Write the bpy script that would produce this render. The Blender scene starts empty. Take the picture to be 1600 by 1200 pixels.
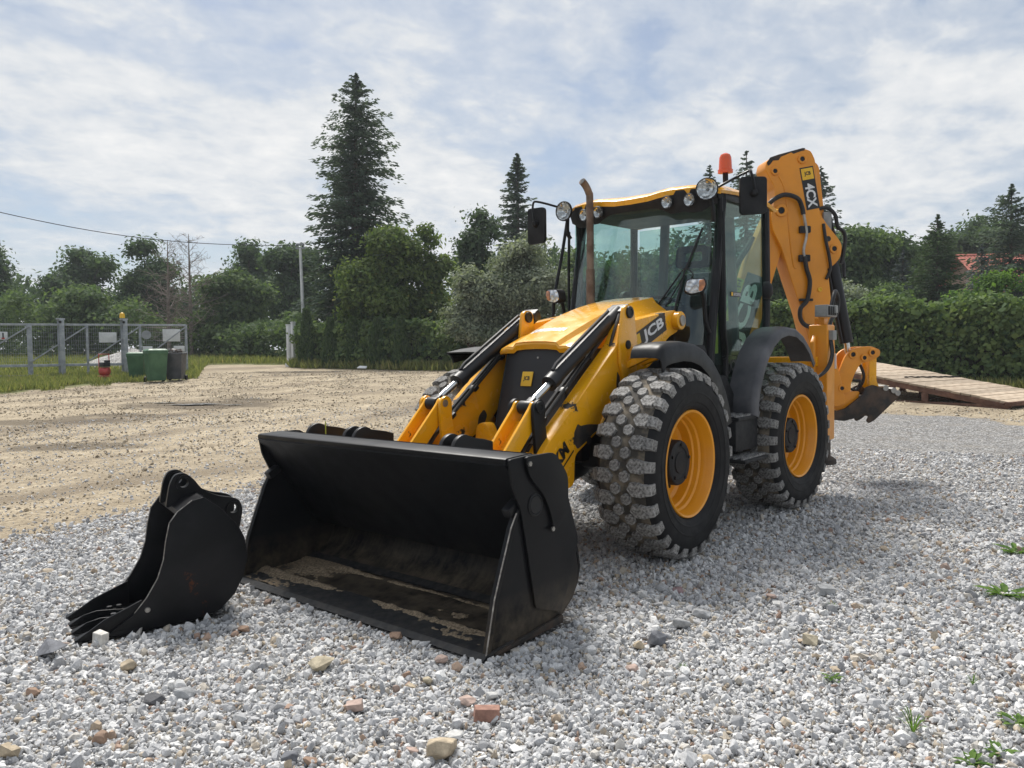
import bpy, bmesh, math, random
import numpy as np
from mathutils import Vector, Matrix, Euler
rnd = random.Random(7)
rng = np.random.default_rng(11)
R = math.radians
scene = bpy.context.scene
COL = scene.collection

# ------------------------------------------------------------------ camera
# world axes follow the machine: x to its front, y to its left, z up (metres)
CAM = Vector((5.1128, 3.7094, 1.5488))
YAW, PITCH, ROLL, FPX = 3.835278, 0.039981, -0.012670, 1214.96
cd = bpy.data.cameras.new('camera'); cam = bpy.data.objects.new('camera', cd); COL.objects.link(cam)
d = Vector((math.cos(YAW)*math.cos(PITCH), math.sin(YAW)*math.cos(PITCH), -math.sin(PITCH)))
r = d.cross(Vector((0, 0, 1))).normalized(); u = r.cross(d)
c_, s_ = math.cos(ROLL), math.sin(ROLL)
r2 = r*c_ + u*s_; u2 = u*c_ - r*s_
cam.matrix_world = Matrix(((r2.x, u2.x, -d.x, CAM.x), (r2.y, u2.y, -d.y, CAM.y), (r2.z, u2.z, -d.z, CAM.z), (0, 0, 0, 1)))
cd.sensor_fit = 'HORIZONTAL'; cd.sensor_width = 36.0; cd.lens = 36.0*FPX/1600
cd.clip_start = 0.05; cd.clip_end = 2000
scene.camera = cam
scene.cycles.max_bounces = 6; scene.cycles.diffuse_bounces = 3; scene.cycles.glossy_bounces = 3; scene.cycles.transparent_max_bounces = 12
scene.render.resolution_x, scene.render.resolution_y = 1024, 768

# ------------------------------------------------------------------ sun and sky
SUN_EL, SUN_AZ = R(57), math.atan2(-0.84, -0.54)       # direction towards the sun (behind and left of the machine)
sund = Vector((math.cos(SUN_EL)*math.cos(SUN_AZ), math.cos(SUN_EL)*math.sin(SUN_AZ), math.sin(SUN_EL)))
sl = bpy.data.lights.new('sun', 'SUN'); so = bpy.data.objects.new('sun', sl); COL.objects.link(so)
sl.energy = 4.8; sl.angle = R(20); sl.color = (1.0, 0.96, 0.90)
so.rotation_euler = sund.to_track_quat('Z', 'Y').to_euler(); so.location = (-10, -20, 30)
vs = scene.view_settings
vs.view_transform = 'Standard'; vs.look = 'None'; vs.exposure = 0.24; vs.gamma = 1.0; vs.use_curve_mapping = False

world = bpy.data.worlds.new('World'); scene.world = world; world.use_nodes = True
nt = world.node_tree; nt.nodes.clear()
def N(t, kind, **kw):
    n = t.nodes.new(kind)
    for k, v in kw.items(): setattr(n, k, v)
    return n
def wmath(op, a, b=None, c=None, clamp=False):
    n = N(nt, 'ShaderNodeMath', operation=op, use_clamp=clamp)
    for i, v in enumerate((a, b, c)):
        if v is None: continue
        if isinstance(v, (int, float)): n.inputs[i].default_value = v
        else: nt.links.new(v, n.inputs[i])
    return n.outputs[0]
wo = N(nt, 'ShaderNodeOutputWorld'); bg = N(nt, 'ShaderNodeBackground'); bg.inputs[1].default_value = 0.088
sky = N(nt, 'ShaderNodeTexSky', sky_type='NISHITA'); sky.sun_disc = False
sky.sun_elevation = SUN_EL; sky.sun_rotation = math.pi/2 - SUN_AZ
sky.air_density = 1.0; sky.dust_density = 1.6; sky.ozone_density = 1.0; sky.altitude = 120
tc = N(nt, 'ShaderNodeTexCoord'); sep = N(nt, 'ShaderNodeSeparateXYZ'); nt.links.new(tc.outputs['Generated'], sep.inputs[0])
zz = wmath('ADD', wmath('MAXIMUM', sep.outputs[2], 0.0), 0.22)
px_, py_ = wmath('DIVIDE', sep.outputs[0], zz), wmath('DIVIDE', sep.outputs[1], zz)
comb = N(nt, 'ShaderNodeCombineXYZ'); nt.links.new(px_, comb.inputs[0]); nt.links.new(py_, comb.inputs[1])
def cloudnoise(scale, detail, rough, rotz, sx, sy, dist=0.0, off=(0, 0, 0)):
    m = N(nt, 'ShaderNodeMapping'); m.inputs['Rotation'].default_value = (0, 0, rotz); m.inputs['Scale'].default_value = (sx, sy, 1); m.inputs['Location'].default_value = off
    nt.links.new(comb.outputs[0], m.inputs[0])
    n = N(nt, 'ShaderNodeTexNoise'); n.inputs['Scale'].default_value = scale; n.inputs['Detail'].default_value = detail
    n.inputs['Roughness'].default_value = rough; n.inputs['Distortion'].default_value = dist
    nt.links.new(m.outputs[0], n.inputs[0]); return n.outputs[0]
def ramp(t, fac, stops, interp='LINEAR'):
    n = N(t, 'ShaderNodeValToRGB'); n.color_ramp.interpolation = interp; e = n.color_ramp.elements
    while len(e) < len(stops): e.new(0.5)
    for i, (p, c) in enumerate(stops):
        e[i].position = p
        e[i].color = (c, c, c, 1) if isinstance(c, (int, float)) else (*c, 1)
    t.links.new(fac, n.inputs[0]); return n.outputs[0]
big = cloudnoise(0.95, 3, 0.5, R(35), 1.0, 1.0, 0.2, (3.1, 1.7, 0))
mid = cloudnoise(3.0, 6, 0.56, R(35), 1.0, 1.25, 0.3, (0.4, 5.2, 0))
fine = cloudnoise(12.0, 5, 0.58, R(50), 1.0, 1.15, 0.3, (2, 2, 0))
cov = wmath('ADD', wmath('MULTIPLY', big, 0.62), wmath('ADD', wmath('MULTIPLY', mid, 0.5), wmath('MULTIPLY', fine, 0.16)))
cover = ramp(nt, cov, [(0.50, 0.30), (0.60, 0.72), (0.70, 0.97)], 'EASE')
shade = wmath('ADD', wmath('MULTIPLY', mid, 0.46), wmath('ADD', wmath('MULTIPLY', fine, 0.28), wmath('MULTIPLY', big, 0.42)))
ccol = ramp(nt, shade, [(0.40, (3.7, 4.5, 5.7)), (0.52, (5.6, 6.2, 7.0)), (0.64, (7.6, 7.8, 8.0)), (0.78, (9.4, 9.3, 9.1))])
skyb = N(nt, 'ShaderNodeMix', data_type='RGBA', blend_type='MULTIPLY'); skyb.inputs[0].default_value = 1
nt.links.new(sky.outputs[0], skyb.inputs[6]); skyb.inputs[7].default_value = (1.0, 1.0, 1.0, 1)
mx = N(nt, 'ShaderNodeMix', data_type='RGBA'); nt.links.new(cover, mx.inputs[0]); nt.links.new(skyb.outputs[2], mx.inputs[6]); nt.links.new(ccol, mx.inputs[7])
nt.links.new(mx.outputs[2], bg.inputs[0]); nt.links.new(bg.outputs[0], wo.inputs[0])

# ------------------------------------------------------------------ object helpers
WLOC = {}
def tag(o, label=None, cat=None, group=None, kind=None):
    if label: o['label'] = label
    if cat: o['category'] = cat
    if group: o['group'] = group
    if kind: o['kind'] = kind
    return o
def empty(name, loc, label=None, cat=None, group=None):
    o = bpy.data.objects.new(name, None); o.empty_display_size = 0.2; COL.objects.link(o)
    o.location = loc; WLOC[o] = Vector(loc); return tag(o, label, cat, group)
class MB:
    """collects shapes (world coordinates), then build() links them as one mesh object"""
    def __init__(s): s.v = []; s.f = []
    def add(s, vs_, fs):
        b = len(s.v); s.v += [tuple(p) for p in vs_]; s.f += [tuple(b+i for i in f) for f in fs]; return s
    def box(s, c, sz, rot=None):
        x, y, z = (k/2 for k in sz); c = Vector(c)
        vs_ = [Vector(p) for p in ((-x,-y,-z),(x,-y,-z),(x,y,-z),(-x,y,-z),(-x,-y,z),(x,-y,z),(x,y,z),(-x,y,z))]
        if rot is not None:
            m = rot if isinstance(rot, Matrix) else Euler(rot).to_matrix()
            vs_ = [m @ p for p in vs_]
        return s.add([p+c for p in vs_], [(3,2,1,0),(4,5,6,7),(0,1,5,4),(1,2,6,5),(2,3,7,6),(3,0,4,7)])
    def beam(s, p0, p1, w, h, up=(0,0,1)):
        p0, p1 = Vector(p0), Vector(p1); a = (p1-p0).normalized(); sd = a.cross(Vector(up))
        if sd.length < 1e-4: sd = a.cross(Vector((1,0,0)))
        sd.normalize(); up = sd.cross(a)
        vs_ = [p + sd*(i*w/2) + up*(j*h/2) for p in (p0, p1) for i, j in ((-1,-1),(1,-1),(1,1),(-1,1))]
        return s.add(vs_, [(3,2,1,0),(4,5,6,7),(0,1,5,4),(1,2,6,5),(2,3,7,6),(3,0,4,7)])
    def prism(s, poly, o, U, V, w0, w1):
        """2-D polygon in axes U, V at o, extruded along U x V from w0 to w1"""
        o, U, V = Vector(o), Vector(U), Vector(V); W = U.cross(V).normalized()
        area = sum(poly[i][0]*poly[(i+1) % len(poly)][1] - poly[(i+1) % len(poly)][0]*poly[i][1] for i in range(len(poly)))
        if area < 0: poly = poly[::-1]
        n = len(poly); vs_ = [o+U*a+V*b+W*w0 for a, b in poly] + [o+U*a+V*b+W*w1 for a, b in poly]
        return s.add(vs_, [tuple(range(n-1, -1, -1)), tuple(range(n, 2*n))] + [(i, (i+1) % n, n+(i+1) % n, n+i) for i in range(n)])
    def cyl(s, p0, p1, r0, r1=None, n=20, cap=True):
        r1 = r0 if r1 is None else r1; p0, p1 = Vector(p0), Vector(p1); a = (p1-p0).normalized()
        t = a.cross(Vector((0,0,1))); t = (a.cross(Vector((1,0,0))) if t.length < 1e-3 else t).normalized(); b = a.cross(t)
        cs = [(math.cos(2*math.pi*i/n), math.sin(2*math.pi*i/n)) for i in range(n)]
        vs_ = [p0+(t*x+b*y)*r0 for x, y in cs] + [p1+(t*x+b*y)*r1 for x, y in cs]
        fs = [(i, (i+1) % n, n+(i+1) % n, n+i) for i in range(n)]
        if cap: fs += [tuple(range(n-1, -1, -1)), tuple(range(n, 2*n))]
        return s.add(vs_, fs)
    def tube(s, path, rad, n=8, cap=True):
        path = [Vector(p) for p in path]; m = len(path); rads = rad if isinstance(rad, (list, tuple)) else [rad]*m
        vs_ = []; t0 = None
        for i, p in enumerate(path):
            a = (path[min(i+1, m-1)] - path[max(i-1, 0)]).normalized()
            if t0 is None:
                t0 = a.cross(Vector((0,0,1))); t0 = a.cross(Vector((1,0,0))) if t0.length < 1e-3 else t0
            t0 = (t0 - a*t0.dot(a)).normalized(); b = a.cross(t0)
            vs_ += [p+(t0*math.cos(2*math.pi*k/n)+b*math.sin(2*math.pi*k/n))*rads[i] for k in range(n)]
        fs = [(j*n+i, j*n+(i+1) % n, (j+1)*n+(i+1) % n, (j+1)*n+i) for j in range(m-1) for i in range(n)]
        if cap: fs += [tuple(range(n-1, -1, -1)), tuple(range((m-1)*n, m*n))]
        return s.add(vs_, fs)
    def lathe(s, prof, o, axis, n=40, closed=False, a0=0.0, a1=None):
        """profile [(radius, height along axis)]"""
        o = Vector(o); a = Vector(axis).normalized(); t = a.cross(Vector((0,0,1))); t = (a.cross(Vector((1,0,0))) if t.length < 1e-3 else t).normalized(); b = a.cross(t)
        full = a1 is None; m = n if full else n+1; vs_ = []; k = len(prof)
        for i in range(m):
            th = a0 + (2*math.pi*i/n if full else (a1-a0)*i/n); e = t*math.cos(th)+b*math.sin(th)
            vs_ += [o+e*q[0]+a*q[1] for q in prof]
        fs = []
        for i in range(n):
            i2 = (i+1) % m
            for j in range(k if closed else k-1):
                j2 = (j+1) % k; fs.append((i*k+j, i2*k+j, i2*k+j2, i*k+j2))
        return s.add(vs_, fs)
    def loft(s, secs, cap=True, closed=True):
        n = len(secs[0]); vs_ = [p for q in secs for p in q]
        fs = [(j*n+i, j*n+(i+1) % n, (j+1)*n+(i+1) % n, (j+1)*n+i) for j in range(len(secs)-1) for i in range(n if closed else n-1)]
        if cap and closed: fs += [tuple(range(n-1, -1, -1)), tuple(range((len(secs)-1)*n, len(secs)*n))]
        return s.add(vs_, fs)
    def sheet(s, rows, th=0.0):
        """grid of points; th > 0 gives it thickness along its normals"""
        n = len(rows[0]); m = len(rows); P = [[Vector(p) for p in q] for q in rows]
        base = [p for q in P for p in q]; F = [(j*n+i, j*n+i+1, (j+1)*n+i+1, (j+1)*n+i) for j in range(m-1) for i in range(n-1)]
        if not th: return s.add(base, F)
        nor = [Vector() for _ in base]
        for f in F:
            q = (base[f[1]]-base[f[0]]).cross(base[f[3]]-base[f[0]])
            for i in f: nor[i] += q
        back = [p - k.normalized()*th for p, k in zip(base, nor)]; o = len(base)
        fs = list(F) + [tuple(o+i for i in f[::-1]) for f in F]
        rim = [i for i in range(n)] + [j*n+n-1 for j in range(1, m)] + [(m-1)*n+i for i in range(n-2, -1, -1)] + [j*n for j in range(m-2, 0, -1)]
        fs += [(rim[(k+1) % len(rim)], rim[k], o+rim[k], o+rim[(k+1) % len(rim)]) for k in range(len(rim))]
        return s.add(base+back, fs)
    def mesh(s, name, off=(0,0,0), bev=0.0, seg=2, ang=35, smooth=True, recalc=True):
        me = bpy.data.meshes.new(name); off = Vector(off)
        me.from_pydata([tuple(Vector(p)-off) for p in s.v], [], s.f)
        bm = bmesh.new(); bm.from_mesh(me)
        if recalc: bmesh.ops.recalc_face_normals(bm, faces=bm.faces)
        if bev > 0:
            ed = [e for e in bm.edges if len(e.link_faces) == 2 and e.calc_face_angle(0) > R(30)]
            bmesh.ops.bevel(bm, geom=ed, offset=bev, offset_type='OFFSET', segments=seg, profile=0.6, affect='EDGES', clamp_overlap=True)
        bm.to_mesh(me); bm.free()
        if smooth:
            me.polygons.foreach_set('use_smooth', [True]*len(me.polygons)); me.set_sharp_from_angle(angle=R(ang))
        me.update(); return me
    def build(s, name, mat, parent=None, bev=0.0, seg=2, ang=35, smooth=True, origin=None, recalc=True):
        P = np.array([tuple(p) for p in s.v]); lo, hi = P.min(0), P.max(0)
        o0 = Vector(origin) if origin is not None else Vector(((lo[0]+hi[0])/2, (lo[1]+hi[1])/2, lo[2] if parent is None else (lo[2]+hi[2])/2))
        me = s.mesh(name, o0, bev, seg, ang, smooth, recalc); o = bpy.data.objects.new(name, me); COL.objects.link(o)
        WLOC[o] = o0
        if parent is not None: o.parent = parent; o.location = o0 - WLOC[parent]
        else: o.location = o0
        if mat is not None: me.materials.append(mat)
        return o
def arc(cx, cy, rad, a0, a1, n):
    return [(cx+rad*math.cos(R(a0+(a1-a0)*i/n)), cy+rad*math.sin(R(a0+(a1-a0)*i/n))) for i in range(n+1)]
def smooth_path(pts, k=6):
    P = [Vector(p) for p in pts]; out = []
    for i in range(len(P)-1):
        a, b, c, e = P[max(i-1,0)], P[i], P[i+1], P[min(i+2,len(P)-1)]
        for j in range(k):
            t = j/k; out.append(0.5*((2*b)+(c-a)*t+(2*a-5*b+4*c-e)*t*t+(3*b-a-3*c+e)*t**3))
    return out+[P[-1]]
def rpoly(poly, rad, k=4):
    """round the corners of a 2-D polygon"""
    out = []; n = len(poly)
    for i in range(n):
        p, a, b = Vector(poly[i]), Vector(poly[i-1]), Vector(poly[(i+1) % n])
        rr = rad[i] if isinstance(rad, (list, tuple)) else rad
        da, db = (a-p), (b-p); q = min(rr, da.length*0.45, db.length*0.45)
        if q < 1e-4: out.append(tuple(p)); continue
        A, B = p+da.normalized()*q, p+db.normalized()*q
        for j in range(k+1):
            t = j/k; out.append(tuple(A*(1-t)**2+p*(2*t*(1-t))+B*t*t))
    return out

# ------------------------------------------------------------------ materials
MATS = {}
def newmat(name):
    m = bpy.data.materials.new(name); m.use_nodes = True; t = m.node_tree; t.nodes.clear()
    o = N(t, 'ShaderNodeOutputMaterial'); b = N(t, 'ShaderNodeBsdfPrincipled'); t.links.new(b.outputs[0], o.inputs[0]); MATS[name] = m
    return m, t, b, o
def tnoise(t, scale, detail=4, rough=0.55, coord='Object', stretch=None, dist=0.0):
    c = N(t, 'ShaderNodeTexCoord'); src = c.outputs[coord]
    if stretch:
        m = N(t, 'ShaderNodeMapping'); m.inputs['Scale'].default_value = stretch; t.links.new(src, m.inputs[0]); src = m.outputs[0]
    n = N(t, 'ShaderNodeTexNoise'); n.inputs['Scale'].default_value = scale; n.inputs['Detail'].default_value = detail
    n.inputs['Roughness'].default_value = rough; n.inputs['Distortion'].default_value = dist; t.links.new(src, n.inputs[0]); return n.outputs[0]
def tmix(t, fac, a, b, blend='MIX'):
    n = N(t, 'ShaderNodeMix', data_type='RGBA', blend_type=blend)
    for i, v in ((0, fac), (6, a), (7, b)):
        if isinstance(v, (int, float)): n.inputs[i].default_value = v
        elif isinstance(v, tuple): n.inputs[i].default_value = (*v, 1)
        else: t.links.new(v, n.inputs[i])
    return n.outputs[2]
def tmath(t, op, a, b=None, clamp=False):
    n = N(t, 'ShaderNodeMath', operation=op, use_clamp=clamp)
    for i, v in enumerate((a, b)):
        if v is None: continue
        if isinstance(v, (int, float)): n.inputs[i].default_value = v
        else: t.links.new(v, n.inputs[i])
    return n.outputs[0]
def bump(t, b, h, strength=0.3, dist=0.01):
    n = N(t, 'ShaderNodeBump'); n.inputs['Strength'].default_value = strength; n.inputs['Distance'].default_value = dist
    t.links.new(h, n.inputs['Height']); t.links.new(n.outputs[0], b.inputs['Normal'])
def surf(name, col, col2=None, rough=0.5, rough2=None, scale=8, metal=0.0, coat=0.0, bmp=0.0, bscale=60, lo=0.42, hi=0.62, spec=0.5, detail=5):
    """base colour broken up by noise towards col2, roughness varied, optional fine relief"""
    m, t, b, o = newmat(name)
    col2 = col2 or tuple(min(1, k*1.25+0.004) for k in col)
    nz = tnoise(t, scale, detail); f = ramp(t, nz, [(lo, 0.0), (hi, 1.0)])
    t.links.new(tmix(t, f, col, col2), b.inputs['Base Color'])
    rough2 = rough if rough2 is None else rough2
    rr = N(t, 'ShaderNodeMapRange'); t.links.new(tnoise(t, scale*2.3, 3), rr.inputs[0]); rr.inputs[1].default_value = 0.3; rr.inputs[2].default_value = 0.7
    rr.inputs[3].default_value = rough; rr.inputs[4].default_value = rough2; t.links.new(rr.outputs[0], b.inputs['Roughness'])
    b.inputs['Metallic'].default_value = metal; b.inputs['Coat Weight'].default_value = coat; b.inputs['Coat Roughness'].default_value = 0.08
    b.inputs['Specular IOR Level'].default_value = spec
    if bmp: bump(t, b, tnoise(t, bscale, 3), bmp, 0.004)
    return m
YEL = (0.88, 0.41, 0.008)
def paint(name, chip=0.0, dust=0.12):
    m, t, b, o = newmat(name)
    base = tmix(t, ramp(t, tnoise(t, 2.5, 4), [(0.35, 0.0), (0.7, 1.0)]), YEL, tuple(k*0.9 for k in YEL))
    du = ramp(t, tnoise(t, 9, 8, 0.7), [(0.52, 0.0), (0.75, dust)]); base = tmix(t, du, base, (0.42, 0.25, 0.09))
    rough = ramp(t, tnoise(t, 7, 5), [(0.3, 0.16), (0.7, 0.34)])
    if chip > 0:
        ch = ramp(t, tnoise(t, 4.2, 8, 0.62), [(0.66-chip, 0.0), (0.675-chip, 1.0)]); base = tmix(t, ch, base, (0.02, 0.016, 0.014))
        rough = tmix(t, ch, rough, (0.7, 0.7, 0.7))
        bump(t, b, ch, -0.25, 0.002)
    t.links.new(base, b.inputs['Base Color']); t.links.new(rough, b.inputs['Roughness'])
    b.inputs['Coat Weight'].default_value = 0.4 if chip == 0 else 0.12; b.inputs['Coat Roughness'].default_value = 0.05
    return m
paint('yellow_paint', 0.0, 0.06); paint('yellow_chipped', 0.035, 0.3); paint('yellow_worn', 0.008, 0.25)
surf('black_paint', (0.006, 0.0065, 0.008), (0.012, 0.0125, 0.014), 0.36, 0.52, 5, bmp=0.05, bscale=220, spec=0.3)
surf('black_plastic', (0.009, 0.0095, 0.011), (0.02, 0.0205, 0.022), 0.5, 0.7, 6, bmp=0.12, bscale=300, spec=0.3)
surf('fender_plastic', (0.05, 0.052, 0.060), (0.13, 0.13, 0.138), 0.5, 0.68, 3.5, bmp=0.12, bscale=260, lo=0.35, hi=0.75)
surf('black_metal', (0.008, 0.0085, 0.010), (0.014, 0.0145, 0.017), 0.36, 0.5, 4, spec=0.35)
surf('dark_steel', (0.025, 0.023, 0.021), (0.075, 0.05, 0.035), 0.55, 0.8, 7, metal=0.2)
surf('chrome_rod', (0.62, 0.62, 0.60), (0.72, 0.71, 0.68), 0.16, 0.28, 9, metal=1.0)
surf('steel', (0.32, 0.31, 0.29), (0.45, 0.43, 0.40), 0.35, 0.5, 12, metal=0.9)
surf('exhaust_steel', (0.12, 0.080, 0.058), (0.24, 0.185, 0.145), 0.5, 0.68, 6, metal=0.4)
surf('sidewall_rubber', (0.006, 0.006, 0.007), (0.011, 0.011, 0.012), 0.55, 0.7, 5, bmp=0.1, bscale=120, spec=0.25)
surf('tyre_carcass', (0.05, 0.045, 0.038), (0.20, 0.165, 0.12), 0.85, 0.95, 9, bmp=0.3, bscale=70)
surf('lug_rubber', (0.085, 0.081, 0.076), (0.33, 0.322, 0.308), 0.8, 0.95, 55, bmp=0.7, bscale=130, lo=0.36, hi=0.66)
surf('rim_paint', (0.84, 0.34, 0.006), (0.76, 0.30, 0.008), 0.3, 0.45, 3, coat=0.2)
surf('hose_rubber', (0.009, 0.009, 0.010), (0.016, 0.016, 0.017), 0.45, 0.6, 10)
surf('white_decal', (0.72, 0.73, 0.74), (0.66, 0.67, 0.68), 0.4, 0.5, 5)
surf('black_decal', (0.011, 0.011, 0.012), (0.015, 0.015, 0.016), 0.4, 0.5, 5)
surf('yellow_decal', (0.80, 0.47, 0.02), (0.76, 0.45, 0.02), 0.4, 0.5, 5)
surf('lime_decal', (0.42, 0.46, 0.04), (0.5, 0.48, 0.06), 0.5, 0.6, 5)
surf('seat_fabric', (0.02, 0.021, 0.023), (0.032, 0.033, 0.035), 0.8, 0.9, 20)
surf('cab_lining', (0.10, 0.105, 0.11), (0.14, 0.142, 0.145), 0.75, 0.85, 5)
surf('grey_lever', (0.22, 0.225, 0.22), (0.3, 0.3, 0.29), 0.5, 0.6, 10)
def vary(m, amt):
    """give each object its own lightness"""
    t = m.node_tree; b = [n for n in t.nodes if n.type == 'BSDF_PRINCIPLED'][0]; src = b.inputs['Base Color'].links[0].from_socket
    oi = N(t, 'ShaderNodeObjectInfo'); v = tmath(t, 'ADD', tmath(t, 'MULTIPLY', oi.outputs['Random'], 2*amt), 1-amt); cb = N(t, 'ShaderNodeCombineColor')
    for i in range(3): t.links.new(v, cb.inputs[i])
    t.links.new(tmix(t, 1.0, src, cb.outputs[0], 'MULTIPLY'), b.inputs['Base Color'])
vary(MATS['lug_rubber'], 0.22)
surf('worn_steel', (0.22, 0.20, 0.18), (0.42, 0.39, 0.35), 0.4, 0.6, 30, metal=0.5)
def lens_mat(name, col, rough=0.12, metal=0.85):
    m, t, b, o = newmat(name); v = N(t, 'ShaderNodeTexVoronoi'); v.inputs['Scale'].default_value = 26; c = N(t, 'ShaderNodeTexCoord'); t.links.new(c.outputs['Object'], v.inputs[0])
    t.links.new(tmix(t, ramp(t, v.outputs[0], [(0.15, 0.0), (0.6, 1.0)]), col, tuple(k*0.45 for k in col)), b.inputs['Base Color'])
    b.inputs['Metallic'].default_value = metal; b.inputs['Roughness'].default_value = rough; b.inputs['Coat Weight'].default_value = 1.0
    bump(t, b, v.outputs[0], 0.7, 0.01); return m
lens_mat('lamp_reflector', (0.82, 0.83, 0.84)); lens_mat('amber_lens', (0.75, 0.28, 0.10), 0.2, 0.2)
m, t, b, o = newmat('beacon_orange'); b.inputs['Base Color'].default_value = (0.85, 0.11, 0.008, 1); b.inputs['Roughness'].default_value = 0.22
b.inputs['Transmission Weight'].default_value = 0.25; b.inputs['Coat Weight'].default_value = 0.5; b.inputs['Subsurface Weight'].default_value = 0.0
def glass(name, tint, ior=1.5, extra=0.0):
    m, t, b, o = newmat(name); t.nodes.remove(b)
    tr = N(t, 'ShaderNodeBsdfTransparent'); tr.inputs[0].default_value = (*tint, 1); gl = N(t, 'ShaderNodeBsdfGlossy'); gl.inputs['Roughness'].default_value = 0.015
    gl.inputs[0].default_value = (0.95, 1.0, 0.98, 1); df = N(t, 'ShaderNodeBsdfDiffuse'); df.inputs[0].default_value = (0.35, 0.34, 0.30, 1)
    fr = N(t, 'ShaderNodeLayerWeight'); fr.inputs[0].default_value = 0.5
    fac = tmath(t, 'ADD', tmath(t, 'MULTIPLY', tmath(t, 'POWER', fr.outputs['Facing'], 4.5), 0.55), extra, True)
    a = N(t, 'ShaderNodeMixShader'); t.links.new(fac, a.inputs[0]); t.links.new(tr.outputs[0], a.inputs[1]); t.links.new(gl.outputs[0], a.inputs[2])
    e = N(t, 'ShaderNodeMixShader'); t.links.new(ramp(t, tnoise(t, 3, 6), [(0.45, 0.005), (0.75, 0.03)]), e.inputs[0]); t.links.new(a.outputs[0], e.inputs[1]); t.links.new(df.outputs[0], e.inputs[2])
    t.links.new(e.outputs[0], o.inputs[0]); return m
glass('windscreen_glass', (0.87, 0.93, 0.915), 1.45, 0.045); glass('door_glass', (0.76, 0.88, 0.84), 1.4, 0.025); glass('clear_lens', (0.93, 0.95, 0.95), 1.45, 0.02)
M = MATS
def text_mesh(s, size, bold=0.0, shear=0.0, name='lettering', sx=1.0):
    """flat lettering as mesh vertices and faces centred on the origin in x, y"""
    cu = bpy.data.curves.new(name, 'FONT'); cu.body = s; cu.size = size; cu.offset = bold; cu.shear = shear; cu.align_x = 'CENTER'; cu.align_y = 'CENTER'
    cu.resolution_u = 3
    o = bpy.data.objects.new(name, cu); COL.objects.link(o); bpy.context.view_layer.update()
    dg = bpy.context.evaluated_depsgraph_get(); me = bpy.data.meshes.new_from_object(o.evaluated_get(dg))
    V = [(v.co.x*sx, v.co.y) for v in me.vertices]; F = [tuple(p.vertices) for p in me.polygons]
    bpy.data.objects.remove(o); bpy.data.curves.remove(cu); bpy.data.meshes.remove(me)
    xs = [p[0] for p in V]; ys = [p[1] for p in V]; cx, cy = (min(xs)+max(xs))/2, (min(ys)+max(ys))/2
    return [(a-cx, b_-cy) for a, b_ in V], F, max(xs)-min(xs), max(ys)-min(ys)
def lettering(s, o, U, V, mat, parent, width=None, height=None, bold=0.0, name='lettering'):
    """lay lettering on the plane through o with axes U, V (unit), fitted to width and height"""
    vv, ff, w, h = text_mesh(s, 1.0, bold); o, U, V = Vector(o), Vector(U).normalized(), Vector(V).normalized()
    kx = width/w if width else height/h; ky = height/h if height else kx
    mb = MB(); mb.add([o+U*(a*kx)+V*(b_*ky) for a, b_ in vv], ff)
    return mb.build(name, mat, parent, smooth=False, recalc=False)
# ================================================================== the backhoe loader
bh = empty('backhoe_loader', (-1.1, 0, 0), 'yellow and black backhoe loader with a wide black front bucket parked on the gravel', 'backhoe loader')
def xz(mb, poly, y0, y1): return mb.prism(poly, (0, 0, 0), (1, 0, 0), (0, 0, 1), -y1, -y0)
def mir(poly): return poly
def one(fn, name, mat, parent=bh, **kw):
    mb = MB(); fn(mb); return mb.build(name, M[mat], parent, **kw)

# ---------------------------------------------------------------- wheels
def gear_round(cx, cy, rx, ry, n=6, ph=0.0):
    return [(cx+rx*math.cos(2*math.pi*(i+ph)/n), cy+ry*math.sin(2*math.pi*(i+ph)/n)) for i in range(n)]
RT, RC = 0.695, 0.655          # over the lugs, carcass
def lug_mesh(kind):
    """one tread block: u across the tyre (+ outwards), v round the tyre, w radial; centred on the crown at angle 0"""
    mb = MB()
    if kind == 'block': polys = [rpoly(gear_round(0, 0, 0.040, 0.043, 6, 0.5), 0.006, 1)]
    else:
        body = [(-0.062, 0.0), (-0.040, 0.046), (-0.004, 0.052), (0.0, 0.040), (0.006, 0.040), (0.010, 0.050), (0.035, 0.040), (0.085, 0.034), (0.085, -0.040),
                (0.044, -0.046), (0.040, -0.030), (0.034, -0.030), (0.030, -0.050), (-0.030, -0.048)]
        polys = [[(a*1.12, b_*0.98) for a, b_ in body]]
    for poly in polys:
        n = len(poly); rows = []
        for h, k in ((-0.02, 1.10), (0.037, 1.02), (0.045, 0.95)):
            ring = []
            for a, b_ in poly:
                a2, b2 = a*k, b_*k
                drop = 0.0
                if kind != 'block': drop = 0.75*max(0, a-0.035)**1.25 + (0.002 if h > 0.045 else 0)
                rad = 0.646+h-drop; th = b2/0.68
                ring.append((a2, rad*math.sin(th), rad*math.cos(th)))
            rows.append(ring)
        mb.loft(rows, cap=True)
    me = mb.mesh('lug_'+kind, smooth=False); me.materials.append(M['lug_rubber']); return me
LUGM = {k: lug_mesh(k) for k in ('block', 'shoulder')}
NP = 27
def lug_places():
    for i in range(NP):
        a = 2*math.pi*i/NP
        yield 'shoulder', 0.120, a, 1, 0.0
        yield 'block', 0.032, a+math.pi/NP*0.95, 1, 0.0
        yield 'block', -0.042, a+math.pi/NP*0.05, 1, 0.0
        yield 'shoulder', -0.130, a+math.pi/NP*1.0, -1, 0.0
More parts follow.
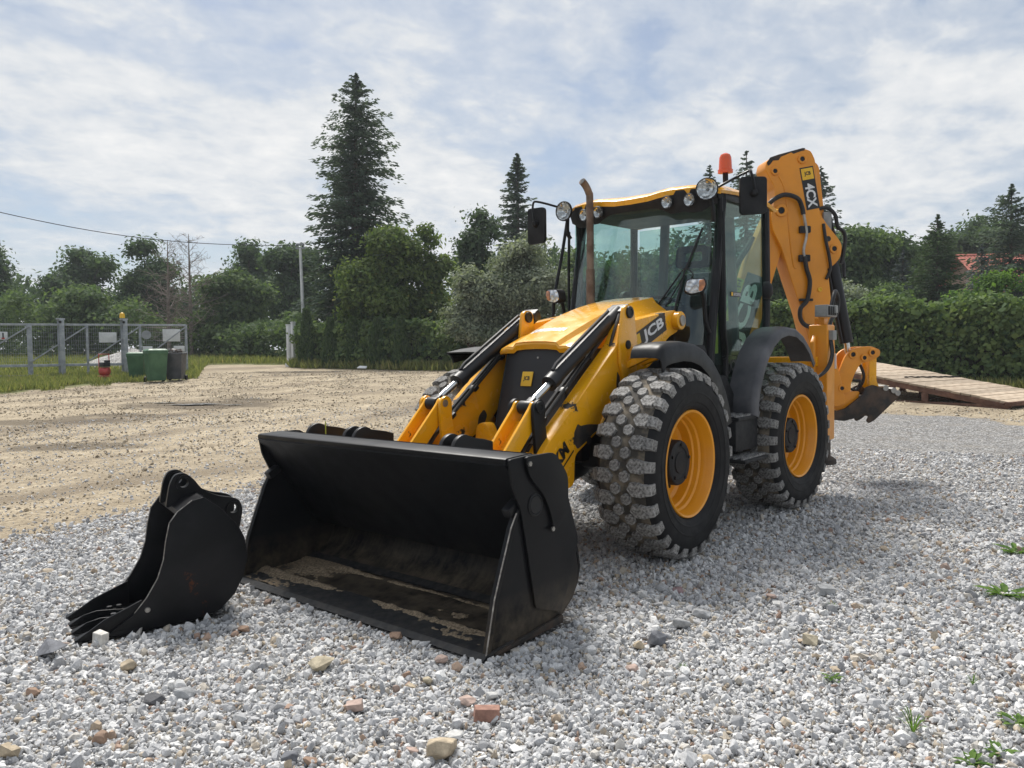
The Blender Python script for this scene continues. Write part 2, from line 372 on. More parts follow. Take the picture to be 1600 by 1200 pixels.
def wheel(x, side, steer, single):
    """outward axis is y*side"""
    cy = 0.94*side; c = Vector((x, cy, 0.733))
    Rz = Matrix.Rotation(steer + (0 if side > 0 else math.pi), 4, 'Z'); ax = Rz @ Vector((0, 1, 0))
    hub = MB()
    hub.lathe([(0.0, -0.30), (0.20, -0.30), (0.20, -0.07), (0.22, -0.06), (0.22, -0.045), (0.0, -0.045)], c, ax, 28)
    w = hub.build('wheel', M['black_metal'], bh, origin=c); w.location = c - WLOC[bh]
    tp = [(0.385, 0.155), (0.40, 0.192), (0.43, 0.208), (0.47, 0.220), (0.52, 0.225), (0.575, 0.222), (0.618, 0.213), (0.643, 0.198), (0.658, 0.17), (0.666, 0.10), (0.668, 0.0)]
    prof = tp + [(a, -b_) for a, b_ in tp[-2::-1]]
    s = MB(); s.lathe([p for p in prof if p[1] >= 0.17 or p[0] < 0.45 and p[1] > 0], c, ax, 72)
    s.lathe([p for p in prof if p[1] <= -0.17], c, ax, 72)
    ty = s.build('tyre', M['sidewall_rubber'], w, ang=60, recalc=True)
    for rr in (0.50, 0.545): pass
    s = MB(); s.lathe([(0.6595, 0.172), (0.661, 0.160)] + [p for p in prof if abs(p[1]) <= 0.1] + [(0.661, -0.160), (0.6595, -0.172)], c, ax, 72)
    s.build('tread_base', M['tyre_carcass'], w, ang=60)
    s = MB(); s.lathe([(0.505, 0.2255), (0.513, 0.2285), (0.521, 0.2265)], c, ax, 72); s.lathe([(0.440, 0.211), (0.447, 0.218), (0.454, 0.2185)], c, ax, 72)
    s.build('sidewall_ring', M['sidewall_rubber'], w, ang=80)
    s = MB(); s.lathe([(0.372, 0.190), (0.385, 0.196), (0.391, 0.189), (0.390, 0.170), (0.374, 0.158), (0.366, 0.150), (0.356, 0.13), (0.352, 0.095), (0.340, 0.082), (0.335, 0.05), (0.322, 0.04), (0.318, 0.005), (0.312, -0.025), (0.290, -0.043), (0.24, -0.047), (0.0, -0.049)], c, ax, 64)
    s.lathe([(0.372, 0.190), (0.366, 0.178), (0.352, 0.095)], c, ax, 64)
    s.build('rim', M['rim_paint'], w, ang=30)
    s = MB(); s.lathe([(0.168, -0.045), (0.166, 0.085), (0.160, 0.098), (0.150, 0.102), (0.118, 0.103), (0.112, 0.096), (0.078, 0.096), (0.074, 0.104), (0.0, 0.105)], c, ax, 40)
    Q = Rz.to_3x3()
    for k in range(5):
        a = 2*math.pi*k/5+0.4; p = c + Q @ Vector((0.132*math.cos(a), 0.100, 0.132*math.sin(a))); s.cyl(p, p+ax*0.014, 0.013, n=6)
    hc = s.build('hub_cap', M['black_plastic'], w, ang=30)
    for k in range(10):
        a = 2*math.pi*k/10; p = c + Q @ Vector((0.202*math.cos(a), -0.048, 0.202*math.sin(a)))
        if single and k in (1, 2, 3, 6, 7, 8): one(lambda q: q.cyl(p, p+ax*0.035, 0.014, n=6), 'wheel_nut', 'black_metal', w)
    joined = MB()
    spin = rnd.uniform(0, 1)
    for kind, off, a, sg, _ in lug_places():
        m = Rz @ Matrix.Translation((0, off, 0)) @ Matrix.Rotation(a+spin, 4, 'Y') @ (Matrix.Rotation(math.pi/2, 4, 'Z') if sg > 0 else Matrix.Rotation(-math.pi/2, 4, 'Z'))
        # lug frame: u -> y (outwards), v -> -x
        if single:
            o_ = bpy.data.objects.new('lug', LUGM[kind]); COL.objects.link(o_); o_.parent = w; o_.matrix_local = m; WLOC[o_] = c
        else:
            me = LUGM[kind]; joined.add([c + (m @ v.co) for v in me.vertices], [tuple(p.vertices) for p in me.polygons])
    if not single: tag(joined.build('tread', M['lug_rubber'], w, smooth=False), kind='stuff')
    return w
WB = 2.247
wheel(0.0, 1, R(0.8), True); wheel(-WB, 1, R(-2.6), True); wheel(0.0, -1, R(0.8), False); wheel(-WB, -1, R(-2.6), False)

# ---------------------------------------------------------------- chassis
def chassis(q):
    q.box((-0.65, 0, 0.95), (1.7, 0.62, 0.5)); q.box((-2.3, 0, 0.98), (1.6, 0.7, 0.44)); q.box((0.25, 0, 0.78), (0.5, 0.5, 0.2))
one(chassis, 'chassis', 'black_metal', bev=0.02)
def axle(x):
    def f(q):
        q.cyl((x, -0.72, 0.73), (x, 0.72, 0.73), 0.10, n=20); q.lathe([(0.05, -0.24), (0.16, -0.18), (0.23, -0.06), (0.23, 0.06), (0.16, 0.18), (0.05, 0.24)], (x, 0, 0.72), (0, 1, 0), 24)
        for s in (-1, 1): q.lathe([(0.10, 0.0), (0.17, 0.08), (0.20, 0.16), (0.2, 0.22)], (x, s*0.50, 0.72), (0, s, 0), 24)
    one(f, 'axle', 'black_metal')
axle(0.0); axle(-WB)
def frame_nose(q):      # yellow casting with two upturned horns below the grille
    poly = rpoly([(-0.37, 1.0), (-0.27, 1.02), (-0.17, 0.80), (0.17, 0.80), (0.27, 1.02), (0.37, 1.0), (0.42, 0.58), (-0.42, 0.58)], 0.05)
    q.prism(poly, (0.60, 0, 0), (0, 1, 0), (0, 0, 1), -0.05, 0.05)
one(frame_nose, 'front_frame', 'yellow_worn', bev=0.012)
# ---------------------------------------------------------------- engine housing, grille, bonnet
def core(q):
    secs = []
    for x, hw, zt, zb in ((0.30, 0.36, 1.50, 1.0), (-0.2, 0.40, 1.62, 1.0), (-0.95, 0.42, 1.80, 1.0)):
        secs.append([(x, -hw, zb), (x, hw, zb), (x, hw, zt), (x, -hw, zt)])
    q.loft(secs)
one(core, 'engine_housing', 'black_plastic', bev=0.02)
gm, t, b, o = newmat('grille_mesh')
cc = N(t, 'ShaderNodeTexCoord'); mp = N(t, 'ShaderNodeMapping'); mp.inputs['Rotation'].default_value = (0, 0, 0); t.links.new(cc.outputs['Object'], mp.inputs[0])
wv = []
for ax_ in ('Y', 'Z'):
    w_ = N(t, 'ShaderNodeTexWave', wave_type='BANDS', bands_direction=ax_); w_.inputs['Scale'].default_value = 38; t.links.new(mp.outputs[0], w_.inputs[0]); wv.append(w_.outputs['Fac'])
gg = tmath(t, 'MAXIMUM', wv[0], wv[1]); t.links.new(tmix(t, ramp(t, gg, [(0.5, 0.0), (0.9, 1.0)]), (0.004, 0.004, 0.005), (0.035, 0.037, 0.042)), b.inputs['Base Color'])
b.inputs['Roughness'].default_value = 0.5; bump(t, b, gg, 0.6, 0.004)
def grille(q):
    # inclined front screen, top further back than the bottom, with wrapped side faces
    F = [(0.29, 1.575), (0.50, 0.86)]
    def row(x, z, hw): return [(x-0.30, -hw-0.03, z), (x-0.05, -hw-0.01, z), (x-0.004, -hw+0.03, z), (x+0.02, -hw*0.5, z), (x+0.026, 0, z), (x+0.02, hw*0.5, z), (x-0.004, hw-0.03, z), (x-0.05, hw+0.01, z), (x-0.30, hw+0.03, z)]
    q.sheet([row(F[0][0]+(F[1][0]-F[0][0])*k/6, F[0][1]+(F[1][1]-F[0][1])*k/6, 0.345+0.0*k) for k in range(7)], 0.02)
one(grille, 'grille', 'grille_mesh', ang=50, origin=(0.4, 0, 1.2))
for s in (-1, 1):
    one(lambda q: q.tube([(0.31, s*0.315, 1.545), (0.51, s*0.315, 0.86)], 0.012, 8), 'grille_edge', 'black_paint')
gn = Vector((0.685, 0, 0.20)).normalized(); gdn = Vector((0.20, 0, -0.685)).normalized()
em = Vector((0.412, -0.045, 1.345))
badge = one(lambda q: q.prism([(-0.052, -0.058), (0.052, -0.058), (0.052, 0.058), (-0.052, 0.058)], em, (0, 1, 0), -gdn, 0.0, 0.008), 'badge', 'yellow_decal', bev=0.003)
lettering('JCB', em+gn*0.0105, (0, 1, 0), -gdn, M['black_decal'], badge, width=0.06, height=0.042, bold=0.03)
one(lambda q: q.prism([(-0.004, -0.004), (0.004, -0.004), (0.004, 0.004), (-0.004, 0.004)], Vector((0.343, 0.02, 1.505)), (0, 2, 0), -gdn*2, 0.0, 0.02), 'grille_screw', 'steel', bev=0.004)
def bonnet_row(x):
    t_ = (0.36-x)/1.36
    zc = 1.618 + 0.385*t_ + 0.09*math.sin(math.pi*min(1, t_))*0.75 + 0.05*max(0, t_-0.6)   # crown line
    hw = 0.365 + 0.11*t_
    drop = 0.04 + 0.14*t_**1.2
    k = 0.36 - 0.03*t_            # shoulder of the raised centre
    ys = [(-1.0, -drop-0.13), (-0.995, -drop-0.05), (-0.965, -drop), (-0.80, -drop*0.62), (-0.62, -0.030-0.02*t_), (-0.54, 0.0), (-0.28, 0.008), (0.0, 0.010), (0.28, 0.008), (0.54, 0.0), (0.62, -0.030-0.02*t_), (0.80, -drop*0.62), (0.965, -drop), (0.995, -drop-0.05), (1.0, -drop-0.13)]
    return [(x, a*hw, zc+b_) for a, b_ in ys]
def bonnet(q):
    rows = []
    r0 = bonnet_row(0.34)
    rows.append([(0.352, p[1]*0.985, max(p[2]-0.060, 1.545)) for p in r0])
    rows.append([(0.366, p[1]*0.99, max(p[2]-0.022, 1.552)) for p in r0])
    rows.append([(0.358, p[1]*0.995, max(p[2]-0.004, 1.556)) for p in r0])
    for k in range(0, 15): rows.append([(p[0]+0.03*(1-(p[1]/0.4)**2)*max(0, 1-k/3), p[1], max(p[2], 1.556-0.008*k)) for p in bonnet_row(0.34-1.34*k/14)])
    q.sheet(rows, 0.02)
hood = one(bonnet, 'bonnet', 'yellow_paint', ang=24)
def on_hood(x, y, lift=0.004):
    row = bonnet_row(x)
    for i in range(len(row)-1):
        if row[i][1] <= y <= row[i+1][1]:
            f = (y-row[i][1])/(row[i+1][1]-row[i][1]); return (x, y, row[i][2]*(1-f)+row[i+1][2]*f+lift)
sm, t, b, o = newmat('sticker_print')
c = N(t, 'ShaderNodeTexCoord'); br = N(t, 'ShaderNodeTexBrick'); mp = N(t, 'ShaderNodeMapping'); mp.inputs['Rotation'].default_value = (0, 0, R(90)); mp.inputs['Scale'].default_value = (1, 1, 1)
t.links.new(c.outputs['Object'], mp.inputs[0]); t.links.new(mp.outputs[0], br.inputs[0]); br.inputs['Scale'].default_value = 30; br.inputs['Mortar Size'].default_value = 0.012
nn = tnoise(t, 42, 3, 0.6, stretch=(0.45, 1.0, 1.0)); pm = ramp(t, nn, [(0.47, 0.0), (0.52, 1.0)])
t.links.new(tmix(t, tmath(t, 'MULTIPLY', pm, 0.8), (0.62, 0.63, 0.62), (0.05, 0.05, 0.06)), b.inputs['Base Color']); b.inputs['Roughness'].default_value = 0.4
def sticker(q): q.sheet([[on_hood(0.20-0.026*i, -0.24+0.045*j+0.02*i*0) for j in range(9)] for i in range(5)])
one(sticker, 'bonnet_sticker', 'sticker_print', hood, ang=80)
def sticker2(q):
    for i in range(2):
        for j in range(14): q.sheet([[on_hood(0.278-0.030*i-0.018*a, -0.23+0.028*j+0.018*b_) for b_ in (0, 1)] for a in (0, 1)])
one(sticker2, 'bonnet_print', 'black_decal', hood)
def exhaust(q):
    q.tube(smooth_path([(-1.0, -0.40, 1.80), (-1.0, -0.40, 2.35), (-1.0, -0.40, 2.95), (-0.985, -0.40, 3.03), (-0.94, -0.405, 3.09), (-0.89, -0.41, 3.125)], 4), 0.034, 18)
ex = one(exhaust, 'exhaust_stack', 'exhaust_steel', ang=50)
one(lambda q: q.cyl((-1.0, -0.40, 1.9), (-1.0, -0.40, 2.32), 0.041, n=20), 'exhaust_sleeve', 'exhaust_steel', ex)
one(lambda q: q.cyl((-0.889, -0.41, 3.1255), (-0.8885, -0.4101, 3.1258), 0.03, n=16), 'exhaust_mouth_dark_disc', 'black_decal', ex)  # black disc closing the pipe, painted for the shade inside its mouth

# ---------------------------------------------------------------- loader arms, levers, rams
def pin(pos, axis, rad, length, parent, boss=None, mat='yellow_worn'):
    a = Vector(axis).normalized(); p = Vector(pos)
    b0 = MB(); b0.lathe([(rad, 0.0), (rad*1.02, length), (rad*0.94, length+0.006), (rad*0.56, length+0.006), (rad*0.54, length-0.01), (0.0, length-0.01)], p, a, 24)
    pb = b0.build('pin_boss', M[mat], parent, ang=30)
    one(lambda q: q.cyl(p+a*(length-0.012), p+a*(length+0.002), rad*0.5, n=20), 'pin', 'black_metal', pb)
ARM = [(-0.86, 1.78), (-0.84, 1.85), (-0.78, 1.89), (-0.70, 1.88), (0.02, 1.765), (0.13, 1.60), (1.02, 0.925), (1.38, 0.55), (1.46, 0.40), (1.43, 0.31), (1.33, 0.30), (0.98, 0.57), (0.70, 0.62), (0.69, 0.83), (0.36, 0.99), (0.10, 1.26), (-0.10, 1.34), (-0.38, 1.44), (-0.66, 1.66), (-0.82, 1.71)]
def ramset(y, s):
    t0, t1, t2 = Vector((-0.12, y, 1.855)), Vector((0.79, y, 1.325)), Vector((1.035, y, 1.18))
    rb = one(lambda q: (q.lathe([(0.0, -0.02), (0.050, -0.015), (0.052, 0.0), (0.052, 0.96), (0.060, 0.965), (0.060, 1.045), (0.05, 1.05), (0.03, 1.05)], t0, (t1-t0), 24)), 'ram_barrel', 'black_metal', ang=30)
    one(lambda q: q.cyl(t1-(t1-t0).normalized()*0.02, t2, 0.027, n=18), 'ram_rod', 'chrome_rod', rb)
    one(lambda q: (q.cyl(t2-Vector((0, 0.05, 0)), t2+Vector((0, 0.05, 0)), 0.047, n=20), q.beam(t2, t2-(t2-t1).normalized()*0.09, 0.055, 0.055)), 'ram_eye', 'black_metal', rb, bev=0.004)
    one(lambda q: (q.box(t0+Vector((-0.01, 0, 0.0)), (0.12, 0.15, 0.085), (0, R(30), 0)), q.cyl(t0-Vector((0, 0.085, 0)), t0+Vector((0, 0.085, 0)), 0.04, n=16)), 'ram_clevis', 'black_metal', rb, bev=0.008)
    dirn = (t1-t0).normalized(); nrm = Vector((-dirn.z, 0, dirn.x))
    pp = [t0+dirn*0.12+nrm*0.075, t0+dirn*0.5+nrm*0.078, t0+dirn*0.90+nrm*0.078, t0+dirn*0.96+nrm*0.06]
    one(lambda q: q.tube(pp, 0.013, 8), 'oil_pipe', 'black_metal', rb)
    one(lambda q: q.tube(smooth_path([t0+dirn*0.08+Vector((0, s*0.06, 0.02)), t0+dirn*0.2+Vector((0.02, s*0.085, -0.06)), t0+dirn*0.32+Vector((0, s*0.09, -0.15)), t0+dirn*0.36+Vector((0, s*0.08, -0.23)), t0+dirn*0.33+Vector((-0.08, s*0.06, -0.28))]), 0.014, 8), 'hose', 'hose_rubber', rb)
def loader_side(s):
    yo, yi = s*0.595, s*0.475; lo, hi = min(yo, yi), max(yo, yi)
    arm = MB(); xz(arm, rpoly(ARM, [0.02]*4+[0.03, 0.06, 0.05, 0.05, 0.05, 0.05, 0.05, 0.06, 0.05, 0.05, 0.05, 0.08, 0.05, 0.05, 0.05, 0.02], 3), lo, hi)
    a = arm.build('loader_arm', M['yellow_chipped'], bh, bev=0.008)
    def flange(q):      # raised weld bead along the side and round recess
        yy = yo+s*0.004
        q.tube(smooth_path([(-0.02, yy, 1.36), (0.03, yy, 1.32), (0.14, yy, 1.24), (0.27, yy, 1.14), (0.36, yy, 1.03), (0.40, yy, 0.99)], 5), 0.013, 8)
        q.tube(smooth_path([(0.02, yy, 1.25), (0.08, yy, 1.235), (0.15, yy, 1.18), (0.19, yy, 1.12)], 5), 0.012, 8)
    one(flange, 'stiffener', 'yellow_worn', a)
    tw = MB()
    if s > 0: xz(tw, rpoly([(-0.06, 1.90), (0.08, 1.90), (0.14, 1.62), (0.13, 1.45), (0.06, 1.30), (-0.10, 1.36), (-0.12, 1.6)], [0.06, 0.06, 0.04, 0.03, 0.02, 0.02, 0.04]), yo+0.003, yo+0.03)
    else:
        xz(tw, rpoly([(-0.08, 1.90), (0.06, 1.90), (0.10, 1.62), (-0.10, 1.64)], [0.06, 0.06, 0.02, 0.02]), -0.395, -0.365)
    tb = tw.build('arm_bracket', M['yellow_paint'], a, bev=0.006)
    pin((0.01, yo+0.03, 1.845) if s > 0 else (-0.01, -0.365, 1.845), (0, 1, 0), 0.045, 0.012, a, mat='black_metal'); pin((-0.78, yo, 1.80), (0, s, 0), 0.075, 0.055, a, mat='yellow_worn')
    one(lambda q: q.cyl((-0.78, yo+s*0.05, 1.80), (-0.78, yo+s*0.075, 1.80), 0.045, n=18), 'pin_cap', 'steel', a, bev=0.004)
    if s > 0: one(lambda q: q.cyl((0.03, yo+s*0.028, 1.60), (0.03, yo+s*0.040, 1.60), 0.034, n=20), 'grommet', 'black_plastic', a, bev=0.004)
    one(lambda q: (q.cyl((0.52, yo, 0.92), (0.52, yo+s*0.006, 0.92), 0.028, n=16)), 'arm_hole_dark_disc', 'black_decal', a)  # black disc on the solid arm, painting the shade inside a hole
    ramset(s*0.445, s)
    # bellcrank: channel link to the bucket and a lever down to the arm
    lk = MB()
    for yy in (s*0.365, s*0.505): 
        dx, dz = 0.44, -0.44
        xz(lk, rpoly([(0.97, 1.215), (1.06, 1.225), (1.09, 1.18), (1.47, 0.80), (1.42, 0.68), (1.02, 1.07)], [0.05, 0.05, 0.02, 0.04, 0.04, 0.03]), yy-0.011, yy+0.011)
    xz(lk, [(1.04, 1.07), (1.06, 1.09), (1.42, 0.73), (1.40, 0.71)], min(s*0.365, s*0.505)+0.008, max(s*0.365, s*0.505)-0.008)
    l1 = lk.build('bucket_link', M['yellow_chipped'], bh, bev=0.004)
    lv = MB()
    for yy in (s*0.335, s*0.535): xz(lv, rpoly([(0.965, 1.21), (1.02, 1.245), (1.085, 1.21), (1.09, 1.12), (1.05, 0.70), (0.90, 0.70), (0.965, 1.08)], [0.04, 0.05, 0.04, 0.03, 0.03, 0.03, 0.03]), yy-0.013, yy+0.013)
    l2 = lv.build('bellcrank_lever', M['black_paint' if s > 0 else 'yellow_chipped'], bh, bev=0.004)
    pin((1.035, s*0.548, 1.185), (0, s, 0), 0.040, 0.010, l2, mat='black_metal')
    one(lambda q: q.cyl((1.035, s*0.32, 1.185), (1.035, s*0.55, 1.185), 0.028, n=16), 'lever_pin', 'steel', l2)
    # supply pipes running down the arm
    yy = s*0.462
    for k in range(2):
        one(lambda q: q.tube(smooth_path([(-0.08, yy-s*0.05*k, 1.80), (0.06, yy-s*0.05*k, 1.70), (0.16, yy-s*0.05*k, 1.63), (0.55, yy-s*0.05*k, 1.335), (0.95, yy-s*0.05*k, 1.03), (1.10, yy-s*0.05*k, 0.90), (1.22, yy-s*0.05*k, 0.70)], 4), 0.016, 8), 'oil_pipe', 'black_metal', a)
    for k, (x, z) in enumerate(((0.30, 1.525), (0.62, 1.285), (0.88, 1.09))): one(lambda q: q.box((x, yy-s*0.03, z-0.01), (0.05, 0.10, 0.03), (0, R(37), 0)), 'pipe_clamp', 'black_metal', a, bev=0.004)
    return a
def worn(q):
    pts_ = [(0.70, 0.915), (0.70, 0.99), (0.655, 1.05), (0.625, 1.03), (0.53, 1.035), (0.345, 1.02), (0.36, 0.995), (0.46, 0.965), (0.53, 0.925), (0.62, 0.885), (0.66, 0.87)]
    xz(q, rpoly(pts_, 0.015, 2), 0.5955, 0.5968); xz(q, rpoly([(0.10, 1.36), (0.135, 1.40), (0.15, 1.30), (0.125, 1.22), (0.10, 1.26)], 0.01, 2), 0.5955, 0.5968)
armL = loader_side(1); one(worn, 'bare_patch', 'dark_steel', armL); armR = loader_side(-1)
one(lambda q: xz(q, rpoly([(0.52, 0.98), (0.50, 1.05), (0.44, 1.10), (0.40, 1.05), (0.43, 0.99), (0.47, 0.93)], 0.02, 2), -0.4745, -0.4735), 'bare_patch', 'dark_steel', armR); one(lambda q: xz(q, rpoly([(0.66, 0.86), (0.63, 0.90), (0.58, 0.89), (0.60, 0.84)], 0.012, 2), -0.4745, -0.4735), 'bare_patch', 'dark_steel', armR)
one(lambda q: q.cyl((0.98, -0.48, 0.70), (0.98, 0.48, 0.70), 0.065, n=24), 'cross_tube', 'yellow_chipped')
# decals on the visible arm
yd = 0.5985; q0, q1 = Vector((-0.14, yd, 1.61)), Vector((-0.59, yd, 1.79))
Ud = (q1-q0).normalized(); Vd = Vector((Ud.z, 0, -Ud.x)); Vd = Vd if Vd.z > 0 else -Vd
mid_ = (q0+q1)/2
dec = one(lambda q: q.prism([(-0.25, -0.075), (0.25, -0.075), (0.25, 0.075), (-0.25, 0.075)], mid_, Ud, Vd, -0.001, 0.001), 'decal', 'black_decal', armL)
lettering('JCB', mid_+Ud*0.045+Vector((0, 0.0022, 0)), Ud, Vd, M['white_decal'], dec, width=0.35, height=0.112, bold=0.035)
one(lambda q: q.prism([(-0.036, -0.04), (0.036, -0.04), (0.036, 0.04), (-0.036, 0.04)], mid_-Ud*0.205+Vd*0.02, Ud, Vd, 0.001, 0.0022), 'decal_mark', 'yellow_decal', dec)
Uk = Vector((-0.62, 0, 0.62*0.82)).normalized(); Vk = Vector((Uk.z, 0, -Uk.x)); Vk = Vk if Vk.z > 0 else -Vk
lettering('KM', Vector((0.855, yd, 0.852)), Uk, Vk, M['black_decal'], armL, width=0.17, height=0.10, bold=0.05)
one(lambda q: q.prism([(-0.13, -0.006), (0.13, -0.006), (0.13, 0.006), (-0.13, 0.006)], Vector((0.81, yd, 0.785)), Uk, Vk, -0.0005, 0.0005), 'decal_line', 'black_decal', armL)

# ---------------------------------------------------------------- front bucket
fb_m, t, b, o = newmat('bucket_paint')
cc = N(t, 'ShaderNodeNewGeometry'); sp = N(t, 'ShaderNodeSeparateXYZ'); t.links.new(cc.outputs['Position'], sp.inputs[0])
st_ = ramp(t, tnoise(t, 14, 6, 0.7, stretch=(0.15, 3.0, 0.12)), [(0.46, 0.0), (0.74, 0.24)])
b.inputs['Specular IOR Level'].default_value = 0.18
bc = tmix(t, ramp(t, tnoise(t, 3.2, 6, 0.65), [(0.4, 0.0), (0.75, 1.0)]), (0.005, 0.0055, 0.007), (0.011, 0.011, 0.012))
lowm = ramp(t, tmath(t, 'ADD', sp.outputs[2], tmath(t, 'MULTIPLY', tnoise(t, 2.2, 5), 0.3)), [(0.25, 1.0), (0.60, 0.0)])
bc = tmix(t, tmath(t, 'MULTIPLY', st_, lowm), bc, (0.16, 0.13, 0.10)); film = tmath(t, 'MULTIPLY', ramp(t, sp.outputs[2], [(0.055, 1.0), (0.30, 0.0)]), ramp(t, tnoise(t, 7, 8, 0.7), [(0.36, 0.0), (0.66, 0.75)]))
bc = tmix(t, film, bc, (0.15, 0.12, 0.085)); t.links.new(bc, b.inputs['Base Color'])
t.links.new(ramp(t, tnoise(t, 6, 5), [(0.3, 0.34), (0.7, 0.5)]), b.inputs['Roughness']); bump(t, b, tnoise(t, 160, 2), 0.06, 0.003)
HB = 1.134
SHELL = [(2.235, 0.030), (1.98, 0.036), (1.66, 0.05)] + [(1.66+0.28*math.sin(R(-a))*1.0, 0.33-0.28*math.cos(R(a))) for a in range(12, 80, 11)] + [(1.425, 0.47), (1.55, 0.70), (1.70, 0.92), (1.80, 1.0)]
SHELL = [(2.235, 0.028), (2.0, 0.034), (1.72, 0.05), (1.60, 0.085), (1.51, 0.145), (1.455, 0.22), (1.432, 0.30), (1.45, 0.40), (1.56, 0.62), (1.70, 0.84), (1.79, 0.945), (1.87, 0.995)]
bk = MB()
yy_ = [-HB+2*HB*k/10 for k in range(11)]
bk.sheet([[(x, y, z) for y in yy_] for x, z in SHELL], 0.018)
bucket = bk.build('loader_bucket', fb_m, bh, ang=24)
top = MB(); top.prism([(1.855, 0.985), (1.90, 1.012), (2.065, 1.006), (2.078, 1.000), (2.076, 0.972), (1.90, 0.972)], (0, -HB, 0), (1, 0, 0), (0, 0, 1), -2*HB, 0)
top.build('top_beam', fb_m, bucket, bev=0.004)
# clam back sheet that hangs from the top beam: inner face of the bucket
cb = MB(); cb.sheet([[(x, y, z) for y in yy_] for x, z in ((2.070, 0.975), (1.985, 0.87), (1.84, 0.66), (1.70, 0.46), (1.60, 0.32))], 0.014)
cb.build('back_sheet', fb_m, bucket, ang=24)
SIDE_LOW = [(2.215, 0.035), (2.155, 0.30), (2.02, 0.63), (1.985, 0.70), (1.93, 0.74), (1.62, 0.62), (1.46, 0.40), (1.435, 0.30), (1.46, 0.2), (1.52, 0.13), (1.61, 0.075), (1.73, 0.04)]
SIDE_UP = [(2.072, 1.0), (2.045, 0.86), (1.985, 0.74), (1.95, 0.60), (1.86, 0.17), (1.63, 0.09), (1.48, 0.40), (1.46, 0.48), (1.60, 0.86), (1.72, 0.99), (1.88, 1.008)]
for s in (-1, 1):
    y0 = s*(HB+0.001)
    p = MB(); xz(p, SIDE_LOW, min(y0, y0-s*0.016), max(y0, y0-s*0.016)); sp_ = p.build('side_plate', fb_m, bucket, bev=0.003)
    p = MB(); y1 = s*(HB+0.020); xz(p, rpoly(SIDE_UP, 0.02, 3), min(y1, y1-s*0.018), max(y1, y1-s*0.018)); p.build('clam_side_plate', fb_m, bucket, bev=0.003)
    p = MB(); y2 = s*(HB+0.040); xz(p, rpoly([(1.96, 1.004), (1.93, 0.90), (1.80, 0.78), (1.735, 0.66), (1.715, 0.55), (1.58, 0.66), (1.58, 0.86), (1.70, 1.004)], [0.03, 0.06, 0.06, 0.04, 0.03, 0.03, 0.04, 0.05], 3), min(y2, y2-s*0.018), max(y2, y2-s*0.018))
    wp = p.build('ram_guard', fb_m, bucket, bev=0.003)
    for (x, z) in ((1.93, 0.965), (1.735, 0.585)): one(lambda q: q.cyl((x, y2, z), (x, y2+s*0.010, z), 0.014, n=6), 'bolt', 'steel', wp)
    one(lambda q: (q.lathe([(0.062, 0.0), (0.062, 0.006), (0.054, 0.008), (0.05, 0.003), (0.046, 0.008), (0.0, 0.008)], (1.86, y1, 0.735), (0, s, 0), 26)), 'clam_pivot', 'black_paint', bucket, ang=30)
    one(lambda q: q.box((1.99, s*(HB-0.035), 0.73), (0.10, 0.06, 0.055), (0, R(30), 0)), 'clam_stop', 'black_paint', bucket, bev=0.012)
    p = MB(); xz(p, [(2.252, 0.016), (2.182, 0.30), (2.045, 0.64), (1.99, 0.73), (1.968, 0.72), (2.022, 0.63), (2.158, 0.295), (2.224, 0.016)], min(s*(HB-0.024), s*(HB+0.010)), max(s*(HB-0.024), s*(HB+0.010))); p.build('side_cutter', fb_m, bucket, bev=0.003); one(lambda q: q.tube([(2.2535, s*(HB+0.006), 0.03), (2.1835, s*(HB+0.006), 0.30), (2.0465, s*(HB+0.006), 0.64), (2.0, s*(HB+0.006), 0.71)], 0.0042, 6), 'worn_edge', 'worn_steel', bucket)
    one(lambda q: q.prism([(1.62, 0.03), (2.20, 0.012), (2.20, 0.03), (1.62, 0.075)], (0, s*(HB+0.002), 0), (1, 0, 0), (0, 0, 1), -0.022*(1 if s > 0 else 0), 0.022*(0 if s > 0 else 1)), 'wear_strip', 'dark_steel', bucket, bev=0.003)
surf('edge_steel', (0.012, 0.013, 0.015), (0.035, 0.032, 0.029), 0.55, 0.75, 12)
one(lambda q: q.prism([(2.285, 0.014), (2.25, 0.036), (2.04, 0.052), (2.04, 0.020)], (0, -HB-0.012, 0), (1, 0, 0), (0, 0, 1), -2*HB-0.024, 0), 'cutting_edge', 'edge_steel', bucket, smooth=False)
one(lambda q: q.prism([(1.69, 0.052), (1.71, 0.068), (1.64, 0.086), (1.62, 0.075)], (0, -HB+0.02, 0), (1, 0, 0), (0, 0, 1), -2*HB+0.04, 0), 'floor_seam', 'edge_steel', bucket)
for y in (-0.93, -0.52, 0.40):       # rounded lugs behind the top beam
    for dy in ((0, 0.10) if abs(y) < 0.9 else (0,)):
        one(lambda q: xz(q, [(1.48, 0.90), (1.48, 1.0), (1.55, 1.02)] + arc(1.74, 0.97, 0.095, 130, 20, 8) + [(1.90, 0.98), (1.90, 0.90)], y+dy, y+dy+0.03), 'bucket_lug', 'black_paint', bucket, bev=0.005)
one(lambda q: q.cyl((1.80, -0.735, 1.0), (1.80, -0.735, 1.09), 0.004, n=6), 'level_rod', 'lime_decal', bucket).active_material.name
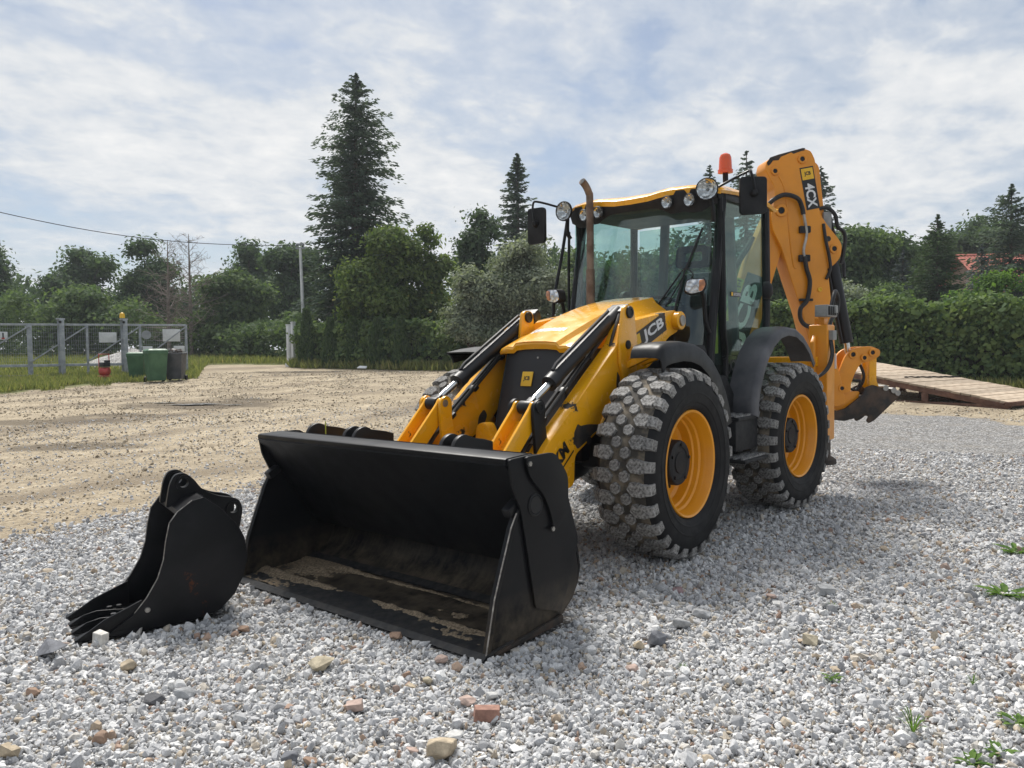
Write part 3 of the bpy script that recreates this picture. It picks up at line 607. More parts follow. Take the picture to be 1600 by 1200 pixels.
# sand lying on the bucket floor: clods and dust with real thickness
sand_m, t, b, o = newmat('bucket_sand'); t.links.new(tmix(t, ramp(t, tnoise(t, 60, 5), [(0.35, 0.0), (0.65, 1.0)]), (0.13, 0.10, 0.065), (0.34, 0.26, 0.17)), b.inputs['Base Color']); b.inputs['Roughness'].default_value = 0.95; bump(t, b, tnoise(t, 140, 4), 0.8, 0.01)
from mathutils import noise as mn
def sand_layer(q):
    nx, ny = 60, 226; P = {}; x0, x1 = 1.70, 2.235
    def dens(x, y):
        n1 = mn.fractal(Vector((x*5.5, y*4.0, 3.3)), 0.9, 2.0, 5); n2 = mn.fractal(Vector((x*26, y*22, 7.7)), 0.8, 2.0, 3)
        left = max(0.0, min(1.0, (-0.35-y)/0.45)); back = math.exp(-((x-1.725)/0.030)**2)*(1.15-0.25*(y+1)/2); mid = math.exp(-((x-2.07-0.0*y)/0.040)**2)*1.05
        spot = 0.55*math.exp(-(((x-1.93)/0.08)**2+((y-0.62)/0.22)**2)) + 0.75*math.exp(-(((x-1.80)/0.10)**2+((y+0.8)/0.3)**2))
        edge = math.exp(-((x-2.16)/0.05)**2)*max(0, min(1, (y-0.2)/0.6))*0.6
        return 0.62*left + 0.75*back + 0.62*mid + spot + edge + n1*0.30 + n2*0.24 - 0.62
    idx = {}; vs_ = []
    for i in range(nx+1):
        for j in range(ny+1):
            x = x0+(x1-x0)*i/nx; y = -HB+0.02+(2*HB-0.04)*j/ny; h = dens(x, y)
            zf = 0.050-(x-1.72)*0.031 if x < 2.0 else 0.041-(x-2.0)*0.03
            zf = (0.0535 if x > 2.03 else zf+0.001) if x < 2.07 else 0.052-(x-2.04)*0.070
            P[i, j] = (x, y, zf + max(-0.006, min(0.018, h*0.030)))
    keep = {}
    for (i, j), p in P.items():
        pass
    for i in range(nx):
        for j in range(ny):
            if max(dens(*P[i+a, j+b_][:2]) for a, b_ in ((0, 0), (1, 0), (0, 1), (1, 1))) > 0.02:
                f = []
                for a, b_ in ((0, 0), (0, 1), (1, 1), (1, 0)):
                    k = (i+a, j+b_)
                    if k not in idx: idx[k] = len(vs_); vs_.append(P[k])
                    f.append(idx[k])
                keep[i, j] = tuple(f)
    q.add(vs_, list(keep.values()))
sl_ = MB(); sand_layer(sl_); so_ = sl_.build('sand', sand_m, bucket, ang=180); tag(so_, 'pale sand left on the bucket floor', kind='stuff')
# ---------------------------------------------------------------- cab
CW = 0.735
def ws_x(y, z):      # windscreen surface: curved in plan, leaning back with height
    return -1.02 - 0.20*(z-1.9)/0.95*0.9 - 0.16*(abs(y)/CW)**3
def windscreen(q): q.sheet([[(ws_x(y, z), y, z) for y in [-CW+0.045+(2*CW-0.09)*k/14 for k in range(15)]] for z in (2.86, 2.6, 2.3, 2.0, 1.75, 1.5)], 0.006)
cabf = one(lambda q: (q.box((-1.75, 0, 1.20), (1.2, 1.30, 0.16)), q.box((-1.22, 0, 1.32), (0.16, 1.34, 0.36))), 'cab_floor', 'black_plastic', bev=0.01)
one(windscreen, 'windscreen', 'windscreen_glass', ang=60)
def pillar(path, w, name='cab_pillar', mat='black_paint'):
    one(lambda q: q.tube(smooth_path(path, 3), w, 10), name, mat)
for s in (-1, 1):
    pillar([(ws_x(CW, 1.40)-0.02, s*CW, 1.30), (ws_x(CW, 1.9)-0.02, s*CW, 1.9), (ws_x(CW, 2.4)-0.02, s*CW, 2.4), (ws_x(CW, 2.9)-0.02, s*CW, 2.92)], 0.042)
    # rear pillar, bowed out behind the door
    pillar([(-2.02, s*(CW+0.02), 1.30), (-2.24, s*(CW+0.02), 1.62), (-2.33, s*(CW+0.02), 1.80), (-2.36, s*(CW+0.01), 2.3), (-2.36, s*CW, 2.92)], 0.040)
    one(lambda q: q.beam((-1.25, s*CW, 2.90), (-2.36, s*CW, 2.92), 0.06, 0.07), 'cab_rail', 'black_paint', bev=0.01)
    one(lambda q: q.tube(smooth_path([(-1.20, s*(CW+0.01), 1.33), (-1.26, s*(CW+0.01), 1.16), (-1.40, s*(CW+0.01), 1.08), (-1.72, s*(CW+0.01), 1.08), (-1.86, s*(CW+0.01), 1.14), (-2.02, s*(CW+0.02), 1.36), (-2.20, s*(CW+0.02), 1.58), (-2.33, s*(CW+0.02), 1.78)], 4), 0.035, 8), 'door_sill', 'black_paint')
    def dg(q):
        poly = [(-1.22, 1.35), (-1.27, 1.17), (-1.40, 1.09), (-1.72, 1.09), (-1.85, 1.15), (-2.02, 1.37), (-2.20, 1.60), (-2.32, 1.80), (-2.35, 2.88), (-1.24, 2.88)]
        xz(q, poly, s*CW-0.003, s*CW+0.003)
    door = one(dg, 'door_glass', 'door_glass')
    # door post between the front and rear side windows, slightly curved, with grab handle
    one(lambda q: q.tube(smooth_path([(-1.31, s*(CW+0.01), 2.88), (-1.33, s*(CW+0.012), 2.3), (-1.36, s*(CW+0.014), 1.75), (-1.41, s*(CW+0.014), 1.45), (-1.39, s*(CW+0.012), 1.10)], 4), 0.030, 8), 'door_post', 'black_paint')
    one(lambda q: q.tube(smooth_path([(-1.24, s*(CW+0.075), 2.74), (-1.24, s*(CW+0.085), 2.3), (-1.25, s*(CW+0.085), 1.75), (-1.30, s*(CW+0.08), 1.52), (-1.30, s*(CW+0.04), 1.48)], 5), 0.014, 8), 'grab_rail', 'black_paint')
    # rear corner hinge
    one(lambda q: q.lathe([(0.0, 0.06), (0.05, 0.055), (0.085, 0.03), (0.085, -0.02), (0.05, -0.03)], (-2.26, s*(CW+0.05), 2.12), (-0.2, s, 0), 16), 'window_latch', 'black_plastic', ang=60)
one(lambda q: q.sheet([[(-2.40, y, z) for y in (-CW+0.05, 0, CW-0.05)] for z in (2.86, 1.55)], 0.006), 'rear_window', 'door_glass')
one(lambda q: (q.box((-2.40, 0, 1.35), (0.05, 1.45, 0.45)), ), 'rear_panel', 'black_plastic', bev=0.01)
# roof: yellow shell with a raised brow over each pair of work lamps, black visor underneath
def brow(y):
    a = abs(y); return 2.955 + 0.034*(lambda q_: q_*q_*(3-2*q_))(max(0, min(1, (a-0.10)/0.32)))
def roof_outline(y): return -1.065 - 0.15*(abs(y)/0.78)**3
def roof(q):
    ys = [-0.80, -0.77, -0.70, -0.55, -0.40, -0.30, -0.18, 0, 0.18, 0.30, 0.40, 0.55, 0.70, 0.77, 0.80]; rows = []
    def edge(y): return 0.06*max(0, (abs(y)-0.66)/0.14)**2
    rows.append([(roof_outline(y)+0.005, y, brow(y)-0.075-edge(y)*0.4) for y in ys])
    rows.append([(roof_outline(y)+0.012, y, brow(y)-0.03-edge(y)*0.6) for y in ys])
    rows.append([(roof_outline(y)-0.03, y, brow(y)-edge(y)) for y in ys])
    for x, lift in ((-1.30, 0.035), (-1.6, 0.06), (-2.0, 0.065), (-2.36, 0.05), (-2.50, 0.02)):
        rows.append([(x, y, max(brow(y), 2.975)+lift-edge(y)-0.03*(abs(y)/0.8)**2) for y in ys])
    rows.append([(-2.54, y, 2.93) for y in ys])
    q.sheet(rows, 0.03)
rf = one(roof, 'cab_roof', 'yellow_paint', ang=28)
def visor(q):
    ys = [-0.76+1.52*k/24 for k in range(25)]
    def low(y):
        a = abs(y); return 2.835 - 0.075*math.exp(-((a-0.40)/0.10)**2) - 0.085*math.exp(-((a-0.60)/0.11)**2)
    q.sheet([[(roof_outline(y)-0.012, y, brow(y)-0.04) for y in ys], [(roof_outline(y)-0.02, y, 2.88) for y in ys], [(roof_outline(y)-0.05, y, low(y)) for y in ys]], 0.02)
one(visor, 'visor', 'black_plastic', rf, ang=60)
one(lambda q: q.box((-1.78, 0, 2.90), (1.12, 1.42, 0.05)), 'headliner', 'cab_lining', rf)
def round_lamp(p, ax_, rad, name, parent=bh, housing='black_plastic'):
    p = Vector(p); ax_ = Vector(ax_).normalized(); mb = MB(); mb.lathe([(0.0, -rad*0.75), (rad*0.5, -rad*0.7), (rad*0.95, -rad*0.15), (rad*1.04, 0.0), (rad*1.04, 0.012), (rad*0.95, 0.018), (rad*0.94, 0.0)], p, ax_, 28)
    l = mb.build(name, M[housing], parent, ang=40)
    one(lambda q: q.lathe([(rad*0.94, 0.006), (rad*0.7, -rad*0.12), (rad*0.4, -rad*0.25), (rad*0.16, -rad*0.3), (0.0, -rad*0.12)], p, ax_, 28), 'reflector', 'lamp_reflector', l, ang=60)
    one(lambda q: q.lathe([(rad*0.95, 0.010), (rad*0.6, 0.020), (0.0, 0.024)], p, ax_, 28), 'lens', 'clear_lens', l, ang=60); return l
for y in (-0.53, -0.345, 0.37, 0.565): round_lamp((roof_outline(y)+0.015, y, 2.853), (1, 0.0, -0.12), 0.056, 'work_lamp')
for s in (-1, 1):
    l = round_lamp((-1.07, s*0.745, 2.915), (1, 0.12*s+0.14, -0.05), 0.092, 'spot_lamp')
    one(lambda q: (q.tube(smooth_path([(-1.13, s*0.75, 2.85), (-1.15, s*0.765, 2.72), (-1.18, s*0.75, 2.66)], 4), 0.020, 8)), 'lamp_bracket', 'black_paint', l)
# beacon
bc_ = one(lambda q: q.lathe([(0.0, 0.0), (0.066, 0.0), (0.066, 0.030), (0.058, 0.034), (0.055, 0.10), (0.052, 0.135), (0.040, 0.160), (0.018, 0.172), (0.0, 0.174)], (-1.455, 0.735, 3.115), (0.07, 0.03, 1), 28), 'beacon', 'beacon_orange', ang=35)
one(lambda q: q.cyl((-1.46, 0.735, 3.03), (-1.455, 0.735, 3.115), 0.024, n=16), 'beacon_stem', 'black_plastic', bc_)
# mirrors on bent arms
def mirror(s, c, yaw, w=0.24, h=0.33):
    Rm = Matrix.Rotation(yaw, 3, 'Z'); c = Vector(c); mb = MB(); poly = rpoly([(-w/2, -h/2), (w/2, -h/2+0.01), (w/2, h/2), (-w/2, h/2)], 0.04, 4)
    U, V = Rm @ Vector((0, 1, 0)), Vector((0, 0, 1)); mb.prism(poly, c, U, V, -0.035, 0.012)
    m_ = mb.build('mirror', M['black_plastic'], bh, bev=0.012)
    one(lambda q: q.prism(rpoly([(-w/2+0.015, -h/2+0.015), (w/2-0.015, -h/2+0.02), (w/2-0.015, h/2-0.015), (-w/2+0.015, h/2-0.015)], 0.03, 4), c, U, V, -0.038, -0.036), 'mirror_glass', 'chrome_rod', m_)
    W = U.cross(V); one(lambda q: q.lathe([(0.0, 0.045), (0.02, 0.042), (0.034, 0.022), (0.036, 0.0)], c+W*0.012+V*(0.02), W, 16), 'mirror_joint', 'black_plastic', m_)
    one(lambda q: q.tube(smooth_path([(-1.20, s*0.74, 2.93), (c.x+0.01, c.y-s*0.06, c.z+h/2+0.045), (c.x+0.05, c.y, c.z+h/2+0.03), tuple(c+W*0.045+V*0.06), tuple(c+W*0.03+V*0.02)], 4), 0.011, 8), 'mirror_arm', 'black_paint', m_)
mirror(1, (-1.47, 0.985, 2.885), R(38), 0.235, 0.33); mirror(-1, (-1.02, -1.05, 2.80), R(6), 0.20, 0.36)
# indicator / head lamps in front of the cab
for s in (-1, 1):
    c = Vector((-0.86, s*0.735, 2.085)); U = Vector((-0.10*s+0.28, 0.97, 0)).normalized(); U = Vector((-0.45 if s > 0 else 0.12, 0.9, 0)).normalized(); V = Vector((0, 0, 1))
    poly = rpoly([(-0.095, -0.05), (-0.075, 0.062), (0.085, 0.066), (0.10, 0.01), (0.07, -0.05), (-0.03, -0.075)], 0.04, 4)
    if s < 0: poly = [(-a, b_) for a, b_ in poly]
    hb = one(lambda q: q.prism(poly, c, U, V, -0.09, 0.0), 'head_lamp', 'black_plastic', bev=0.010)
    inn = [(a*0.88, b_*0.88) for a, b_ in poly]
    one(lambda q: q.prism(inn, c, U, V, 0.0005, 0.010), 'reflector', 'lamp_reflector', hb, bev=0.006)
    k = 1 if s > 0 else -1
    one(lambda q: q.prism(rpoly([(k*0.03, -0.045), (k*0.035, 0.05), (k*0.075, 0.052), (k*0.086, 0.01), (k*0.06, -0.040)], 0.012, 3), c, U, V, 0.011, 0.014), 'indicator', 'amber_lens', hb, bev=0.003)
    one(lambda q: q.tube(smooth_path([tuple(c+Vector((-0.09, 0, -0.02))), (-1.02, s*0.735, 2.0), (-1.06, s*0.735, 1.80), (-1.12, s*0.74, 1.7)], 4), 0.018, 8), 'lamp_bracket', 'black_paint', hb)
# thin stay beside the right front corner, carrying the lamp and the mirror
one(lambda q: q.tube(smooth_path([(-0.98, -0.80, 1.55), (-0.98, -0.82, 2.0), (-1.10, -0.80, 2.5), (-1.17, -0.78, 2.85)], 5), 0.016, 8), 'stay_bar', 'black_paint')
# wiper with two arms and blade
wp_ = one(lambda q: q.tube([(ws_x(0.30, 1.97)+0.02, 0.30, 1.96), (ws_x(0.47, 2.2)+0.05, 0.50, 2.23)], 0.008, 6), 'wiper_arm', 'black_paint')
one(lambda q: q.tube([(ws_x(0.36, 1.97)+0.02, 0.37, 1.94), (ws_x(0.5, 2.2)+0.05, 0.53, 2.21)], 0.006, 6), 'wiper_link', 'black_paint', wp_)
one(lambda q: (q.tube([(ws_x(0.40, 1.75)+0.02, 0.43, 1.75), (ws_x(0.52, 2.2)+0.045, 0.52, 2.23), (ws_x(0.62, 2.62)+0.014, 0.62, 2.62)], 0.010, 6)), 'wiper_blade', 'hose_rubber', wp_)
one(lambda q: q.tube(smooth_path([(ws_x(0.5, 2.2)+0.05, 0.50, 2.24), (ws_x(0.5, 2.2)+0.07, 0.56, 2.26), (ws_x(0.5, 2.2)+0.07, 0.62, 2.20), (ws_x(0.5, 2.2)+0.06, 0.57, 2.15)], 5), 0.005, 6), 'washer_hose', 'hose_rubber', wp_)
# interior
st = one(lambda q: (q.box((-1.95, 0.02, 1.72), (0.50, 0.50, 0.14)), q.box((-1.95, 0.02, 1.48), (0.34, 0.34, 0.36))), 'seat', 'seat_fabric', bev=0.05, seg=3)
def backrest(q):
    poly = rpoly([(-0.26, 1.74), (0.26, 1.74), (0.25, 2.28), (0.19, 2.36), (-0.19, 2.36), (-0.25, 2.28)], 0.06)
    q.prism(poly, (-2.20, 0.02, 0), (0, 1, 0), (-0.12, 0, 1), -0.06, 0.06)
one(backrest, 'backrest', 'seat_fabric', st, bev=0.03, seg=3)
def headrest(q):
    ring = rpoly([(-0.19, 2.40), (0.19, 2.40), (0.17, 2.62), (-0.17, 2.62)], 0.06, 4); hole = rpoly([(-0.12, 2.46), (0.12, 2.46), (0.11, 2.56), (-0.11, 2.56)], 0.03, 4)
    n = len(ring); secs = []
    for w_ in (-0.045, 0.045): secs.append([(-2.27+w_, 0.02+a, b_) for a, b_ in ring]); 
    H0 = [(-2.27-0.045, 0.02+a, b_) for a, b_ in hole]; H1 = [(-2.27+0.045, 0.02+a, b_) for a, b_ in hole]
    q.loft([secs[0], secs[1], H1, H0, secs[0]], cap=False)
one(headrest, 'headrest', 'seat_fabric', st, ang=60)
sw = one(lambda q: q.tube([(-1.62, 0.05, 1.30), (-1.50, 0.05, 1.75), (-1.56, 0.05, 1.96)], [0.075, 0.06, 0.045], 12), 'steering_column', 'black_plastic')
swc, swn = Vector((-1.575, 0.05, 1.99)), Vector((-0.35, 0, 1)).normalized(); swu = Vector((0, 1, 0)); swv = swn.cross(swu)
def steer(q):
    q.tube([swc+(swu*math.cos(2*math.pi*k/32)+swv*math.sin(2*math.pi*k/32))*0.19 for k in range(33)], 0.016, 8, cap=False)
    for a in (90, 210, 330): q.tube([swc, swc+(swu*math.cos(R(a))+swv*math.sin(R(a)))*0.19], 0.014, 6)
one(steer, 'steering_wheel', 'black_plastic', sw)
one(lambda q: (q.box((-1.22, 0.05, 1.75), (0.16, 1.25, 0.40)), q.box((-1.34, -0.45, 1.60), (0.35, 0.35, 0.5))), 'dashboard', 'black_plastic', bev=0.03, seg=3)
one(lambda q: (q.box((-1.85, 0.42, 1.62), (0.5, 0.18, 0.42)), q.box((-1.85, -0.42, 1.62), (0.5, 0.18, 0.42)), q.tube([(-1.7, 0.42, 1.80), (-1.66, 0.40, 2.05)], 0.012, 8), q.tube([(-1.7, -0.42, 1.80), (-1.66, -0.40, 2.08)], 0.012, 8)), 'side_console', 'black_plastic', bev=0.02)
for s in (-1, 1): one(lambda q: q.beam((-2.37, s*0.42, 1.55), (-2.37, s*0.36, 2.90), 0.09, 0.05, (1, 0, 0)), 'rear_post', 'cab_lining', bev=0.01)
one(lambda q: q.box((-1.30, 0.70, 1.70), (0.10, 0.03, 0.36)), 'first_aid_box', 'lime_decal', bev=0.008)
# stickers on the door glass
dgl = one(lambda q: q.prism([(-0.105, -0.022), (0.105, -0.022), (0.105, 0.022), (-0.105, 0.022)], (-1.66, CW+0.006, 2.055), (-1, 0, 0.0), (0, 0, 1), 0.0, 0.002), 'window_sticker', 'black_decal')
lettering('EASYCONTROL', (-1.685, CW+0.0095, 2.055), (-1, 0, 0), (0, 0, 1), M['white_decal'], dgl, width=0.155, height=0.028, bold=0.02)
one(lambda q: q.prism([(-0.016, -0.016), (0.016, -0.016), (0.016, 0.016), (-0.016, 0.016)], (-1.576, CW+0.006, 2.055), (-1, 0, 0), (0, 0, 1), 0.0, 0.003), 'sticker_mark', 'yellow_decal', dgl)
lettering('T491', (-2.04, CW+0.006, 1.98), (-1, 0, 0), (0, 0, 1), M['black_decal'], bh, width=0.11, height=0.05, bold=0.01)
lettering('JCB', (-1.60, CW+0.006, 1.40), (-1, 0, 0.0), (-0.16, 0, 1), M['black_decal'], bh, width=0.17, height=0.13, bold=0.03)
def frame_line(q):
    P = [(-1.48, 1.31), (-1.48, 1.50), (-1.70, 1.50), (-1.72, 1.36), (-1.54, 1.28)]
    q.tube([(x, CW+0.006, z) for x, z in P+P[:1]], 0.003, 4)
one(frame_line, 'sticker_frame', 'black_decal')
one(lambda q: q.box((-1.56, CW+0.042, 1.092), (0.24, 0.012, 0.024)), 'sill_label', 'white_decal')
# ---------------------------------------------------------------- mudguards, steps, tank
def guard(cx, prof, yi, yo, name, mat, lip=0.085):
    """swept sheet: prof = (x, z) from front to back, with a rolled outer lip"""
    def f(q):
        rows = []
        for x, z in prof:
            cvec = Vector((x-cx, z-0.72)).normalized(); rows.append([(x, yi, z), (x, yi+(yo-yi)*0.5, z+0.004), (x, yo-0.05, z), (x-cvec.x*0.008, yo-0.015, z-cvec.y*0.008), (x-cvec.x*0.035, yo, z-cvec.y*0.035), (x-cvec.x*lip, yo, z-cvec.y*lip)])
        q.sheet(rows, 0.012)
    return one(f, name, mat, ang=50)
fg = guard(0.0, [(0.22, 1.50), (0.205, 1.555), (0.16, 1.59), (0.05, 1.608), (-0.15, 1.62), (-0.32, 1.605), (-0.48, 1.56), (-0.64, 1.47), (-0.78, 1.35), (-0.89, 1.21), (-0.96, 1.08), (-1.0, 0.96)], 0.76, 1.01, 'mudguard', 'black_paint', 0.15)
one(lambda q: (q.beam((0.02, 0.56, 1.42), (0.02, 0.92, 1.57), 0.05, 0.05), q.beam((-0.25, 0.56, 1.45), (-0.25, 0.92, 1.58), 0.05, 0.05)), 'guard_bracket', 'yellow_worn', bev=0.006)
one(lambda q: q.prism(rpoly([(-0.62, 1.56), (-0.95, 1.60), (-1.10, 1.35), (-1.05, 1.0), (-0.90, 1.0), (-0.78, 1.30)], 0.04), (0, 0.62, 0), (1, 0, 0), (0, 0, 1), -0.16, 0.0), 'guard_inner', 'black_plastic', bev=0.01)
guardR = [(-1.40, 0.98), (-1.395, 1.10), (-1.43, 1.22), (-1.52, 1.38), (-1.64, 1.53), (-1.80, 1.655), (-1.98, 1.735), (-2.18, 1.765), (-2.40, 1.75), (-2.62, 1.68), (-2.80, 1.57), (-2.94, 1.43)]
for s in (1, -1):
    if s > 0: guard(-WB, guardR, 0.78, 1.035, 'mudguard', 'fender_plastic')
    else:
        guard(-WB, guardR, -0.78, -1.035, 'mudguard', 'fender_plastic'); guard(0, [(0.34, 1.548), (0.18, 1.575), (-0.02, 1.595), (-0.24, 1.60), (-0.42, 1.575), (-0.60, 1.50), (-0.76, 1.38), (-0.89, 1.24), (-1.03, 0.98)], -0.60, -0.93, 'mudguard', 'black_plastic')
one(lambda q: (q.prism(rpoly([(-0.98, 1.0), (-1.05, 1.30), (-1.25, 1.34), (-1.50, 1.08), (-1.52, 0.62), (-1.02, 0.62)], 0.04), (0, 0.66, 0), (1, 0, 0), (0, 0, 1), -0.17, 0.0)), 'side_tank', 'black_plastic', bev=0.015)
one(lambda q: q.box((-1.30, 0.90, 0.82), (0.46, 0.20, 0.26)), 'step_box', 'black_plastic', bev=0.015)
surf('step_tread', (0.22, 0.22, 0.22), (0.40, 0.395, 0.385), 0.55, 0.75, 18, metal=0.5)
def step(x0, x1, y0, y1, z):
    sb = one(lambda q: q.box(((x0+x1)/2, (y0+y1)/2, z-0.02), (x1-x0, y1-y0, 0.03)), 'step', 'black_plastic', bev=0.008)
    for k in range(3):
        y = y0+(y1-y0)*(0.25+0.3*k)
        def f(q):
            n = 12
            q.box(((x0+x1)/2, y, z-0.001), (x1-x0-0.02, 0.018, 0.012))
            for i in range(n): q.box((x0+0.02+(x1-x0-0.04)*i/(n-1), y, z+0.008), (0.012, 0.022, 0.012))
        one(f, 'step_tread', 'step_tread', sb)
step(-1.52, -1.08, 0.78, 1.02, 0.985); step(-1.55, -1.05, 0.86, 1.09, 0.635)
# ---------------------------------------------------------------- backhoe: slewed to the left rear
KP = Vector((-3.35, -0.35, 0)); EA = Vector((-0.70711, 0.70711, 0)); EZ = Vector((0, 0, 1)); EW = EA.cross(EZ)
def bp(e, z, w=0.0): return KP+EA*e+EZ*z+EW*w
def pr(q, poly, w0, w1): return q.prism(poly, KP, EA, EZ, w0, w1)
surf('backhoe_yellow', (0.74, 0.28, 0.008), (0.66, 0.25, 0.012), 0.32, 0.5, 3, coat=0.15)
# rear frame with two cross rails and two stabiliser legs
one(lambda q: (q.box((-3.12, 0, 1.42), (0.12, 2.0, 0.10)), q.box((-3.12, 0, 0.62), (0.12, 2.0, 0.12)), q.box((-3.10, 0, 1.0), (0.03, 1.7, 0.75))), 'rear_frame', 'yellow_worn', bev=0.008)
def stabiliser(s):
    y = s*1.0
    g = one(lambda q: (q.prism(rpoly([(-3.10, 1.80), (-3.34, 1.80), (-3.34, 0.60), (-3.10, 0.60)], 0.02), (0, y-0.095, 0), (1, 0, 0), (0, 0, 1), -0.19, 0.0), q.prism([(-3.02, 1.62), (-3.10, 1.70), (-3.10, 0.66), (-3.02, 0.9)], (0, y-0.06, 0), (1, 0, 0), (0, 0, 1), -0.05, 0.0)), 'stabiliser_leg', 'backhoe_yellow', bev=0.02, seg=3)
    one(lambda q: q.box((-3.22, y, 0.53), (0.17, 0.14, 0.22)), 'inner_leg', 'dark_steel', g, bev=0.01)
    one(lambda q: q.lathe([(0.0, 0.10), (0.05, 0.10), (0.11, 0.075), (0.145, 0.05), (0.15, 0.01), (0.14, 0.0), (0.0, 0.0)], (-3.22, y, 0.345), (0, 0, 1), 26), 'foot_pad', 'dark_steel', g, ang=40)
    one(lambda q: (q.box((-3.20, y, 1.835), (0.12, 0.10, 0.07)), q.tube([(-3.14, y, 1.80), (-3.14, y, 1.90)], 0.012, 6)), 'leg_cap', 'backhoe_yellow', g, bev=0.008)
    vb = one(lambda q: (q.box((-3.19, y+s*0.05, 1.94), (0.30, 0.13, 0.12)), q.box((-3.26, y+s*0.1, 1.96), (0.08, 0.08, 0.08))), 'valve_block', 'grey_lever', g, bev=0.008)
    for k in range(4): one(lambda q: q.box((-3.08-0.06*k, y+s*0.12, 1.94), (0.035, 0.02, 0.09)), 'valve_plug', 'black_metal', vb, bev=0.004)
    one(lambda q: q.box((-3.20, y+s*0.115, 1.69), (0.12, 0.05, 0.10)), 'side_marker', 'grey_lever', g, bev=0.01)
    for k in range(2):
        one(lambda q: q.tube(smooth_path([(-3.16-0.05*k, y+s*0.10, 1.64), (-3.12-0.05*k, y+s*0.13, 1.50), (-3.02-0.06*k, y+s*0.12, 1.36), (-2.92-0.04*k, y+s*0.06, 1.27), (-2.84, y, 1.26)], 5), 0.013, 8), 'hose', 'hose_rubber', g)
    one(lambda q: q.box((-3.35, y+s*0.09, 1.42), (0.02, 0.03, 0.16)), 'leg_label', 'white_decal', g)
    return g
stabiliser(1); stabiliser(-1)
one(lambda q: q.tube(smooth_path([(-3.33, 1.05, 1.93), (-3.40, 1.06, 2.10), (-3.50, 1.05, 2.16), (-3.62, 1.04, 2.08), (-3.60, 1.03, 1.93), (-3.46, 1.02, 1.86), (-3.36, 1.02, 1.70)], 6), 0.022, 10), 'hose', 'hose_rubber')
one(lambda q: (q.box((KP.x+0.02, KP.y, 0.95), (0.26, 0.34, 0.75)), q.cyl((KP.x-0.05, KP.y, 0.55), (KP.x-0.05, KP.y, 1.32), 0.10, n=20)), 'kingpost', 'yellow_worn', bev=0.02)
BOOM = [(-0.12, 0.98), (0.10, 0.86), (0.42, 1.30), (0.56, 1.68), (0.74, 2.31), (0.88, 2.75), (0.96, 3.08), (0.88, 3.26), (0.74, 3.22), (0.62, 2.98), (0.46, 2.62), (0.29, 2.10), (0.10, 1.50)]
boom = one(lambda q: pr(q, rpoly(BOOM, [0.06, 0.06, 0.1, 0.1, 0.1, 0.08, 0.08, 0.06, 0.06, 0.08, 0.1, 0.1, 0.1], 3), -0.085, 0.085), 'boom', 'backhoe_yellow', bev=0.01)
Ub = Vector((EA*0.32+EZ*0.95)).normalized(); Vb = Ub.cross(EW); Vb = -Vb if Vb.dot(EA) > 0 else Vb
bd = one(lambda q: q.prism([(-0.52, -0.125), (0.52, -0.125), (0.52, 0.125), (-0.52, 0.125)], bp(0.405, 1.92, 0.086), Ub, Vb, *((0.0, 0.002) if Ub.cross(Vb).dot(EW) > 0 else (-0.002, 0.0))), 'decal', 'black_decal', boom)
lettering('JCB', bp(0.42, 1.97, 0.0895), Ub, Vb, M['white_decal'], bd, width=0.72, height=0.21, bold=0.04)
one(lambda q: q.prism([(-0.05, -0.05), (0.05, -0.05), (0.05, 0.05), (-0.05, 0.05)], bp(0.25, 1.50, 0.0885), Ub, Vb, *((0.0, 0.002) if Ub.cross(Vb).dot(EW) > 0 else (-0.002, 0.0))), 'decal_mark', 'yellow_decal', bd)
ls = one(lambda q: q.prism([(-0.46, -0.045), (0.46, -0.045), (0.46, 0.045), (-0.46, 0.045)], bp(0.225, 1.94, 0.086), Ub, Vb, *((0.0, 0.002) if Ub.cross(Vb).dot(EW) > 0 else (-0.002, 0.0))), 'web_sticker', 'lime_decal', boom)
lettering('www.', bp(0.10, 1.62, 0.0895), Ub, Vb, M['black_decal'], ls, width=0.22, height=0.05, bold=0.02); lettering('-.pl', bp(0.34, 2.28, 0.0895), Ub, Vb, M['black_decal'], ls, width=0.16, height=0.06, bold=0.02)
one(lambda q: (q.cyl(bp(0.05, 1.25, 0.0)-EA*0.30, bp(0.50, 2.42)-EA*0.22, 0.06, n=18), q.cyl(bp(0.50, 2.42)-EA*0.22, bp(0.66, 2.86)-EA*0.10, 0.032, n=14)), 'boom_ram', 'black_metal', boom)
DIP = [(0.64, 3.62), (0.66, 3.72), (0.76, 3.775), (1.09, 3.865), (1.19, 3.84), (1.24, 3.74), (1.26, 3.58), (1.285, 3.21), (1.335, 3.02), (1.385, 2.57), (1.425, 2.27), (1.465, 1.89), (1.50, 1.44), (1.60, 1.06), (1.62, 0.90), (1.50, 0.86), (1.36, 1.00), (1.27, 1.25), (1.19, 1.59), (1.09, 1.97), (0.95, 2.37), (0.84, 2.72), (0.735, 2.92), (0.715, 3.10), (0.76, 3.27), (0.755, 3.42), (0.69, 3.53)]
dip = one(lambda q: pr(q, rpoly(DIP, 0.035, 3), -0.135, 0.135), 'dipper_arm', 'backhoe_yellow', bev=0.014, seg=3)
one(lambda q: pr(q, rpoly([(1.20, 3.80), (1.34, 3.70), (1.40, 3.2), (1.42, 2.55), (1.30, 2.55), (1.22, 3.2)], 0.05), -0.12, 0.03), 'dipper_back_plate', 'backhoe_yellow', dip, bev=0.01)
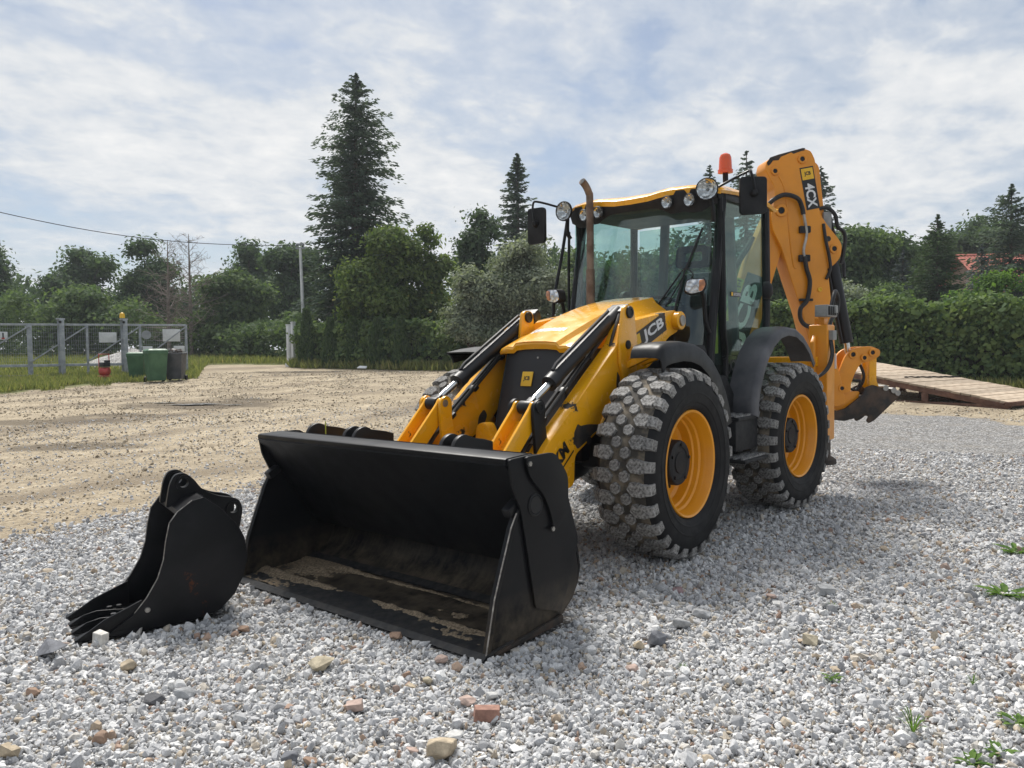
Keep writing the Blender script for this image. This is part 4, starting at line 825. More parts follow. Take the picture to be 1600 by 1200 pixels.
one(lambda q: (pr(q, rpoly([(1.31, 3.12), (1.40, 2.99), (1.53, 2.84), (1.58, 2.76), (1.565, 2.62), (1.49, 2.53), (1.38, 2.47), (1.33, 2.8)], [0.03, 0.08, 0.05, 0.06, 0.06, 0.05, 0.03, 0.02]), 0.075, 0.115), pr(q, rpoly([(1.31, 3.12), (1.40, 2.99), (1.53, 2.84), (1.58, 2.76), (1.565, 2.62), (1.49, 2.53), (1.38, 2.47), (1.33, 2.8)], [0.03, 0.08, 0.05, 0.06, 0.06, 0.05, 0.03, 0.02]), -0.115, -0.075)), 'ram_lug', 'backhoe_yellow', dip, bev=0.006)
for e, z, rr in ((0.83, 3.15, 0.072), (0.755, 3.60, 0.048), (1.08, 3.74, 0.052), (1.48, 2.715, 0.055)):
    pin(bp(e, z, 0.135 if e < 1.4 else 0.115), EW, rr, 0.012, dip, mat='backhoe_yellow')
one(lambda q: q.cyl(bp(1.41, 2.83, 0.113), bp(1.41, 2.83, 0.120), 0.032, n=16), 'plate_hole_dark_disc', 'black_decal', dip)  # no opening is cut; a black disc stands in for its shade
for e, z in ((1.30, 2.24), (1.33, 2.02)): one(lambda q: q.lathe([(0.026, 0.0), (0.026, 0.012), (0.016, 0.012), (0.014, 0.004), (0.0, 0.004)], bp(e, z, 0.135), EW, 16), 'grease_nipple', 'yellow_decal', dip)
one(lambda q: q.tube(smooth_path([bp(0.80, 3.55, 0.136), bp(0.87, 3.40, 0.136), bp(0.905, 3.15, 0.136), bp(0.94, 2.80, 0.136), bp(0.98, 2.52, 0.136), bp(1.02, 2.49, 0.136)], 5), 0.008, 6), 'weld_bead', 'backhoe_yellow', dip)
def edgewear(q):
    pr(q, [(0.66, 3.695), (0.70, 3.755), (0.80, 3.79), (1.09, 3.868), (1.12, 3.866), (1.11, 3.84), (1.05, 3.825), (0.98, 3.80), (0.95, 3.815), (0.83, 3.765), (0.80, 3.725), (0.735, 3.72), (0.70, 3.675), (0.675, 3.66)], 0.1356, 0.1366)
one(edgewear, 'bare_edge', 'dark_steel', dip)
pd0 = bp(1.175, 3.41, 0.136); Ud2 = (EA*0.18-EZ*0.98).normalized(); Vd2 = EA*0.98+EZ*0.18
dd = one(lambda q: q.prism([(-0.245, -0.082), (0.245, -0.082), (0.245, 0.082), (-0.245, 0.082)], pd0, Ud2, Vd2, *((0.0, 0.002) if Ud2.cross(Vd2).dot(EW) > 0 else (-0.002, 0.0))), 'decal', 'black_decal', dip)
lettering('4CX', pd0+Ud2*0.085+EW*0.0035, Ud2, Vd2, M['white_decal'], dd, width=0.28, height=0.115, bold=0.03)
dm_ = one(lambda q: q.prism([(-0.065, -0.07), (0.065, -0.07), (0.065, 0.07), (-0.065, 0.07)], pd0-Ud2*0.165+EW*0.0025, Ud2, Vd2, *((0.0, 0.0015) if Ud2.cross(Vd2).dot(EW) > 0 else (-0.0015, 0.0))), 'decal_mark', 'yellow_decal', dd)
lettering('JCB', pd0-Ud2*0.165+EW*0.0050, -Vd2*-1, -Ud2, M['black_decal'], dm_, width=0.08, height=0.055, bold=0.04)
# hoses over the dipper
def hose(path, rad, name='hose', mat='hose_rubber', parent=None, k=6): return one(lambda q: q.tube(smooth_path(path, k), rad, 10), name, mat, parent or dip)
W1 = 0.175
hose([bp(0.66, 3.20, 0.14), bp(0.73, 3.27, W1), bp(0.85, 3.32, W1+0.02), bp(1.00, 3.28, W1+0.02), bp(1.065, 3.18, W1), bp(1.08, 3.10, W1)], 0.026)
hose([bp(1.08, 3.12, W1), bp(1.10, 3.02, W1), bp(1.12, 2.87, W1), bp(1.085, 2.70, W1), bp(1.095, 2.60, W1)], 0.016, 'steel_pipe', 'steel')
for e, z in ((1.105, 2.93), (1.10, 2.60)): one(lambda q: q.prism(rpoly([(-0.065, -0.04), (0.065, -0.04), (0.065, 0.04), (-0.065, 0.04)], 0.015), bp(e, z, 0.136), EA, EZ, 0.0, 0.045), 'pipe_clamp', 'black_metal', dip, bev=0.006)
hose([bp(1.095, 2.62, W1), bp(1.12, 2.48, W1), bp(1.16, 2.33, W1), bp(1.13, 2.12, W1), bp(1.05, 2.02, W1), bp(1.05, 1.90, W1), bp(1.12, 1.82, W1), bp(1.28, 1.79, W1)], 0.025)
one(lambda q: q.box(bp(1.12, 2.12, 0.16), (0.16, 0.04, 0.03), (0, 0, R(135))), 'pipe_clamp', 'black_metal', dip, bev=0.006)
hose([bp(1.30, 3.18, 0.05), bp(1.42, 3.20, 0.06), bp(1.52, 3.12, 0.06), bp(1.56, 2.98, 0.05), bp(1.64, 2.92, 0.04), bp(1.66, 2.80, 0.03), bp(1.62, 2.55, 0.02)], 0.022)
hose([bp(1.32, 3.10, 0.0), bp(1.46, 3.13, 0.02), bp(1.50, 2.98, 0.03), bp(1.56, 2.85, 0.0), bp(1.66, 2.62, -0.02), bp(1.68, 2.4, -0.02)], 0.020)
hose([bp(1.34, 3.0, 0.14), bp(1.36, 2.80, 0.16), bp(1.40, 2.62, 0.16), bp(1.42, 2.48, 0.15), bp(1.37, 2.36, 0.15)], 0.018)
one(lambda q: q.box(bp(1.43, 3.02, 0.02), (0.10, 0.09, 0.26), (0, 0, R(135))), 'valve_block', 'grey_lever', dip, bev=0.008)
br = one(lambda q: (q.cyl(bp(1.48, 2.715, 0), bp(1.70, 1.62, 0), 0.078, n=24),), 'bucket_ram', 'black_metal', bev=0.006)
one(lambda q: q.cyl(bp(1.70, 1.64, 0), bp(1.72, 1.49, 0), 0.034, n=16), 'ram_rod', 'chrome_rod', br)
one(lambda q: q.tube([bp(1.43, 2.45, 0.09), bp(1.60, 1.62, 0.09)], 0.014, 8), 'oil_pipe', 'black_metal', br)
LEV = [(1.50, 1.02), (1.52, 1.22), (1.62, 1.46), (1.68, 1.53), (1.78, 1.565), (1.94, 1.575), (2.05, 1.53), (2.05, 1.46), (1.98, 1.42), (1.87, 1.385), (1.80, 1.36), (1.74, 1.26), (1.69, 1.13), (1.69, 1.03)]
lev = one(lambda q: (pr(q, rpoly(LEV, 0.04, 3), 0.09, 0.125), pr(q, rpoly(LEV, 0.04, 3), -0.125, -0.09)), 'tipping_lever', 'backhoe_yellow', bev=0.006)
for e, z, rr in ((1.71, 1.48, 0.052), (1.95, 1.50, 0.048), (1.85, 1.44, 0.044), (1.575, 1.085, 0.045)): pin(bp(e, z, 0.125), EW, rr, 0.012, lev, mat='backhoe_yellow')
lk = one(lambda q: [pr(q, rpoly([(1.89, 1.50), (1.94, 1.56), (2.0, 1.54), (2.03, 1.46), (2.03, 1.16), (2.07, 1.08), (2.0, 1.04), (1.94, 1.10), (1.94, 1.42)], 0.03, 3), w0, w0+0.03) for w0 in (0.055, -0.085)], 'tipping_link', 'yellow_worn', bev=0.005)
one(lambda q: q.cyl(bp(2.01, 1.50, -0.16), bp(2.01, 1.50, 0.12), 0.045, n=18), 'link_pin', 'backhoe_yellow', lk, bev=0.006)
one(lambda q: pr(q, rpoly([(1.44, 1.02), (1.82, 1.05), (1.80, 0.96), (1.60, 0.80), (1.44, 0.86)], 0.04, 3), -0.10, 0.10), 'dipper_nose', 'backhoe_yellow', dip, bev=0.01)
hose([bp(1.70, 1.30, 0.04), bp(1.75, 1.18, 0.06), bp(1.84, 1.16, 0.06), bp(1.80, 1.06, 0.05), bp(1.70, 1.08, 0.05)], 0.016); hose([bp(1.86, 1.38, 0.0), bp(1.90, 1.24, 0.03), bp(1.88, 1.12, 0.02), bp(1.80, 1.04, 0.0)], 0.018)
HIT = [(1.44, 0.80), (1.62, 0.85), (1.82, 1.00), (1.86, 1.09), (1.95, 1.12), (2.04, 1.09), (2.27, 1.05), (2.27, 0.97), (1.97, 0.70), (1.90, 0.665), (1.875, 0.70), (1.905, 0.745), (1.87, 0.78), (1.80, 0.745), (1.60, 0.70), (1.44, 0.72)]
ht = one(lambda q: [pr(q, rpoly(HIT, 0.018, 2), w0, w0+0.03) for w0 in (-0.15, 0.12)] and pr(q, [(1.62, 0.84), (1.82, 0.99), (2.20, 1.0), (1.97, 0.74), (1.80, 0.765)], -0.12, 0.12), 'quick_hitch', 'dark_steel', bev=0.006)
for e, z in ((2.20, 1.05), (2.25, 1.02), (2.10, 1.08)): one(lambda q: q.cyl(bp(e, z, -0.17), bp(e, z, 0.165), 0.034, n=16), 'hitch_pin', 'steel', ht)

# ================================================================== loose digging bucket beside it
A0 = Vector((3.45, -0.72, 0)); BE = Vector((-0.9641, 0.2654, 0)).normalized(); BW = Vector((BE.y, -BE.x, 0)); BW = BW if BW.y < 0 else -BW     # BE points to the bucket's back, BW across it
def b3(e, z, w): return A0+BE*e+Vector((0, 0, z))+BW*w
def bpr(q, poly, w0, w1):
    U, V = BE, Vector((0, 0, 1)); W = U.cross(V)
    if W.dot(BW) > 0: return q.prism(poly, A0, U, V, w0, w1)
    return q.prism(poly, A0, U, V, -w1, -w0)
BWID = 0.58
surf('bucket_black', (0.005, 0.0055, 0.0065), (0.012, 0.012, 0.0135), 0.34, 0.5, 4, bmp=0.05, bscale=150, spec=0.18)
rb_m = M['bucket_black']; t = rb_m.node_tree; bs = [n for n in t.nodes if n.type == 'BSDF_PRINCIPLED'][0]
src = bs.inputs['Base Color'].links[0].from_socket
t.links.new(tmix(t, ramp(t, tnoise(t, 5.5, 8, 0.7), [(0.665, 0.0), (0.70, 0.75)]), src, (0.11, 0.035, 0.012)), bs.inputs['Base Color'])
db = empty('digging_bucket', tuple(b3(0.5, 0, BWID/2)), 'black narrow digging bucket with four teeth lying loose on the gravel', 'digging bucket')
SPL = [(0.13, 0.030), (0.30, 0.022), (0.58, 0.028), (0.735, 0.062), (0.82, 0.14), (0.872, 0.235), (0.90, 0.35), (0.885, 0.46), (0.842, 0.555), (0.75, 0.665), (0.66, 0.735), (0.60, 0.72), (0.52, 0.665), (0.475, 0.606), (0.452, 0.50), (0.438, 0.40), (0.405, 0.30), (0.345, 0.20), (0.28, 0.125)]
for w in (0.0, BWID-0.02):
    mb = MB(); bpr(mb, SPL, w, w+0.02); mb.build('side_plate', rb_m, db, bev=0.003); one(lambda q: q.tube([b3(e-0.001, z, w+0.010) for e, z in SPL[11:]], 0.0035, 6), 'worn_edge', 'worn_steel', db)
shell = [(0.14, 0.022), (0.30, 0.016), (0.58, 0.022), (0.74, 0.055), (0.826, 0.135), (0.878, 0.232), (0.907, 0.35), (0.892, 0.462), (0.848, 0.56), (0.755, 0.672), (0.66, 0.742)]
mb = MB(); mb.sheet([[b3(e, z, 0.01+(BWID-0.02)*k/4) for k in range(5)] for e, z in shell], 0.014); mb.build('shell', rb_m, db, ang=40)
mb = MB(); mb.sheet([[b3(e, z, 0.012+(BWID-0.024)*k/4) for k in range(5)] for e, z in ((0.655, 0.737), (0.58, 0.712), (0.52, 0.672), (0.53, 0.63), (0.60, 0.60))], 0.016); mb.build('top_plate', rb_m, db, ang=40)
mb = MB(); bpr(mb, [(0.10, 0.024), (0.30, 0.018), (0.30, 0.046), (0.12, 0.042)], -0.004, BWID+0.004); lip = mb.build('cutting_lip', rb_m, db, bev=0.003)
def keyhole(outl, holes):
    poly = [Vector(p) for p in outl]
    for cx, cz, rr in holes:
        ring = [Vector((cx+rr*math.cos(-2*math.pi*k/20), cz+rr*math.sin(-2*math.pi*k/20))) for k in range(20)]
        area = sum(poly[i].x*poly[(i+1)%len(poly)].y-poly[(i+1)%len(poly)].x*poly[i].y for i in range(len(poly)))
        if area < 0: ring = ring[::-1]
        i, j = min(((i, j) for i in range(len(poly)) for j in range(20)), key=lambda q: (poly[q[0]]-ring[q[1]]).length)
        poly = poly[:i+1]+[ring[(j+k) % 20] for k in range(21)]+poly[i:]
    return [tuple(p) for p in poly]
for w in (0.185, 0.365):     # hanger ears with eye holes
    ear = MB(); outl = rpoly([(0.49, 0.66), (0.515, 0.80), (0.545, 0.855), (0.60, 0.862), (0.65, 0.82), (0.70, 0.745), (0.79, 0.70), (0.86, 0.685), (0.915, 0.665), (0.935, 0.60), (0.91, 0.48), (0.82, 0.52), (0.70, 0.66), (0.60, 0.69)], [0.02, 0.05, 0.04, 0.04, 0.05, 0.06, 0.03, 0.04, 0.05, 0.04, 0.02, 0.02, 0.02, 0.02])
    bpr(ear, keyhole(outl, [(0.592, 0.802, 0.029), (0.876, 0.613, 0.029)]), w, w+0.028); eo = ear.build('hanger_ear', rb_m, db, smooth=False)
    for e, z in ((0.592, 0.802), (0.876, 0.613)):
        ctr = b3(e, z, w-0.012)
        one(lambda q: q.lathe([(0.028, 0.0), (0.028, 0.052), (0.045, 0.052), (0.045, 0.0)], ctr, BW, 24, closed=True), 'eye_boss', 'bucket_black', eo, ang=30)
for k in range(4):
    w = 0.02+k*(BWID-0.115)/3; side = k in (0, 3)
    tooth = MB()
    top_ = [(-0.01, 0.030), (0.06, 0.072), (0.13, 0.115 if side else 0.085), (0.22, 0.150 if side else 0.075), (0.32, 0.19 if side else 0.06)]; bot = [(0.32, 0.05), (0.13, 0.022), (0.02, 0.016)]
    bpr(tooth, top_+bot, w, w+0.014 if side else w+0.012)
    secs = []
    for e, z0, z1, wd in ((-0.012, 0.014, 0.028, 0.060), (0.05, 0.016, 0.050, 0.070), (0.13, 0.020, 0.066, 0.072), (0.26, 0.030, 0.064, 0.060), (0.30, 0.034, 0.050, 0.05)):
        m0 = w+0.036; secs.append([b3(e, z0, m0-wd/2), b3(e, z0, m0+wd/2), b3(e, z1, m0+wd/2-0.006), b3(e, z1, m0-wd/2+0.006)])
    tooth.loft(secs)
    to = tooth.build('tooth', rb_m, db, bev=0.003)
    for e in (0.20, 0.25): one(lambda q: q.cyl(b3(e, 0.055, w+0.036), b3(e, 0.088, w+0.036), 0.016, n=6), 'tooth_bolt', 'black_metal', to)
one(lambda q: q.lathe([(0.0, 0.008), (0.013, 0.007), (0.016, 0.0)], b3(0.345, 0.135, -0.001), -BW, 14), 'side_bolt', 'steel', db)
# ================================================================== ground
FH = Vector((math.cos(YAW), math.sin(YAW), 0)); RH = Vector((-FH.y*-1*-1, FH.x*-1, 0)); RH = FH.cross(Vector((0, 0, 1)))
def dt(x, y):
    vx, vy = x-CAM.x, y-CAM.y; dd = vx*FH.x+vy*FH.y; return dd, vx*RH.x+vy*RH.y
def height(x, y):
    """the yard is level round the machine and rises gently towards the gate and the hedges"""
    dd, lat = dt(x, y); tt = np.clip(lat/np.maximum(dd, 4.0), -0.8, 0.8)
    slope = np.interp(tt, [-0.6, -0.3, 0.0, 0.5, 0.7], [0.040, 0.0365, 0.033, 0.022, 0.019])
    k = np.maximum(dd-10.0, 0); k = np.where(k < 4, k*k/8, k-2.0); k = np.minimum(k+2.0*(k > 2), 52)
    return slope*np.where(dd < 10, 0, np.where(dd < 14, (dd-10)**2/8, np.minimum(dd-12, 52)+2*np.clip((dd-14)/6, 0, 1)))
def hz(x, y): return float(height(np.array(x, float), np.array(y, float)))
def spot(t_, dd):
    p = CAM+FH*dd+RH*(t_*dd); return Vector((p.x, p.y, hz(p.x, p.y)))
def gravel_amount(x, y):
    b_ = np.interp(x, [-40, -15, -14, -12.6, -8, -4.3, -0.7, 0.3, 1.5, 2.9, 6, 20], [30, 30, 1.5, -1.7, -4.6, -6.2, -5.2, -4.4, -4.15, -3.9, -3.85, -3.8])
    xb = np.interp(y, [-10, 0.35, 1.75, 4, 10, 40], [-16, -14.4, -12.7, -11.2, -9.5, -9.0]); return np.minimum(y-b_, x-xb)
def grass_amount(x, y):
    dd, lat = dt(x, y); tt = lat/np.maximum(dd, 1)
    lim = np.interp(tt, [-2, -0.66, -0.535, -0.44, -0.405, -0.39, -0.28, -0.27, -0.05, 0.2, 0.3, 0.5, 0.66, 1, 2], [16, 22.5, 25.8, 28.0, 28.6, 40, 39, 35.5, 33.5, 31, 29, 26.5, 23.5, 20, 15]); return dd-lim
def fnoise(x, y, s, o_=0.0): return np.array([mn.noise(Vector((a*s+o_, b_*s, o_))) for a, b_ in zip(x, y)])
rad_ = np.concatenate([np.linspace(0.3, 14, 150), np.geomspace(14.2, 60, 70), np.geomspace(63, 420, 22)]); ang_ = np.linspace(0, 2*np.pi, 261)[:-1]
RR_, AA_ = np.meshgrid(rad_, ang_, indexing='ij'); GX = (CAM.x+RR_*np.cos(AA_)).ravel(); GY = (CAM.y+RR_*np.sin(AA_)).ravel()
GX = np.append(GX, CAM.x); GY = np.append(GY, CAM.y)
ruts = fnoise(GX, GY, 0.55, 3.0)*0.035 + fnoise(GX, GY, 1.9, 9.0)*0.014
dist_ = np.hypot(GX, GY-0); flat_ = np.clip((np.maximum(np.abs(GX+0.2)-3.9, np.abs(GY)-1.9))/2.0, 0, 1)
GZ = height(GX, GY) + ruts*flat_ + 0.036*sum(np.exp(-(((GX-cx)/0.55)**2+((GY-cy)/0.38)**2)**2) for cx in (0.0, -2.247) for cy in (0.94, -0.94))
nr, na = len(rad_), len(ang_); faces = []
for i in range(nr-1):
    for j in range(na):
        j2 = (j+1) % na; faces.append((i*na+j, (i+1)*na+j, (i+1)*na+j2, i*na+j2))
faces += [(nr*na, j, (j+1) % na) for j in range(na)]
me = bpy.data.meshes.new('ground'); me.from_pydata(np.stack([GX, GY, GZ], -1).tolist(), [], faces)
WET = [(-0.405, 19.4, 2.3, 1.0), (-0.335, 20.6, 1.2, 0.5), (-0.27, 33.2, 2.2, 1.0), (-0.56, 13.2, 1.6, 0.5), (-0.62, 16.5, 2.4, 0.5), (-0.50, 17.4, 1.6, 0.35)]
wet_ = np.zeros(len(GX)); gd_, gl_ = dt(GX, GY)
for t_, dd, rl, rd in WET: wet_ = np.maximum(wet_, np.exp(-((gl_-t_*dd)/rl)**2-((gd_-dd)/rd)**2))
for nm, val in (('gravel', gravel_amount(GX, GY)), ('grass', grass_amount(GX, GY)), ('wet', wet_)):
    a = me.attributes.new(nm, 'FLOAT', 'POINT'); a.data.foreach_set('value', np.clip(val, -6, 6).astype(np.float32))
me.polygons.foreach_set('use_smooth', [True]*len(me.polygons)); me.update()
ground = bpy.data.objects.new('ground', me); COL.objects.link(ground); tag(ground, kind='structure')
gm, t, b, o = newmat('ground_soil'); me.materials.append(gm)
def attr(t, n): a = N(t, 'ShaderNodeAttribute', attribute_name=n); return a.outputs['Fac']
n_l = tnoise(t, 0.35, 5); n_m = tnoise(t, 1.6, 6, 0.6); n_f = tnoise(t, 16, 5, 0.72); n_s = tnoise(t, 0.9, 5, 0.6, stretch=(0.25, 1.0, 1.0))
# sandy soil with darker damp streaks along the drive and pale dry patches
mpd = N(t, 'ShaderNodeMapping'); tcd = N(t, 'ShaderNodeTexCoord'); mpd.inputs['Rotation'].default_value = (0, 0, -math.atan2(RH.y, RH.x)); mpd.inputs['Scale'].default_value = (0.10, 0.55, 1)
t.links.new(tcd.outputs['Object'], mpd.inputs[0]); nst = N(t, 'ShaderNodeTexNoise'); nst.inputs['Scale'].default_value = 1.6; nst.inputs['Detail'].default_value = 7; nst.inputs['Roughness'].default_value = 0.62; t.links.new(mpd.outputs[0], nst.inputs[0])
soil = tmix(t, ramp(t, n_m, [(0.3, 0.0), (0.7, 1.0)]), (0.32, 0.26, 0.175), (0.52, 0.44, 0.315))
soil = tmix(t, ramp(t, n_f, [(0.38, 0.75), (0.56, 0.0)]), soil, (0.14, 0.112, 0.078))
soil = tmix(t, ramp(t, tnoise(t, 3.4, 7, 0.72), [(0.50, 0.0), (0.68, 0.5)]), soil, (0.20, 0.165, 0.12))
soil = tmix(t, ramp(t, nst.outputs[0], [(0.45, 0.0), (0.62, 0.78)]), soil, (0.17, 0.135, 0.095))
vs_d = N(t, 'ShaderNodeTexVoronoi'); vs_d.inputs['Scale'].default_value = 21; t.links.new(tcd.outputs['Object'], vs_d.inputs[0])
soil = tmix(t, ramp(t, vs_d.outputs['Distance'], [(0.10, 0.55), (0.24, 0.0)]), soil, (0.45, 0.42, 0.37))
wmask = ramp(t, tmath(t, 'ADD', attr(t, 'wet'), tmath(t, 'ADD', tmath(t, 'MULTIPLY', tmath(t, 'SUBTRACT', n_m, 0.5), 1.3), tmath(t, 'MULTIPLY', tmath(t, 'SUBTRACT', n_f, 0.5), 0.9))), [(0.38, 0.0), (0.62, 0.8)])
soil = tmix(t, wmask, soil, (0.095, 0.075, 0.052))
# gravel: cells of pale crushed stone (real stones lie on top where they can be told apart)
vo = N(t, 'ShaderNodeTexVoronoi'); vo.inputs['Scale'].default_value = 38; t.links.new(tcd.outputs['Object'], vo.inputs[0])
vo2 = N(t, 'ShaderNodeTexVoronoi'); vo2.inputs['Scale'].default_value = 27; t.links.new(tcd.outputs['Object'], vo2.inputs[0])
sepc = N(t, 'ShaderNodeSeparateColor'); t.links.new(vo.outputs['Color'], sepc.inputs[0])
stone = ramp(t, sepc.outputs[0], [(0.0, (0.16, 0.16, 0.165)), (0.2, (0.36, 0.36, 0.365)), (0.6, (0.54, 0.54, 0.535)), (0.85, (0.70, 0.70, 0.69)), (1.0, (0.46, 0.39, 0.30))])
stone = tmix(t, ramp(t, vo.outputs['Distance'], [(0.24, 0.0), (0.55, 0.85)]), stone, (0.085, 0.08, 0.074))  # dark gaps between cells carry painted shade where real stones would cast shadows
stone = tmix(t, ramp(t, n_m, [(0.50, 0.0), (0.75, 0.35)]), stone, (0.30, 0.25, 0.18))
sep2 = N(t, 'ShaderNodeSeparateColor'); t.links.new(vo2.outputs['Color'], sep2.inputs[0]); stone = tmix(t, ramp(t, sep2.outputs[0], [(0.0, 0.55), (0.35, 0.2), (0.6, 0.0)]), stone, (0.12, 0.115, 0.11)); stone = tmix(t, ramp(t, sep2.outputs[1], [(0.72, 0.0), (0.95, 0.4)]), stone, (0.72, 0.72, 0.71))
gmask = ramp(t, tmath(t, 'ADD', attr(t, 'gravel'), tmath(t, 'ADD', tmath(t, 'MULTIPLY', tmath(t, 'SUBTRACT', n_m, 0.5), 3.2), tmath(t, 'MULTIPLY', tmath(t, 'SUBTRACT', n_f, 0.5), 1.6))), [(0.35, 0.0), (0.65, 1.0)])
base = tmix(t, gmask, soil, stone)
grs = tmix(t, ramp(t, n_f, [(0.35, 0.0), (0.65, 1.0)]), (0.055, 0.085, 0.022), (0.17, 0.155, 0.06))
rmask = ramp(t, tmath(t, 'ADD', attr(t, 'grass'), tmath(t, 'ADD', tmath(t, 'MULTIPLY', tmath(t, 'SUBTRACT', n_m, 0.5), 4.0), tmath(t, 'MULTIPLY', tmath(t, 'SUBTRACT', n_f, 0.5), 2.0))), [(0.3, 0.0), (0.7, 1.0)])
base = tmix(t, rmask, base, grs); t.links.new(base, b.inputs['Base Color']); b.inputs['Roughness'].default_value = 0.95; b.inputs['Specular IOR Level'].default_value = 0.25
hgt = tmath(t, 'ADD', tmath(t, 'MULTIPLY', tmath(t, 'MULTIPLY', vo.outputs['Distance'], -1.0), gmask), tmath(t, 'ADD', tmath(t, 'MULTIPLY', n_f, 1.0), tmath(t, 'MULTIPLY', n_m, 0.6))); bump(t, b, hgt, 0.9, 0.03)

# wet puddles on the drive
pm_, t, b, o = newmat('puddle_water'); b.inputs['Base Color'].default_value = (0.05, 0.042, 0.032, 1); b.inputs['Roughness'].default_value = 0.03; b.inputs['Specular IOR Level'].default_value = 0.6
t.links.new(ramp(t, tnoise(t, 6, 4), [(0.35, 0.02), (0.65, 0.5)]), b.inputs['Roughness'])
wm_, t, b, o = newmat('wet_mud'); t.links.new(tmix(t, ramp(t, tnoise(t, 5, 6, 0.7), [(0.3, 0.0), (0.7, 1.0)]), (0.11, 0.09, 0.065), (0.25, 0.205, 0.145)), b.inputs['Base Color']); t.links.new(ramp(t, tnoise(t, 4, 4), [(0.35, 0.35), (0.65, 0.9)]), b.inputs['Roughness']); bump(t, b, tnoise(t, 18, 5), 0.7, 0.03)
def blob_sheet(c, rl, rd, lift, seed, mat, name, rough=0.35):
    n = 72; P = []
    rings = 5; mb = MB(); rows = []
    for k in range(rings+1):
        row = []
        for i in range(n+1):
            a = 2*math.pi*(i % n)/n; f = 1+rough*mn.fractal(Vector((math.cos(a)*1.3+seed, math.sin(a)*1.3, seed*1.7)), 0.6, 2.0, 5); q_ = k/rings*f
            p = Vector(c)+RH*(rl*q_*math.cos(a))+FH*(rd*q_*math.sin(a)); row.append((p.x, p.y, hz(p.x, p.y)+lift+0.03*0))
        rows.append(row)
    mb.sheet(rows); ob = mb.build(name, mat, None, ang=180); tag(ob, kind='structure'); return ob
for i, (t_, dd, rl, rd) in enumerate(((-0.405, 19.4, 1.45, 0.50), (-0.335, 20.6, 0.55, 0.16), (-0.27, 33.2, 1.4, 0.5))):
    blob_sheet(spot(t_, dd), rl*0.45, rd*0.30, 0.026, 5.3+i*1.9, pm_, 'puddle', 0.9); blob_sheet(spot(t_-0.05, dd+0.35), rl*0.28, rd*0.16, 0.026, 9.3+i*1.9, pm_, 'puddle', 0.9); blob_sheet(spot(t_+0.045, dd-0.2), rl*0.22, rd*0.14, 0.026, 12.3+i*1.9, pm_, 'puddle', 0.9)

# ------------------------------------------------------------------ crushed-stone gravel: real stones, instanced
stm, t, b, o = newmat('gravel_stone')
oi = N(t, 'ShaderNodeObjectInfo')
sc = ramp(t, oi.outputs['Random'], [(0.0, (0.26, 0.265, 0.275)), (0.10, (0.40, 0.405, 0.415)), (0.30, (0.50, 0.50, 0.505)), (0.60, (0.60, 0.60, 0.597)), (0.80, (0.70, 0.70, 0.69)), (0.90, (0.50, 0.46, 0.40)), (0.955, (0.44, 0.36, 0.26)), (0.985, (0.36, 0.24, 0.18)), (1.0, (0.20, 0.20, 0.20))])
sc = tmix(t, ramp(t, tnoise(t, 2.2, 5, 0.7), [(0.40, 0.45), (0.62, 0.0)]), sc, (0.24, 0.23, 0.21), 'MULTIPLY') if False else tmix(t, ramp(t, tnoise(t, 2.5, 2, 0.7), [(0.38, 0.30), (0.60, 0.0)]), sc, (0.16, 0.155, 0.15))
t.links.new(sc, b.inputs['Base Color']); b.inputs['Roughness'].default_value = 0.85; b.inputs['Specular IOR Level'].default_value = 0.3
def scatter(n, dmax, dmin=1.6):
    # uniform in the wedge that can be seen (with a margin for other viewpoints)
    th = YAW + rng.uniform(-0.70, 0.70, n); rr = np.sqrt(rng.uniform(dmin**2, dmax**2, n)); return CAM.x+rr*np.cos(th), CAM.y+rr*np.sin(th), rr
pts = []; scl = []
for (d0, d1, dens, sm, layer) in ((1.6, 4.2, 5400, 0.0092, 0), (4.2, 6.8, 3500, 0.0105, 0), (6.8, 9.5, 1900, 0.0117, 0), (9.5, 13.0, 600, 0.0120, 0)):
    n = int(0.70*(d1**2-d0**2)*dens); x, y, rr = scatter(n, d1, d0)
    g = gravel_amount(x, y); jig = rng.uniform(-0.7, 0.5, n)**3*2.5
    keep = (g+jig > 0)
    x, y = x[keep], y[keep]
    s_ = sm*np.exp(rng.normal(0, 0.38, len(x))); s_ = np.clip(s_, 0.004, 0.030)
    pts.append(np.stack([x, y], -1)); scl.append(s_)
# strays on the sandy drive
n = 26000; x, y, rr = scatter(n, 19, 4); keep = gravel_amount(x, y) < 0; pts.append(np.stack([x, y], -1)[keep]); scl.append(np.clip(0.009*np.exp(rng.normal(0, 0.4, keep.sum())), 0.004, 0.03))
pts = np.concatenate(pts); scl = np.concatenate(scl)
# ground height under each stone by the same formula as the sheet (bilinear on the polar grid)
RGZ = GZ[:-1].reshape(nr, na); pr_ = np.hypot(pts[:, 0]-CAM.x, pts[:, 1]-CAM.y); pa = np.mod(np.arctan2(pts[:, 1]-CAM.y, pts[:, 0]-CAM.x), 2*np.pi)/(2*np.pi)*na
ri = np.interp(pr_, rad_, np.arange(nr)); i0 = np.clip(ri.astype(int), 0, nr-2); fi = ri-i0; j0 = pa.astype(int) % na; fj = pa-np.floor(pa); j1 = (j0+1) % na
z0 = (RGZ[i0, j0]*(1-fi)+RGZ[i0+1, j0]*fi)*(1-fj)+(RGZ[i0, j1]*(1-fi)+RGZ[i0+1, j1]*fi)*fj
